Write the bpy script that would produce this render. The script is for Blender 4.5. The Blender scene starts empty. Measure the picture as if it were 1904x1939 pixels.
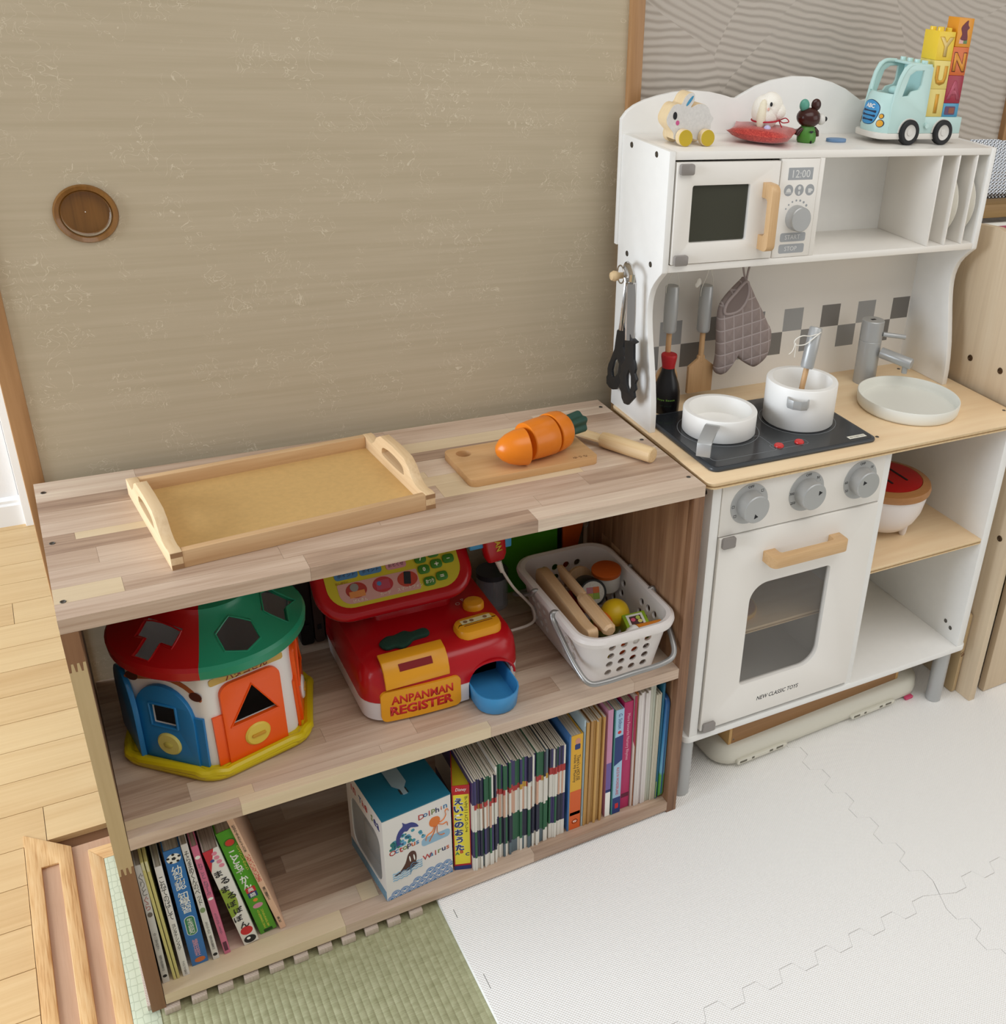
import bpy, bmesh, math, random
from mathutils import Vector, Matrix, Euler
from mathutils.geometry import tessellate_polygon

random.seed(7)
sc = bpy.context.scene
C = sc.collection
R = math.radians
PI = math.pi

# ---------------------------------------------------------------- camera
cam_d = bpy.data.cameras.new('camera')
cam = bpy.data.objects.new('camera', cam_d)
C.objects.link(cam)
cam.matrix_world = Matrix.Translation((0.0308, -1.0231, 1.1966)) @ (
    Matrix.Rotation(-0.6201, 4, 'Z') @ Matrix.Rotation(1.0853, 4, 'X') @ Matrix.Rotation(0.1014, 4, 'Z'))
cam_d.sensor_fit = 'HORIZONTAL'
cam_d.sensor_width = 36.0
cam_d.lens = 1995.0 / 1904.0 * 36.0
cam_d.shift_x = (952.0 - 1357.0) / 1904.0
cam_d.shift_y = (963.0 - 969.5) / 1904.0
cam_d.clip_start = 0.02
sc.camera = cam

# ---------------------------------------------------------------- light
sc.view_settings.view_transform = 'Standard'
sc.view_settings.look = 'None'
sc.view_settings.exposure = -0.04
sc.view_settings.gamma = 1.0
sc.view_settings.use_curve_mapping = False

wd = bpy.data.worlds.new('daylight')
sc.world = wd
wd.use_nodes = True
bg = wd.node_tree.nodes['Background']
bg.inputs[0].default_value = (1.0, 0.985, 0.955, 1)
bg.inputs[1].default_value = 0.36

def area(name, loc, target, sx, sy, power, col):
    l = bpy.data.lights.new(name, 'AREA')
    l.shape = 'RECTANGLE'; l.size = sx; l.size_y = sy
    l.energy = power; l.color = col
    o = bpy.data.objects.new(name, l)
    C.objects.link(o)
    o.location = loc
    d = Vector(target) - Vector(loc)
    o.rotation_euler = d.to_track_quat('-Z', 'Y').to_euler()
    return o

# two windows of the adjoining room on the left, an added overhead fill and this room's window on the right
area('window_light_left_room', (-2.3, 0.15, 1.15), (0.4, 0.1, 0.6), 1.8, 1.5, 84, (0.86, 0.95, 1.06))
area('window_light_left_room_back', (-1.6, 0.9, 1.0), (0.4, 0.1, 0.6), 1.2, 1.6, 13, (0.95, 0.98, 1.0))
area('overhead_fill_light', (0.8, -1.0, 2.4), (0.8, -0.3, 0.0), 2.0, 1.4, 21, (1.0, 0.98, 0.95))
area('window_light_right', (2.6, -1.6, 1.2), (0.8, 0.0, 0.4), 1.6, 1.6, 12, (1.0, 0.98, 0.96))

# daylight outside the low pressed-glass window
area('window_daylight_right', (2.1, 1.1, 0.9), (2.1, 0.3, 0.9), 1.6, 1.0, 5.0, (0.95, 0.98, 1.0))

# ---------------------------------------------------------------- materials
def lin(c):
    if isinstance(c, str):
        c = c.lstrip('#')
        c = [int(c[i:i + 2], 16) / 255 for i in (0, 2, 4)]
    return tuple((v / 12.92 if v <= 0.04045 else ((v + 0.055) / 1.055) ** 2.4) for v in c) + (1.0,)

MATS = {}

def newmat(name):
    m = bpy.data.materials.new(name)
    m.use_nodes = True
    nt = m.node_tree
    b = nt.nodes['Principled BSDF']
    return m, nt, b

def N(nt, typ, **kw):
    n = nt.nodes.new(typ)
    for k, v in kw.items():
        setattr(n, k, v)
    return n

def mat(name, col, rough=0.5, metal=0.0, var=0.0, vscale=40.0, bump=0.0, bscale=300.0, trans=0.0, ior=1.45, coat=0.0, sss=0.0, alpha=1.0, spec=0.5):
    if name in MATS:
        return MATS[name]
    m, nt, b = newmat(name)
    c = lin(col)
    b.inputs['Base Color'].default_value = c
    b.inputs['Roughness'].default_value = rough
    b.inputs['Metallic'].default_value = metal
    b.inputs['Transmission Weight'].default_value = trans
    b.inputs['IOR'].default_value = ior
    b.inputs['Coat Weight'].default_value = coat
    b.inputs['Specular IOR Level'].default_value = spec
    b.inputs['Alpha'].default_value = alpha
    if sss:
        b.inputs['Subsurface Weight'].default_value = sss
        b.inputs['Subsurface Radius'].default_value = (0.01, 0.01, 0.01)
    geo = N(nt, 'ShaderNodeNewGeometry')
    if var:
        n = N(nt, 'ShaderNodeTexNoise'); n.inputs['Scale'].default_value = vscale; n.inputs['Detail'].default_value = 4
        nt.links.new(geo.outputs['Position'], n.inputs['Vector'])
        r = N(nt, 'ShaderNodeMapRange')
        r.inputs[1].default_value = 0.3; r.inputs[2].default_value = 0.7
        r.inputs[3].default_value = 1 - var; r.inputs[4].default_value = 1 + var
        nt.links.new(n.outputs['Fac'], r.inputs[0])
        mx = N(nt, 'ShaderNodeVectorMath', operation='SCALE')
        mx.inputs[0].default_value = c[:3]
        nt.links.new(r.outputs[0], mx.inputs['Scale'])
        nt.links.new(mx.outputs[0], b.inputs['Base Color'])
    if bump:
        n2 = N(nt, 'ShaderNodeTexNoise'); n2.inputs['Scale'].default_value = bscale; n2.inputs['Detail'].default_value = 3
        nt.links.new(geo.outputs['Position'], n2.inputs['Vector'])
        bp = N(nt, 'ShaderNodeBump'); bp.inputs['Strength'].default_value = bump; bp.inputs['Distance'].default_value = 0.001
        nt.links.new(n2.outputs['Fac'], bp.inputs['Height'])
        nt.links.new(bp.outputs[0], b.inputs['Normal'])
    MATS[name] = m
    return m

def wood(name, stops, axis='X', grain=1.0, fine=0.5, rnd=1.0, rough=0.5, coat=0.0, world=True):
    """wood with its own tone per board (object random) and grain stretched along one axis"""
    if name in MATS:
        return MATS[name]
    m, nt, b = newmat(name)
    L = nt.links.new
    oi = N(nt, 'ShaderNodeObjectInfo')
    if world:
        src = N(nt, 'ShaderNodeNewGeometry').outputs['Position']
    else:
        src = N(nt, 'ShaderNodeTexCoord').outputs['Object']
    off = N(nt, 'ShaderNodeMath', operation='MULTIPLY'); off.inputs[1].default_value = 37.0
    L(oi.outputs['Random'], off.inputs[0])
    add = N(nt, 'ShaderNodeVectorMath', operation='ADD')
    L(src, add.inputs[0]); L(off.outputs[0], add.inputs[1])
    s = [70.0 * grain] * 3
    s['XYZ'.index(axis)] = 5.0 * grain
    mp = N(nt, 'ShaderNodeMapping'); mp.inputs['Scale'].default_value = s
    L(add.outputs[0], mp.inputs['Vector'])
    n1 = N(nt, 'ShaderNodeTexNoise'); n1.inputs['Scale'].default_value = 1.0; n1.inputs['Detail'].default_value = 5; n1.inputs['Distortion'].default_value = 0.6
    L(mp.outputs[0], n1.inputs['Vector'])
    s2 = [420.0 * grain] * 3
    s2['XYZ'.index(axis)] = 14.0 * grain
    mp2 = N(nt, 'ShaderNodeMapping'); mp2.inputs['Scale'].default_value = s2
    L(add.outputs[0], mp2.inputs['Vector'])
    n2 = N(nt, 'ShaderNodeTexNoise'); n2.inputs['Scale'].default_value = 1.0; n2.inputs['Detail'].default_value = 3
    L(mp2.outputs[0], n2.inputs['Vector'])
    # value = random tone + grain
    g = N(nt, 'ShaderNodeMapRange'); g.inputs[1].default_value = 0.25; g.inputs[2].default_value = 0.75; g.inputs[3].default_value = -0.24 ; g.inputs[4].default_value = 0.24
    L(n1.outputs['Fac'], g.inputs[0])
    f = N(nt, 'ShaderNodeMapRange'); f.inputs[1].default_value = 0.25; f.inputs[2].default_value = 0.75; f.inputs[3].default_value = -0.2 * fine; f.inputs[4].default_value = 0.2 * fine
    L(n2.outputs['Fac'], f.inputs[0])
    t = N(nt, 'ShaderNodeMapRange'); t.inputs[3].default_value = 0.5 - 0.5 * rnd; t.inputs[4].default_value = 0.5 + 0.5 * rnd
    L(oi.outputs['Random'], t.inputs[0])
    a1 = N(nt, 'ShaderNodeMath', operation='ADD'); L(t.outputs[0], a1.inputs[0]); L(g.outputs[0], a1.inputs[1])
    a2 = N(nt, 'ShaderNodeMath', operation='ADD'); L(a1.outputs[0], a2.inputs[0]); L(f.outputs[0], a2.inputs[1])
    cr = N(nt, 'ShaderNodeValToRGB')
    els = cr.color_ramp.elements
    while len(els) < len(stops):
        els.new(0.5)
    for e, (p, c) in zip(els, stops):
        e.position = p; e.color = lin(c)
    L(a2.outputs[0], cr.inputs['Fac'])
    L(cr.outputs['Color'], b.inputs['Base Color'])
    b.inputs['Roughness'].default_value = rough
    b.inputs['Coat Weight'].default_value = coat
    bp = N(nt, 'ShaderNodeBump'); bp.inputs['Strength'].default_value = 0.12; bp.inputs['Distance'].default_value = 0.0006
    L(n2.outputs['Fac'], bp.inputs['Height']); L(bp.outputs[0], b.inputs['Normal'])
    MATS[name] = m
    return m

# ---------------------------------------------------------------- mesh helpers
class MB:
    def __init__(s):
        s.v = []; s.f = []; s.m = []; s.mi = 0
    def add(s, verts, faces, M=None):
        o = len(s.v)
        for p in verts:
            p = Vector(p)
            s.v.append(M @ p if M is not None else p)
        for f in faces:
            s.f.append([i + o for i in f]); s.m.append(s.mi)
        return s
    def box(s, x0, x1, y0, y1, z0, z1, M=None):
        vs = [(x, y, z) for z in (z0, z1) for y in (y0, y1) for x in (x0, x1)]
        return s.add(vs, [(0, 2, 3, 1), (4, 5, 7, 6), (0, 1, 5, 4), (2, 6, 7, 3), (0, 4, 6, 2), (1, 3, 7, 5)], M)
    def prism(s, poly, a, b, holes=(), M=None, axis='Z'):
        """extrude a 2-D outline from a to b. axis Z: (x,y)->(x,y,h); Y: (x,z)->(x,h,z); X: (y,z)->(h,y,z)"""
        def area2(p):
            return sum(p[i][0] * p[(i + 1) % len(p)][1] - p[(i + 1) % len(p)][0] * p[i][1] for i in range(len(p)))
        loops = [list(poly)] + [list(h) for h in holes]
        if area2(loops[0]) < 0: loops[0].reverse()
        for h in loops[1:]:
            if area2(h) > 0: h.reverse()
        def pt(p, h):
            return {'Z': (p[0], p[1], h), 'Y': (p[0], h, p[1]), 'X': (h, p[0], p[1])}[axis]
        flip = axis == 'Y'
        vs = []; fs = []
        n = sum(len(l) for l in loops)
        for h in (a, b):
            for l in loops:
                vs += [pt(p, h) for p in l]
        if len(loops) == 1:
            tris = [tuple(range(n))]
        else:
            tris = tessellate_polygon([[Vector((p[0], p[1], 0)) for p in l] for l in loops])
            flat = [p for l in loops for p in l]
            fixed = []
            for t in tris:
                if area2([flat[i] for i in t]) < 0: t = tuple(reversed(t))
                fixed.append(tuple(t))
            tris = fixed
        for t in tris:
            fs.append(tuple(reversed(t)) if not flip else tuple(t))
            u = tuple(i + n for i in t)
            fs.append(u if not flip else tuple(reversed(u)))
        o = 0
        for l in loops:
            k = len(l)
            for i in range(k):
                j = (i + 1) % k
                q = (o + i, o + j, o + j + n, o + i + n)
                fs.append(q if not flip else tuple(reversed(q)))
            o += k
        if b < a:
            fs = [tuple(reversed(f)) for f in fs]
        return s.add(vs, fs, M)
    def lathe(s, prof, seg=32, M=None, closed=False, a0=0.0, a1=2 * PI):
        full = abs(a1 - a0 - 2 * PI) < 1e-6
        k = seg if full else seg + 1
        vs = []; fs = []
        for i in range(k):
            a = a0 + (a1 - a0) * i / seg
            for r, z in prof:
                vs.append((r * math.cos(a), r * math.sin(a), z))
        n = len(prof)
        for i in range(seg):
            j = (i + 1) % k
            for q in range(n - 1 + (1 if closed else 0)):
                w = (q + 1) % n
                fs.append((i * n + q, j * n + q, j * n + w, i * n + w))
        return s.add(vs, fs, M)
    def tube(s, path, r, seg=10, closed=False, M=None, cap=True, flat=1.0):
        P = [Vector(p) for p in path]
        n = len(P)
        rs = r if isinstance(r, (list, tuple)) else [r] * n
        vs = []; fs = []
        up = Vector((0, 0, 1))
        prev = None
        for i in range(n):
            if closed:
                t = P[(i + 1) % n] - P[i - 1]
            else:
                t = P[min(i + 1, n - 1)] - P[max(i - 1, 0)]
            t.normalize()
            if prev is None:
                a = up if abs(t.dot(up)) < 0.9 else Vector((1, 0, 0))
                x = t.cross(a).normalized()
            else:
                x = (prev - t * prev.dot(t)).normalized()
            prev = x
            y = t.cross(x)
            for q in range(seg):
                w = 2 * PI * q / seg
                vs.append(P[i] + (x * math.cos(w) + y * math.sin(w) * flat) * rs[i])
        for i in range(n if closed else n - 1):
            j = (i + 1) % n
            for q in range(seg):
                w = (q + 1) % seg
                fs.append((i * seg + q, i * seg + w, j * seg + w, j * seg + q))
        if cap and not closed:
            fs.append(tuple(reversed(range(seg))))
            fs.append(tuple(range((n - 1) * seg, n * seg)))
        return s.add(vs, fs, M)
    def ball(s, c, r, seg=16, M=None):
        rx, ry, rz = r if isinstance(r, (tuple, list)) else (r, r, r)
        vs = []; fs = []
        k = seg // 2
        for i in range(k + 1):
            th = PI * i / k
            for j in range(seg):
                a = 2 * PI * j / seg
                vs.append((c[0] + rx * math.sin(th) * math.cos(a), c[1] + ry * math.sin(th) * math.sin(a), c[2] - rz * math.cos(th)))
        for i in range(k):
            for j in range(seg):
                w = (j + 1) % seg
                fs.append((i * seg + j, i * seg + w, (i + 1) * seg + w, (i + 1) * seg + j))
        return s.add(vs, fs, M)
    def mesh(s, name, bevel=0.0, seg=2, smooth=True, angle=35, limit=None):
        me = bpy.data.meshes.new(name)
        bm = bmesh.new()
        vs = [bm.verts.new(v) for v in s.v]
        for f, mi in zip(s.f, s.m):
            try:
                fc = bm.faces.new([vs[i] for i in f]); fc.material_index = mi
            except ValueError:
                pass
        bmesh.ops.remove_doubles(bm, verts=bm.verts, dist=1e-6)
        if bevel:
            es = [e for e in bm.edges if len(e.link_faces) == 2 and e.calc_face_angle(0) > R(30)]
            bmesh.ops.bevel(bm, geom=es, offset=bevel, segments=seg, profile=0.5, affect='EDGES', clamp_overlap=True)
        bm.normal_update()
        if smooth:
            for f in bm.faces: f.smooth = True
            for e in bm.edges:
                if len(e.link_faces) == 2 and e.calc_face_angle(0) > R(angle):
                    e.smooth = False
        bm.to_mesh(me); bm.free()
        return me

def link(name, me, m, parent=None, loc=(0, 0, 0), rot=(0, 0, 0), scale=(1, 1, 1), label=None):
    o = bpy.data.objects.new(name, me)
    C.objects.link(o)
    ms = m if isinstance(m, (list, tuple)) else [m]
    if me is not None and len(me.materials) == 0:
        for x in ms: me.materials.append(x)
    o.parent = parent
    o.location = loc; o.rotation_euler = rot; o.scale = scale
    if label: o['label'] = label
    return o

def part(name, mb, m, parent=None, bevel=0.0, seg=2, smooth=True, label=None, loc=(0, 0, 0), rot=(0, 0, 0), angle=35):
    return link(name, mb.mesh(name, bevel, seg, smooth, angle), m, parent, loc, rot, label=label)

def tag(o, label, cat, group=None):
    o['label'] = label; o['category'] = cat
    if group: o['group'] = group
    return o

def thing(name, label, cat, loc=(0, 0, 0), rz=0.0, group=None, rot=None):
    o = bpy.data.objects.new(name, None)
    C.objects.link(o)
    o.empty_display_size = 0.02
    o.location = loc
    o.rotation_euler = rot if rot else (0, 0, rz)
    return tag(o, label, cat, group)

def struct(name, mb, m, bevel=0.0, label=None, cat=None, smooth=True):
    o = part(name, mb, m, None, bevel, smooth=smooth)
    o['kind'] = 'structure'
    if label: o['label'] = label
    if cat: o['category'] = cat
    return o

def rrect(x0, x1, y0, y1, r, n=5, rs=None):
    """rounded rectangle outline; rs gives the radii (x0y0, x1y0, x1y1, x0y1)"""
    rs = rs or (r, r, r, r)
    out = []
    for (cx, cy, a, rr) in ((x0, y0, PI, rs[0]), (x1, y0, 1.5 * PI, rs[1]), (x1, y1, 0, rs[2]), (x0, y1, 0.5 * PI, rs[3])):
        sx = 1 if cx == x0 else -1; sy = 1 if cy == y0 else -1
        for i in range(n + 1):
            t = a + 0.5 * PI * i / n
            out.append((cx + sx * rr + rr * math.cos(t), cy + sy * rr + rr * math.sin(t)))
    return out

def circ(cx, cy, r, n=24, ry=None, ph=0.0):
    ry = ry or r
    return [(cx + r * math.cos(2 * PI * i / n + ph), cy + ry * math.sin(2 * PI * i / n + ph)) for i in range(n)]

def smooth_poly(pts, n=4):
    """closed Catmull-Rom through the points"""
    out = []
    k = len(pts)
    for i in range(k):
        p0, p1, p2, p3 = (Vector(pts[(i + d) % k]) for d in (-1, 0, 1, 2))
        for j in range(n):
            t = j / n
            q = 0.5 * ((2 * p1) + (p2 - p0) * t + (2 * p0 - 5 * p1 + 4 * p2 - p3) * t * t + (3 * p1 - p0 - 3 * p2 + p3) * t ** 3)
            out.append(tuple(q))
    return out

def spline(pts, n=6):
    out = []
    P = [Vector(p) for p in pts]
    for i in range(len(P) - 1):
        p0 = P[max(i - 1, 0)]; p1 = P[i]; p2 = P[i + 1]; p3 = P[min(i + 2, len(P) - 1)]
        for j in range(n):
            t = j / n
            out.append(0.5 * ((2 * p1) + (p2 - p0) * t + (2 * p0 - 5 * p1 + 4 * p2 - p3) * t * t + (3 * p1 - p0 - 3 * p2 + p3) * t ** 3))
    out.append(P[-1])
    return out

FONT_CACHE = {}
def text_mesh(body, size=0.01, depth=0.0002, width=None, bold=0.0, shear=0.0, spacing=1.0, vertical=False):
    key = (body, size, depth, width, bold, shear, spacing, vertical)
    if key in FONT_CACHE: return FONT_CACHE[key]
    cu = bpy.data.curves.new('lettering', 'FONT')
    cu.body = '\n'.join(body) if vertical else body
    cu.size = 1.0
    cu.align_x = 'CENTER'; cu.align_y = 'CENTER'
    cu.offset = bold; cu.shear = shear; cu.space_character = spacing
    cu.resolution_u = 2
    if vertical: cu.space_line = 0.82
    ob = bpy.data.objects.new('lettering', cu)
    C.objects.link(ob)
    dg = bpy.context.evaluated_depsgraph_get()
    me0 = bpy.data.meshes.new_from_object(ob.evaluated_get(dg))
    C.objects.unlink(ob)
    bpy.data.objects.remove(ob); bpy.data.curves.remove(cu)
    xs = [v.co.x for v in me0.vertices] or [0]; ys = [v.co.y for v in me0.vertices] or [0]
    cx = (max(xs) + min(xs)) / 2; cy = (max(ys) + min(ys)) / 2
    w = (max(xs) - min(xs)) or 1; h = (max(ys) - min(ys)) or 1
    sy = size / h if not vertical else size / h
    sx = (width / w) if width else sy
    bm = bmesh.new(); bm.from_mesh(me0)
    for v in bm.verts:
        v.co = Vector(((v.co.x - cx) * sx, (v.co.y - cy) * sy, 0))
    if depth:
        geo = bmesh.ops.extrude_face_region(bm, geom=bm.faces[:])
        for v in [g for g in geo['geom'] if isinstance(g, bmesh.types.BMVert)]:
            v.co.z += depth
    bmesh.ops.recalc_face_normals(bm, faces=bm.faces)
    me = bpy.data.meshes.new('lettering')
    bm.to_mesh(me); bm.free()
    bpy.data.meshes.remove(me0)
    FONT_CACHE[key] = me
    return me

def text(body, m, parent, loc, rot=(PI / 2, 0, 0), size=0.01, name='lettering', **kw):
    """lettering as thin raised print; size is its height, default rotation faces -Y"""
    me = text_mesh(body, size, **kw)
    if len(me.materials) and me.materials[0] != m:
        me = me.copy(); me.materials.clear()
    return link(name, me, m, parent, loc, rot)
# ================================================================ the room
paper, nt, b = newmat('fusuma_paper')
if True:
    Lk = nt.links.new
    geo = N(nt, 'ShaderNodeNewGeometry')
    mp = N(nt, 'ShaderNodeMapping'); mp.inputs['Scale'].default_value = (5, 1, 170); Lk(geo.outputs['Position'], mp.inputs['Vector'])
    n1 = N(nt, 'ShaderNodeTexNoise'); n1.inputs['Scale'].default_value = 1.0; n1.inputs['Detail'].default_value = 4; Lk(mp.outputs[0], n1.inputs['Vector'])
    n2 = N(nt, 'ShaderNodeTexNoise'); n2.inputs['Scale'].default_value = 55.0; n2.inputs['Detail'].default_value = 2; n2.inputs['Distortion'].default_value = 1.5; Lk(geo.outputs['Position'], n2.inputs['Vector'])
    n3 = N(nt, 'ShaderNodeTexNoise'); n3.inputs['Scale'].default_value = 26.0; n3.inputs['Detail'].default_value = 2; Lk(geo.outputs['Position'], n3.inputs['Vector'])
    cr = N(nt, 'ShaderNodeValToRGB')
    cr.color_ramp.elements[0].position = 0.3; cr.color_ramp.elements[0].color = lin('#b3a58b')
    cr.color_ramp.elements[1].position = 0.7; cr.color_ramp.elements[1].color = lin('#bbad94')
    Lk(n1.outputs['Fac'], cr.inputs['Fac'])
    # thin curling fibres: narrow band of a distorted noise, broken up by a second one
    s1 = N(nt, 'ShaderNodeMath', operation='SUBTRACT'); s1.inputs[1].default_value = 0.5; Lk(n2.outputs['Fac'], s1.inputs[0])
    s2 = N(nt, 'ShaderNodeMath', operation='ABSOLUTE'); Lk(s1.outputs[0], s2.inputs[0])
    s3 = N(nt, 'ShaderNodeMapRange'); s3.inputs[1].default_value = 0.0; s3.inputs[2].default_value = 0.012; s3.inputs[3].default_value = 1; s3.inputs[4].default_value = 0; Lk(s2.outputs[0], s3.inputs[0])
    s4 = N(nt, 'ShaderNodeMapRange'); s4.inputs[1].default_value = 0.50; s4.inputs[2].default_value = 0.58; Lk(n3.outputs['Fac'], s4.inputs[0])
    s5 = N(nt, 'ShaderNodeMath', operation='MULTIPLY'); Lk(s3.outputs[0], s5.inputs[0]); Lk(s4.outputs[0], s5.inputs[1])
    s6 = N(nt, 'ShaderNodeMath', operation='MULTIPLY'); s6.inputs[1].default_value = 0.9; Lk(s5.outputs[0], s6.inputs[0])
    mx = N(nt, 'ShaderNodeMix', data_type='RGBA'); Lk(s6.outputs[0], mx.inputs['Factor']); Lk(cr.outputs['Color'], mx.inputs[6]); mx.inputs[7].default_value = lin('#d6cab2')
    Lk(mx.outputs[2], b.inputs['Base Color']); b.inputs['Roughness'].default_value = 0.75
    bp = N(nt, 'ShaderNodeBump'); bp.inputs['Strength'].default_value = 0.2; bp.inputs['Distance'].default_value = 0.0008
    Lk(n1.outputs['Fac'], bp.inputs['Height']); Lk(bp.outputs[0], b.inputs['Normal'])

plaster, nt, b = newmat('combed_plaster')
if True:
    Lk = nt.links.new
    geo = N(nt, 'ShaderNodeNewGeometry')
    wob = N(nt, 'ShaderNodeTexNoise'); wob.inputs['Scale'].default_value = 14.0; wob.inputs['Detail'].default_value = 2; Lk(geo.outputs['Position'], wob.inputs['Vector'])
    wv = N(nt, 'ShaderNodeVectorMath', operation='SCALE'); wv.inputs['Scale'].default_value = 0.012; Lk(wob.outputs['Color'], wv.inputs[0])
    pv = N(nt, 'ShaderNodeVectorMath', operation='ADD'); Lk(geo.outputs['Position'], pv.inputs[0]); Lk(wv.outputs[0], pv.inputs[1])
    vo = N(nt, 'ShaderNodeTexVoronoi'); vo.inputs['Scale'].default_value = 3.4; Lk(pv.outputs[0], vo.inputs['Vector'])
    co = N(nt, 'ShaderNodeVectorMath', operation='SUBTRACT'); Lk(vo.outputs['Color'], co.inputs[0]); co.inputs[1].default_value = (0.5, 0.5, -0.15)
    cs = N(nt, 'ShaderNodeVectorMath', operation='MULTIPLY'); Lk(co.outputs[0], cs.inputs[0]); cs.inputs[1].default_value = (0.7, 0.0, 1.1)
    ce = N(nt, 'ShaderNodeVectorMath', operation='ADD'); Lk(vo.outputs['Position'], ce.inputs[0]); Lk(cs.outputs[0], ce.inputs[1])
    fl = N(nt, 'ShaderNodeVectorMath', operation='SUBTRACT'); Lk(pv.outputs[0], fl.inputs[0]); Lk(ce.outputs[0], fl.inputs[1])
    ff = N(nt, 'ShaderNodeVectorMath', operation='MULTIPLY'); Lk(fl.outputs[0], ff.inputs[0]); ff.inputs[1].default_value = (0.75, 0, 1.0)
    ln = N(nt, 'ShaderNodeVectorMath', operation='LENGTH'); Lk(ff.outputs[0], ln.inputs[0])
    fr = N(nt, 'ShaderNodeMath', operation='MULTIPLY'); fr.inputs[1].default_value = 2 * PI / 0.0105; Lk(ln.outputs['Value'], fr.inputs[0])
    sn = N(nt, 'ShaderNodeMath', operation='SINE'); Lk(fr.outputs[0], sn.inputs[0])
    bp = N(nt, 'ShaderNodeBump'); bp.inputs['Strength'].default_value = 0.55; bp.inputs['Distance'].default_value = 0.0012
    Lk(sn.outputs[0], bp.inputs['Height']); Lk(bp.outputs[0], b.inputs['Normal'])
    b.inputs['Base Color'].default_value = lin('#b9b0a5'); b.inputs['Roughness'].default_value = 0.8

white_wall = mat('white_wallpaper', '#eceae8', 0.85, bump=0.35, bscale=220)
white_trim = mat('white_trim', '#f2f1ef', 0.45)
frame_wood = wood('frame_wood', [(0.0, '#8a6440'), (0.5, '#a57c52'), (1.0, '#b98f63')], 'Z', grain=0.8, fine=0.6, rnd=0.2, rough=0.45)
sill_wood = wood('sill_wood', [(0.0, '#8a6a3c'), (1.0, '#ab8a58')], 'X', grain=0.8, rnd=0.2)
plank_wood = wood('plank_wood', [(0.0, '#c79f69'), (0.5, '#d8b682'), (1.0, '#e3c592')], 'X', grain=0.45, fine=0.8, rnd=0.35, rough=0.35, coat=0.15)
rail_wood = wood('rail_wood', [(0.1, '#b98449'), (0.45, '#dcb27a'), (1.0, '#ecce9c')], 'Y', grain=1.5, fine=1.5, rnd=0.2, rough=0.55)
rail_wood_x = wood('rail_wood_x', [(0.1, '#b98449'), (0.45, '#dcb27a'), (1.0, '#ecce9c')], 'X', grain=1.5, fine=1.5, rnd=0.2, rough=0.55)
groove_wood = wood('groove_wood', [(0.0, '#b58c6c'), (1.0, '#c9a486')], 'Y', grain=1.2, fine=0.8, rnd=0.1, rough=0.4, coat=0.2)

# ---- wooden floor of the adjoining room, one object per board
fl = struct('floor', MB().box(-1.6, 0.9, -1.2, 1.40, -0.05, -0.0203), mat('floor_base', '#6e4a2c', 0.8))
PH = 0.0757
y = 0.2956 - 20 * PH
k = 0
plank_me = MB().box(-0.5, 0.5, -0.5, 0.5, -0.5, 0.5).mesh('plank')
while y < 1.38:
    y1 = min(y + PH, 1.384)
    xr = -0.1135 if y1 < 0.40 else 0.55
    joint = {9: -0.094, 1: -0.0855}.get(round((y - 0.2956) / PH), None)
    if joint is None:
        joint = -0.75 + 0.47 * ((k * 7) % 5) / 5 - (0.0 if xr > 0 else 0.02)
    if round((y - 0.2956) / PH) == 1:
        xr = -0.0 if y1 < 0.46 else xr
    xs = [-1.5, joint, xr] if joint < xr - 0.02 else [-1.5, xr]
    if xr > 0.1 and joint < -0.2: xs = [-1.5, joint, joint + 0.9, xr]
    ya = max(y, 0.3935) if False else y
    for i in range(len(xs) - 1):
        xa, xb = xs[i] + 0.0004, xs[i + 1] - 0.0004
        if y < 0.345 and xb > -0.113: xb = -0.1135
        if xb - xa < 0.01: continue
        link('plank', plank_me, plank_wood, fl, ((xa + xb) / 2, (ya + y1) / 2, -0.0153), scale=(xb - xa, y1 - ya - 0.0012, 0.0094))
    y += PH; k += 1

# ---- grooved door sill between the rooms (runs towards the viewer, turns under the sliding door)
tr = struct('trim_1', MB().prism([(-0.113, -1.2), (-0.021, -1.2), (-0.021, 0.2985), (0.85, 0.2985), (0.85, 0.3445), (-0.06, 0.3445), (-0.113, 0.395)], -0.02, -0.0128), groove_wood)
ZT = -0.0088
part('rail', MB().prism([(-0.113, -1.2), (-0.0955, -1.2), (-0.0955, 0.3185), (-0.0747, 0.3185), (-0.0747, -1.2), (-0.0576, -1.2), (-0.0576, 0.3435), (-0.113, 0.395)], -0.0128, ZT), rail_wood, tr, 0.0008)
part('rail', MB().prism([(-0.0388, -1.2), (-0.0215, -1.2), (-0.0215, 0.2985), (-0.0388, 0.3255)], -0.0128, ZT), rail_wood, tr, 0.0008)
part('rail', MB().prism([(-0.0388, 0.3255), (-0.0215, 0.2985), (0.85, 0.2985), (0.85, 0.3255)], -0.0128, ZT), rail_wood_x, tr, 0.0008)

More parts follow.
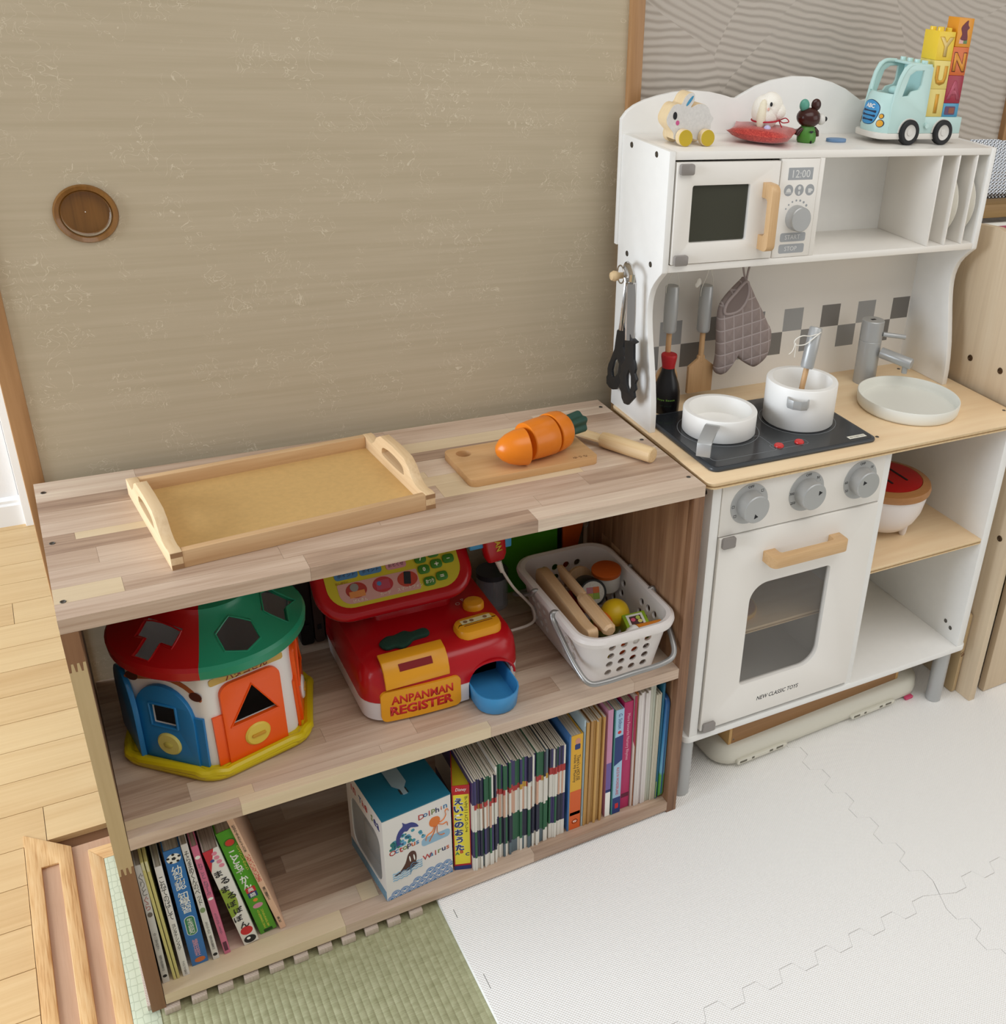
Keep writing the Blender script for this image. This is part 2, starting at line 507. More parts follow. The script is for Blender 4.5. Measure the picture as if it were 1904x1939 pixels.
# ---- tatami with woven ribs and a patterned cloth border
rib, nt, b = newmat('tatami_rush')
if True:
    Lk = nt.links.new
    geo = N(nt, 'ShaderNodeNewGeometry')
    mp = N(nt, 'ShaderNodeMapping'); mp.inputs['Scale'].default_value = (900, 40, 1); Lk(geo.outputs['Position'], mp.inputs['Vector'])
    mp.inputs['Scale'].default_value = (60, 700, 1)
    n1 = N(nt, 'ShaderNodeTexNoise'); n1.inputs['Scale'].default_value = 1.0; n1.inputs['Detail'].default_value = 3; Lk(mp.outputs[0], n1.inputs['Vector'])
    n2 = N(nt, 'ShaderNodeTexNoise'); n2.inputs['Scale'].default_value = 90.0; n2.inputs['Detail'].default_value = 3; Lk(geo.outputs['Position'], n2.inputs['Vector'])
    ad = N(nt, 'ShaderNodeMath', operation='ADD'); Lk(n1.outputs['Fac'], ad.inputs[0]); Lk(n2.outputs['Fac'], ad.inputs[1])
    cr = N(nt, 'ShaderNodeValToRGB')
    cr.color_ramp.elements[0].position = 0.35; cr.color_ramp.elements[0].color = lin('#92916c')
    cr.color_ramp.elements[1].position = 0.75; cr.color_ramp.elements[1].color = lin('#b7b592')
    hf = N(nt, 'ShaderNodeMath', operation='MULTIPLY'); hf.inputs[1].default_value = 0.5; Lk(ad.outputs[0], hf.inputs[0])
    Lk(hf.outputs[0], cr.inputs['Fac']); Lk(cr.outputs['Color'], b.inputs['Base Color'])
    b.inputs['Roughness'].default_value = 0.6
    bp = N(nt, 'ShaderNodeBump'); bp.inputs['Strength'].default_value = 0.4; bp.inputs['Distance'].default_value = 0.0006
    Lk(n1.outputs['Fac'], bp.inputs['Height']); Lk(bp.outputs[0], b.inputs['Normal'])
mb = MB()
prof = []
x = 0.008
while x < 2.2:
    for q in range(6):
        prof.append((x + 0.0086 * q / 6, -0.0102 + 0.0007 * math.sin(PI * q / 6) ** 0.6))
    x += 0.0086
vs = []; fs = []
for (px, pz) in prof:
    vs += [(px, -1.2, pz), (px, 0.2975, pz)]
for i in range(len(prof) - 1):
    fs.append((2 * i, 2 * i + 2, 2 * i + 3, 2 * i + 1))
mb.add(vs, fs)
mb.box(0.008, 2.6, -1.2, 0.2975, -0.05, -0.0112).box(0.85, 2.6, 0.2975, 0.337, -0.05, -0.0112)
tat = struct('floor_tatami', mb, rib)
heri, nt, b = newmat('tatami_border_cloth')
if True:
    Lk = nt.links.new
    geo = N(nt, 'ShaderNodeNewGeometry')
    mp = N(nt, 'ShaderNodeMapping'); mp.inputs['Scale'].default_value = (62, 36, 1); Lk(geo.outputs['Position'], mp.inputs['Vector'])
    vo = N(nt, 'ShaderNodeTexVoronoi'); vo.feature = 'DISTANCE_TO_EDGE'; vo.inputs['Scale'].default_value = 2.2; vo.inputs['Randomness'].default_value = 0.25; Lk(mp.outputs[0], vo.inputs['Vector'])
    cr = N(nt, 'ShaderNodeValToRGB')
    cr.color_ramp.elements[0].position = 0.03; cr.color_ramp.elements[0].color = lin('#aeb69c')
    cr.color_ramp.elements[1].position = 0.09; cr.color_ramp.elements[1].color = lin('#c6cdb4')
    Lk(vo.outputs['Distance'], cr.inputs['Fac']); Lk(cr.outputs['Color'], b.inputs['Base Color']); b.inputs['Roughness'].default_value = 0.7
part('border', MB().box(-0.0212, 0.0083, -1.2, 0.298, -0.05, -0.0088), heri, tat, 0.0005, label='pale green cloth border with a hemp leaf pattern')

# ---- papered sliding door with its frame and recessed round pull
d1 = struct('door_1', MB().prism([(0.011, -0.009), (0.776, -0.009), (0.776, 1.80), (0.011, 1.80)], 0.334, 0.352, [circ(0.107, 0.8775, 0.0245, 32)], axis='Y'), paper)
part('stile', MB().box(-0.009, 0.0118, 0.33, 0.356, -0.0128, 1.80), frame_wood, d1, 0.0015)
part('stile', MB().box(0.7755, 0.7965, 0.327, 0.356, -0.0128, 1.80), frame_wood, d1, 0.0015)
part('bottom_rail', MB().box(0.0118, 0.7755, 0.3305, 0.356, -0.0128, 0.006), frame_wood, d1, 0.0015)
pull_wood = wood('pull_wood', [(0.0, '#5e3c12'), (0.5, '#7d531f'), (1.0, '#92632b')], 'Z', grain=1.3, fine=0.6, rnd=0.1, rough=0.35, coat=0.3)
pl = part('pull_ring', MB().lathe([(0.0245, 0.0), (0.0262, -0.0015), (0.0262, 0.0012), (0.0305, 0.0032), (0.0318, 0.001), (0.0318, -0.002)], 48), pull_wood, d1, loc=(0.107, 0.333, 0.8775), rot=(PI / 2, 0, 0), label='round brown wooden pull recessed in the paper')
part('pull_dish', MB().lathe([(0.0005, -0.009), (0.0235, -0.009), (0.0255, -0.0075), (0.0258, 0.0), (0.0262, 0.0012)], 48), pull_wood, pl)

# ---- combed plaster wall right of the door, and the low window beyond the kitchen
wb = struct('wall_back', MB().prism([(0.797, -0.01), (2.6, -0.01), (2.6, 0.812), (1.46, 0.812), (1.46, 0.946), (1.53, 0.946), (1.53, 2.3), (0.797, 2.3)], 0.337, 0.40, axis='Y'), plaster)
struct('trim_2', MB().box(1.527, 2.6, 0.325, 0.40, 0.946, 2.3), frame_wood, 0.001)
sill = struct('trim_3', MB().box(1.46, 2.6, 0.318, 0.40, 0.812, 0.836), sill_wood, 0.001)
gl, nt, b = newmat('pressed_glass')
if True:
    Lk = nt.links.new
    geo = N(nt, 'ShaderNodeNewGeometry')
    mp = N(nt, 'ShaderNodeMapping'); mp.inputs['Scale'].default_value = (105, 1, 150); Lk(geo.outputs['Position'], mp.inputs['Vector'])
    sp = N(nt, 'ShaderNodeSeparateXYZ'); Lk(mp.outputs[0], sp.inputs[0])
    outs = []
    for a in ('X', 'Z'):
        f = N(nt, 'ShaderNodeMath', operation='FRACT'); Lk(sp.outputs[a], f.inputs[0])
        g = N(nt, 'ShaderNodeMath', operation='PINGPONG'); g.inputs[1].default_value = 0.5; Lk(f.outputs[0], g.inputs[0]); outs.append(g)
    mn = N(nt, 'ShaderNodeMath', operation='MINIMUM'); Lk(outs[0].outputs[0], mn.inputs[0]); Lk(outs[1].outputs[0], mn.inputs[1])
    bp = N(nt, 'ShaderNodeBump'); bp.inputs['Strength'].default_value = 1.0; bp.inputs['Distance'].default_value = 0.003
    Lk(mn.outputs[0], bp.inputs['Height']); Lk(bp.outputs[0], b.inputs['Normal'])
    cr = N(nt, 'ShaderNodeValToRGB')
    cr.color_ramp.elements[0].position = 0.06; cr.color_ramp.elements[0].color = lin('#6d7076')
    cr.color_ramp.elements[1].position = 0.2; cr.color_ramp.elements[1].color = (1, 1, 1, 1)
    Lk(mn.outputs[0], cr.inputs['Fac']); Lk(cr.outputs['Color'], b.inputs['Base Color'])
    b.inputs['Transmission Weight'].default_value = 1.0; b.inputs['Roughness'].default_value = 0.05; b.inputs['IOR'].default_value = 1.3
w1 = struct('window_1', MB().box(1.46, 2.6, 0.36, 0.364, 0.836, 0.946), gl)

# ---- far wall of the adjoining room
struct('wall_far', MB().box(-1.6, -0.055, 1.385, 1.45, -0.03, 2.3), white_wall)
struct('trim_4', MB().box(-0.0535, 0.9, 1.36, 1.45, -0.0112, 2.3), white_trim, 0.002)
struct('baseboard_far', MB().prism([(1.385, -0.011), (1.372, -0.011), (1.372, 0.036), (1.376, 0.040), (1.376, 0.046), (1.385, 0.052)], -1.6, -0.0535, axis='X'), white_trim)
# ================================================================ the wooden shelf unit (front left foot at the origin)
AC = [(0.0, '#8d7260'), (0.28, '#b0957f'), (0.55, '#c6ae99'), (0.8, '#d2bda8'), (1.0, '#e2d3bd')]
acX = wood('acacia_along_x', AC, 'X', grain=1.0, fine=0.5, rnd=0.62, rough=0.5)
acZ = wood('acacia_along_z', [(0.0, '#5f3f29'), (0.3, '#845f43'), (0.6, '#a07a5b'), (1.0, '#bd9a76')], 'Z', grain=1.0, fine=0.5, rnd=0.6, rough=0.5)
sap = wood('sapwood', [(0.0, '#cdb592'), (1.0, '#e2d0b0')], 'X', grain=0.9, fine=0.5, rnd=0.3, rough=0.5)
sapZ = wood('sapwood_z', [(0.0, '#b39a70'), (1.0, '#cdb78c')], 'Z', grain=0.9, fine=0.5, rnd=0.3, rough=0.5)
dkZ = wood('heartwood_z', [(0.0, '#795338'), (1.0, '#97704f')], 'Z', grain=0.9, fine=0.6, rnd=0.3, rough=0.5)
steel = mat('screw_steel', '#6b6864', 0.35, 1.0)

shelf = thing('toy_shelf', 'low open acacia wood shelf unit with one middle board, left of the white play kitchen', 'shelf')
stave_me = MB().box(-0.5, 0.5, -0.5, 0.5, -0.5, 0.5).mesh('stave')

def laminated(name, x0, x1, y0, y1, z0, z1, along, rows, lens, m, fixed=None, seed=1, light=None):
    """a board glued up from staves; the thin core only closes the glue lines"""
    rg = random.Random(seed)
    core = part(name, MB().box(x0 + 0.0006, x1 - 0.0006, y0 + 0.0006, y1 - 0.0006, z0 + 0.0006, z1 - 0.0006), m, shelf)
    e = 0.00012
    n = len(rows) - 1
    for r in range(n):
        a, b_ = rows[r], rows[r + 1]
        cuts = fixed.get(r) if fixed else None
        lo, hi = (x0, x1) if along == 'X' else (z0, z1)
        if cuts is None:
            cuts = [lo]
            p = lo - rg.uniform(0, lens[1] * 0.8)
            while True:
                p += rg.uniform(*lens)
                if p > hi - 0.03: break
                if p > lo + 0.03: cuts.append(p)
            cuts.append(hi)
        else:
            cuts = [lo] + list(cuts) + [hi]
        for i in range(len(cuts) - 1):
            c0, c1 = cuts[i] + e, cuts[i + 1] - e
            mm = m
            if light and (r, i) in light: mm = sap if along == 'X' else sapZ
            if along == 'X':
                o = link('stave', stave_me if mm is m else stave_lt, mm, core, ((c0 + c1) / 2, (a + b_) / 2, (z0 + z1) / 2), scale=(c1 - c0, b_ - a - 2 * e, z1 - z0))
            else:
                o = link('stave', stave_me if mm is m else stave_lt, mm, core, ((x0 + x1) / 2, (a + b_) / 2, (c0 + c1) / 2), scale=(x1 - x0, b_ - a - 2 * e, c1 - c0))
            o.material_slots[0].link = 'OBJECT'; o.material_slots[0].material = mm
    return core

stave_lt = stave_me
rows_top = [0.0, 0.030, 0.060, 0.098, 0.133, 0.158, 0.174, 0.205, 0.232, 0.262, 0.290, 0.3123]
top = laminated('top_board', 0.0, 0.74, 0.0, 0.3123, 0.5563, 0.5728, 'X', rows_top, (0.12, 0.34), acX,
                fixed={0: (0.235, 0.50), 1: (0.062, 0.215, 0.52), 2: (0.33, 0.60), 3: (0.0465, 0.42, 0.61), 4: (0.16, 0.505), 5: (0.03, 0.42), 6: (0.26, 0.55), 8: (0.37, 0.60), 9: (0.12, 0.62)}, seed=3,
                light={(1, 0), (4, 1), (5, 1), (3, 2), (8, 1)})
mid = laminated('middle_board', 0.016, 0.7235, 0.0, 0.3123, 0.2615, 0.2785, 'X', [0.0, 0.014, 0.03, 0.064, 0.094, 0.126, 0.16, 0.192, 0.226, 0.26, 0.29, 0.3123], (0.12, 0.32), acX, seed=11,
                fixed={1: (0.15, 0.3), 2: (0.085, 0.35, 0.55)}, light={(1, 0), (0, 1)})
bot = laminated('bottom_board', 0.016, 0.7235, 0.0, 0.3123, 0.0045, 0.021, 'X', [0.0, 0.03, 0.062, 0.094, 0.126, 0.16, 0.192, 0.226, 0.26, 0.29, 0.3123], (0.14, 0.34), acX, seed=23,
                fixed={0: (0.232, 0.5), 1: (0.262, 0.285)}, light={(0, 0), (1, 1)})
sr = laminated('side_panel', 0.7235, 0.74, 0.0, 0.3123, 0.0, 0.5561, 'Z', [0.0, 0.012, 0.04, 0.07, 0.1, 0.128, 0.158, 0.19, 0.218, 0.25, 0.28, 0.3123], (0.25, 0.55), acZ, seed=5, fixed={0: ()})
sl = laminated('side_panel', 0.0, 0.0155, 0.028, 0.3123, 0.0, 0.5561, 'Z', [0.028, 0.06, 0.09, 0.12, 0.15, 0.18, 0.21, 0.24, 0.27, 0.3123], (0.25, 0.55), acZ, seed=6)
# front edge strip of the left side, three lengths joined with visible finger joints
def finger(x0, x1, z, up=0.010, n=3):
    pts = []
    for i in range(n):
        xa = x0 + (x1 - x0) * i / n; w = (x1 - x0) / n
        pts += [(xa + 0.10 * w, z - up / 2), (xa + 0.42 * w, z - up / 2), (xa + 0.55 * w, z + up / 2), (xa + 0.92 * w, z + up / 2)]
    pts = [(x0, z - up / 2)] + pts[1:-1] + [(x1, z + up / 2)]
    return pts
J1 = finger(0.0, 0.0155, 0.234); J2 = finger(0.0, 0.0155, 0.515)
sh = lambda P, d: [(x, z + d) for x, z in P]
part('stave', MB().prism([(0, 0), (0.0155, 0)] + list(reversed(sh(J1, -0.0001))), 0.0, 0.0279, axis='Y'), dkZ, sl)
part('stave', MB().prism(sh(J1, 0.0001) + list(reversed(sh(J2, -0.0001))), 0.0, 0.0279, axis='Y'), sapZ, sl)
part('stave', MB().prism(sh(J2, 0.0001) + [(0.0155, 0.5561), (0, 0.5561)], 0.0, 0.0279, axis='Y'), dkZ, sl)
# countersunk screws
scr = MB().lathe([(0.0001, 0.0002), (0.0018, 0.0002), (0.0026, 0.0007), (0.0030, 0.0004), (0.0030, -0.001)], 14).mesh('screw')
for (x, y) in ((0.0085, 0.285), (0.008, 0.158), (0.008, 0.033), (0.731, 0.285), (0.731, 0.158), (0.731, 0.030)):
    link('screw', scr, steel, shelf, (x, y, 0.5727))
# ================================================================ foam play mat tiles
foam, nt, b = newmat('white_foam')
def weave(nt, b, col, strength=0.5, pitch=0.0036):
    Lk = nt.links.new
    geo = N(nt, 'ShaderNodeNewGeometry')
    mp = N(nt, 'ShaderNodeMapping'); mp.inputs['Rotation'].default_value = (0, 0, R(8)); mp.inputs['Scale'].default_value = (1 / pitch, 1 / pitch, 1); Lk(geo.outputs['Position'], mp.inputs['Vector'])
    sp = N(nt, 'ShaderNodeSeparateXYZ'); Lk(mp.outputs[0], sp.inputs[0])
    o = []
    for a in ('X', 'Y'):
        m1 = N(nt, 'ShaderNodeMath', operation='MULTIPLY'); m1.inputs[1].default_value = 2 * PI; Lk(sp.outputs[a], m1.inputs[0])
        s1 = N(nt, 'ShaderNodeMath', operation='SINE'); Lk(m1.outputs[0], s1.inputs[0]); o.append(s1)
    pr = N(nt, 'ShaderNodeMath', operation='MULTIPLY'); Lk(o[0].outputs[0], pr.inputs[0]); Lk(o[1].outputs[0], pr.inputs[1])
    bp = N(nt, 'ShaderNodeBump'); bp.inputs['Strength'].default_value = strength; bp.inputs['Distance'].default_value = 0.0009
    Lk(pr.outputs[0], bp.inputs['Height']); Lk(bp.outputs[0], b.inputs['Normal'])
    b.inputs['Base Color'].default_value = lin(col); b.inputs['Roughness'].default_value = 0.55
weave(nt, b, '#f6f4f0', 0.4, 0.0042)
foam2, nt, b = newmat('beige_foam')
weave(nt, b, '#bfae9e', 0.2)

def jig(p, q, per, amp, off=0.0, ph=0):
    """jigsaw seam from p to q: flat teeth to alternating sides"""
    P = Vector(p); Q = Vector(q); d = (Q - P); Ln = d.length; d.normalize(); n = Vector((-d.y, d.x))
    mg = 0.02
    k = max(2, int(round((Ln - 2 * mg) / per * 2)))
    out = [P + n * off]
    for i in range(k):
        s = amp if (i + ph) % 2 else -amp
        a = mg + (Ln - 2 * mg) * (i + 0.14) / k; c = mg + (Ln - 2 * mg) * (i + 0.86) / k
        out += [P + d * a + n * (s + off), P + d * c + n * (s + off)]
    out.append(Q + n * off)
    return [tuple(v) for v in out]

g = 0.0004
GM = 'white foam floor mat tiles'
xs_, ys_ = 0.9975, -0.330
VA = jig((xs_, ys_), (xs_, 0.30), 0.061, 0.0095)
VC = jig((xs_, -0.97), (xs_, ys_), 0.061, 0.0095)
HA = jig((0.357, ys_), (xs_, ys_), 0.061, 0.0095)
HB = jig((xs_, ys_), (1.64, ys_), 0.061, 0.0095)
sh2 = lambda P, dx, dy: [(x + dx, y + dy) for x, y in P]
def tile(poly, label):
    t = thing('foam_mat_tile', label, 'floor mat', (0, 0, -0.0092), group=GM)
    part('slab', MB().prism(poly, 0.0, 0.0092), foam, t)
    return t
tA = tile(sh2(HA, -0, g) + sh2(VA, -g, 0)[1:] + [(0.357, 0.30)], 'white foam mat tile under the left end of the kitchen, reaching the bookshelf')
tB = tile(sh2(VA, g, 0) + [(1.64, 0.30), (1.64, ys_)] + list(reversed(sh2(HB, 0, g)))[1:], 'white foam mat tile under the right end of the kitchen')
tC = tile([(0.357, -0.97), (xs_, -0.97)] + sh2(VC, -g, 0)[1:] + list(reversed(sh2(HA, 0, -g)))[1:], 'white foam mat tile nearest the viewer, beside the bare green tatami')
tD = tile([(xs_, -0.97), (1.64, -0.97), (1.64, ys_)] + list(reversed(sh2(HB, 0, -g)))[1:] + list(reversed(sh2(VC, g, 0)))[1:], 'white foam mat tile in the lower right corner')
slit = mat('slit_shadow_gap', '#4a4844', 0.9)
part('border_slit', MB().box(0.3693, 0.3700, -0.039, -0.023, 0.0090, 0.00925), slit, tA)
part('border_slit', MB().box(0.3665, 0.3671, -0.164, -0.139, 0.0090, 0.00925), slit, tA)
# the tile below the bookshelf, its teeth sticking out in front
teeth = [(-0.0, 0.02)]
x = 0.0135
edge = []
while x < 0.335:
    edge += [(x, 0.012), (x - 0.0006, -0.0042), (x + 0.0168, -0.0042), (x + 0.0175, 0.012)]
    x += 0.0303
tE = thing('foam_puzzle_tile', 'beige jigsaw foam tile peeping out in teeth below the bookshelf front', 'floor mat', (0, 0, -0.0092))
part('slab', MB().prism([(-0.004, 0.012)] + edge + [(0.3565, 0.012), (0.3565, 0.29), (-0.004, 0.29)], 0.0, 0.0092), foam2, tE, 0.0006)

# ================================================================ the white play kitchen
KO = Vector((0.7457, -0.0005, 0.0)); KA = R(-0.8)
KM = Matrix.Translation(KO) @ Matrix.Rotation(KA, 4, 'Z')
def KP(x, y, z): return KM @ Vector((x, y, z))

kw = mat('kitchen_white', '#ecebe7', 0.42, var=0.012, vscale=60)
kw2 = mat('kitchen_white_satin', '#ece8e1', 0.3)
ply, nt, b = newmat('birch_ply')
if True:
    Lk = nt.links.new
    geo = N(nt, 'ShaderNodeNewGeometry')
    mp = N(nt, 'ShaderNodeMapping'); mp.inputs['Scale'].default_value = (7, 60, 60); Lk(geo.outputs['Position'], mp.inputs['Vector'])
    n1 = N(nt, 'ShaderNodeTexNoise'); n1.inputs['Scale'].default_value = 1; n1.inputs['Detail'].default_value = 5; Lk(mp.outputs[0], n1.inputs['Vector'])
    cr = N(nt, 'ShaderNodeValToRGB')
    cr.color_ramp.elements[0].position = 0.3; cr.color_ramp.elements[0].color = lin('#e8c9a0')
    cr.color_ramp.elements[1].position = 0.72; cr.color_ramp.elements[1].color = lin('#f0d7b0')
    Lk(n1.outputs['Fac'], cr.inputs['Fac']); Lk(cr.outputs['Color'], b.inputs['Base Color'])
    b.inputs['Roughness'].default_value = 0.45
ply_lt = mat('ply_layer_light', '#dcc095', 0.6, var=0.08, vscale=200)
ply_dk = mat('ply_layer_dark', '#9c7c52', 0.6, var=0.1, vscale=200)
beech = wood('beech', [(0.0, '#c39a68'), (0.5, '#d1ab7c'), (1.0, '#dcbb90')], 'X', grain=1.6, fine=0.9, rnd=0.15, rough=0.45, world=False)
beechZ = wood('beech_z', [(0.0, '#bb8a56'), (0.5, '#cb9d6b'), (1.0, '#d8b080')], 'Z', grain=1.6, fine=0.9, rnd=0.15, rough=0.45, world=False)
silver = mat('silver_paint', '#b2b3b2', 0.36, 0.35, bump=0.05, bscale=900)
silver_lt = mat('silver_disc', '#b9bab9', 0.55, 0.35)
hinge_m = mat('hinge_grey', '#8b8580', 0.25, 0.0)
black = mat('black_print', '#17161a', 0.6)
smoke = mat('smoked_pane', '#8d8a86', 0.12, alpha=0.24)
smoke2 = mat('dark_pane', '#4a4a3e', 0.08, alpha=0.72)
g1 = mat('tile_grey_light', '#a3a4a4', 0.5); g2 = mat('tile_grey_mid', '#8e8e8d', 0.5); g3 = mat('tile_grey_dark', '#7d7a76', 0.5)
red_p = mat('red_button', '#cf2f2b', 0.3)

kit = thing('play_kitchen', 'white wooden play kitchen with oven, microwave and plywood worktop', 'toy kitchen', KO, KA)

part('base_plate', MB().prism(rrect(0.006, 0.601, 0.010, 0.292, 0.012), 0.1175, 0.1285), kw, kit, 0.0012)
foot = MB().lathe([(0.0001, 0.0), (0.0135, 0.0), (0.0145, 0.001), (0.0145, 0.1175), (0.0001, 0.1175)], 28).mesh('foot')
for (x, y) in ((0.0215, 0.034), (0.571, 0.034), (0.0215, 0.268), (0.571, 0.268)):
    link('foot', foot, silver, kit, (x, y, 0))
part('side_panel', MB().box(0.0145, 0.029, 0.012, 0.287, 0.1285, 0.5632), kw, kit, 0.0008)
part('side_panel', MB().box(0.5775, 0.5930, 0.012, 0.287, 0.1285, 0.5632), kw, kit, 0.0008)
part('partition', MB().box(0.3195, 0.3325, 0.013, 0.2795, 0.1285, 0.5632), kw, kit, 0.0008)
part('back_panel', MB().box(0.029, 0.5775, 0.2795, 0.2868, 0.1285, 0.5632), kw, kit)
# worktop of laminated plywood
wt = part('worktop', MB().prism(rrect(0.0, 0.613, 0.0, 0.290, 0.012), 0.5705, 0.5728), ply, kit, 0.0005)
zz = 0.5632
for i, m_ in enumerate((ply_lt, ply_dk, ply_lt)):
    part('ply_layer', MB().prism(rrect(0.0002, 0.6128, 0.0002, 0.290, 0.012), zz, zz + 0.00243), m_, wt)
    zz += 0.00243
def layered(name, x0, x1, y0, y1, z0, z1, parent):
    o = part(name, MB().box(x0, x1, y0, y1, z1 - 0.002, z1), ply, parent)
    h = (z1 - z0 - 0.002) / 3
    for i, m_ in enumerate((ply_lt, ply_dk, ply_lt)):
        part('ply_layer', MB().box(x0, x1, y0 + 0.0002, y1, z0 + h * i, z0 + h * (i + 1)), m_, o)
    return o
layered('inner_shelf', 0.3325, 0.5775, 0.014, 0.2795, 0.3425, 0.3515, kit)
layered('oven_shelf', 0.029, 0.3195, 0.040, 0.2795, 0.272, 0.2805, kit)
# control panel with three knobs
cp = part('control_panel', MB().box(0.0297, 0.3190, 0.011, 0.024, 0.4792, 0.5625), kw2, kit, 0.0008)
knob = MB().lathe([(0.0001, 0.020), (0.0195, 0.020), (0.0208, 0.0188), (0.0215, 0.0005), (0.0215, 0.0)], 36).mesh('knob', smooth=True, angle=40)
tri = MB().prism([(-0.0035, -0.003), (0.0035, -0.003), (0, 0.0035)], 0, 0.0003).mesh('pointer')
for kx, pa, marks in ((0.0760, 20, (('OFF', 0.0, 0.0268), ('□', 0.020, 0.0175), ('□', -0.0268, 0.0), ('□', -0.0225, -0.0155))),
                      (0.1752, 150, (('OFF', 0.0, 0.0268), ('50', 0.018, 0.0195), ('300', -0.0262, 0.001), ('250', -0.0225, -0.0145))),
                      (0.2745, 265, (('OFF', 0.0, 0.0268), ('10', 0.019, 0.0185), ('60', -0.0265, 0.0), ('50', -0.0235, -0.014)))):
    dsc = part('dial_plate', MB().lathe([(0.0001, 0.0008), (0.0309, 0.0008), (0.0312, 0.0004), (0.0312, 0.0)], 44), silver_lt, cp, loc=(kx, 0.0111, 0.5235), rot=(PI / 2, 0, 0))
    for s, dx, dz in marks:
        text(s, black, dsc, (dx, dz, 0.0008), (0, 0, 0), size=0.0042, depth=0.0001, bold=0.015)
    for q in range(9):
        a = R(50 - q * 17) if kx > 0.1 else None
        if a: link('tick', MB().box(-0.0004, 0.0004, -0.0004, 0.0004, 0, 0.0001).mesh('tick') if q == 0 else bpy.data.meshes['tick'], black, dsc, (0.0265 * math.cos(a), 0.0265 * math.sin(a), 0.0008))
    kb = link('knob', knob, silver, dsc, (0, 0, 0.0008))
    # the pointer sits on the knob face
    link('pointer', tri, black, dsc, (0.0095 * math.cos(R(pa - 120)), 0.0095 * math.sin(R(pa - 120)), 0.0208), (0, 0, R(pa)))
# oven door
od = part('oven_door', MB().prism([(0.0315, 0.1365), (0.3180, 0.1365), (0.3180, 0.4772), (0.0315, 0.4772)], 0.0085, 0.0185,
          [rrect(0.0955, 0.2425, 0.2025, 0.3850, 0.02, 8, rs=(0.007, 0.03, 0.007, 0.03))], axis='Y'), kw2, kit, 0.0007)
part('pane', MB().box(0.090, 0.248, 0.0150, 0.0170, 0.197, 0.391), smoke, od)
def u_handle(L, W, depth, bar, r=0.006):
    out = rrect(0, L, -depth, 0, r, 6, rs=(0.011, 0.011, 0.0005, 0.0005))
    a = bar
    leg = 0.020
    pts = [(0, 0), (0, -depth + 0.010)]
    pts = [p for p in rrect(0, L, -depth, 0.0, r, 6, rs=(0.010, 0.010, 0.0002, 0.0002))]
    inner = [(L - leg, 0.0), (L - leg, -depth + bar + 0.003), (L - leg - 0.003, -depth + bar), (leg + 0.003, -depth + bar), (leg, -depth + bar + 0.003), (leg, 0.0)]
    # outline: outer rectangle with the notch cut from the back edge
    n = 7
    return pts[:3 * n] + inner + pts[3 * n:]
hm = MB().prism(u_handle(0.139, 0, 0.028, 0.013), -0.0085, 0.0085)
h1 = part('handle', hm, beech, od, 0.0012, loc=(0.1095, 0.0085, 0.4325), label='beech handle of the oven door')
def hinge(x0, x1, z0, z1, y, parent):
    part('hinge', MB().prism(rrect(x0, x1, z0, z1, 0.0028, 3), y - 0.0055, y, axis='Y'), hinge_m, parent, 0.0008, label='grey plastic hinge cap')
hinge(0.0345, 0.0560, 0.4615, 0.4785, 0.0087, od)
hinge(0.0345, 0.0560, 0.1345, 0.1505, 0.0087, od)
text('NEW CLASSIC TOYS', black, od, (0.1735, 0.0085, 0.1655), size=0.0078, width=0.081, depth=0.0001, shear=0.2, bold=0.012)
# screws and plugs on the outer and inner sides
hole = MB().lathe([(0.0001, 0.0003), (0.0022, 0.0003), (0.0034, 0.0009), (0.0040, 0.0002), (0.0040, -0.0005)], 16).mesh('screw')
for p, r_ in (((0.0145, 0.03, 0.545), (0, -PI / 2, 0)), ((0.0145, 0.035, 0.46), (0, -PI / 2, 0)), ((0.5775, 0.045, 0.552), (0, -PI / 2, 0)), ((0.5775, 0.055, 0.538), (0, -PI / 2, 0)), ((0.5775, 0.05, 0.1615), (0, -PI / 2, 0)), ((0.5775, 0.036, 0.1545), (0, -PI / 2, 0)),
              ((0.004, 0.27, 0.9562), (0, -PI / 2, 0)), ((0.004, 0.2015, 0.9566), (0, -PI / 2, 0)), ((0.004, 0.2682, 0.8097), (0, -PI / 2, 0)), ((0.004, 0.2004, 0.8127), (0, -PI / 2, 0))):
    link('screw', hole, steel, kit, p, r_)
for (x, y) in ((0.322, 0.041), (0.599, 0.048), (0.555, 0.262)):
    link('screw', scr, steel, kit, (x, y, 0.5727))

# hob
hob_m, nt, b = newmat('hob_glass')
b.inputs['Base Color'].default_value = lin('#24272b'); b.inputs['Roughness'].default_value = 0.22; b.inputs['Coat Weight'].default_value = 0.2
hob_rim = mat('hob_rim', '#3c4044', 0.3)
hob = part('hob', MB().prism(rrect(0.0205, 0.3115, 0.0265, 0.2215, 0.012, 6), 0.5728, 0.5782), hob_rim, kit, 0.002, label='black glossy hob plate')
part('glass', MB().prism(rrect(0.0255, 0.3065, 0.0315, 0.2165, 0.009, 6), 0.5780, 0.5786), hob_m, hob)
line_m = mat('hob_line', '#84888b', 0.5)
def ringline(cx, cy, r, w, z, parent, n=48):
    part('zone_line', MB().prism(circ(cx, cy, r + w, n), z, z + 0.00012, [circ(cx, cy, r, n)]), line_m, parent)
ringline(0.2367, 0.1305, 0.0585, 0.0007, 0.5786, hob)
ringline(0.100, 0.1400, 0.0600, 0.0007, 0.5786, hob)
def rectline(x0, x1, y0, y1, r, w):
    part('zone_line', MB().prism(rrect(x0, x1, y0, y1, r), 0.5786, 0.57872, [rrect(x0 + w, x1 - w, y0 + w, y1 - w, r - w)]), line_m, hob)
rectline(0.0360, 0.1450, 0.0480, 0.1000, 0.007, 0.0006)
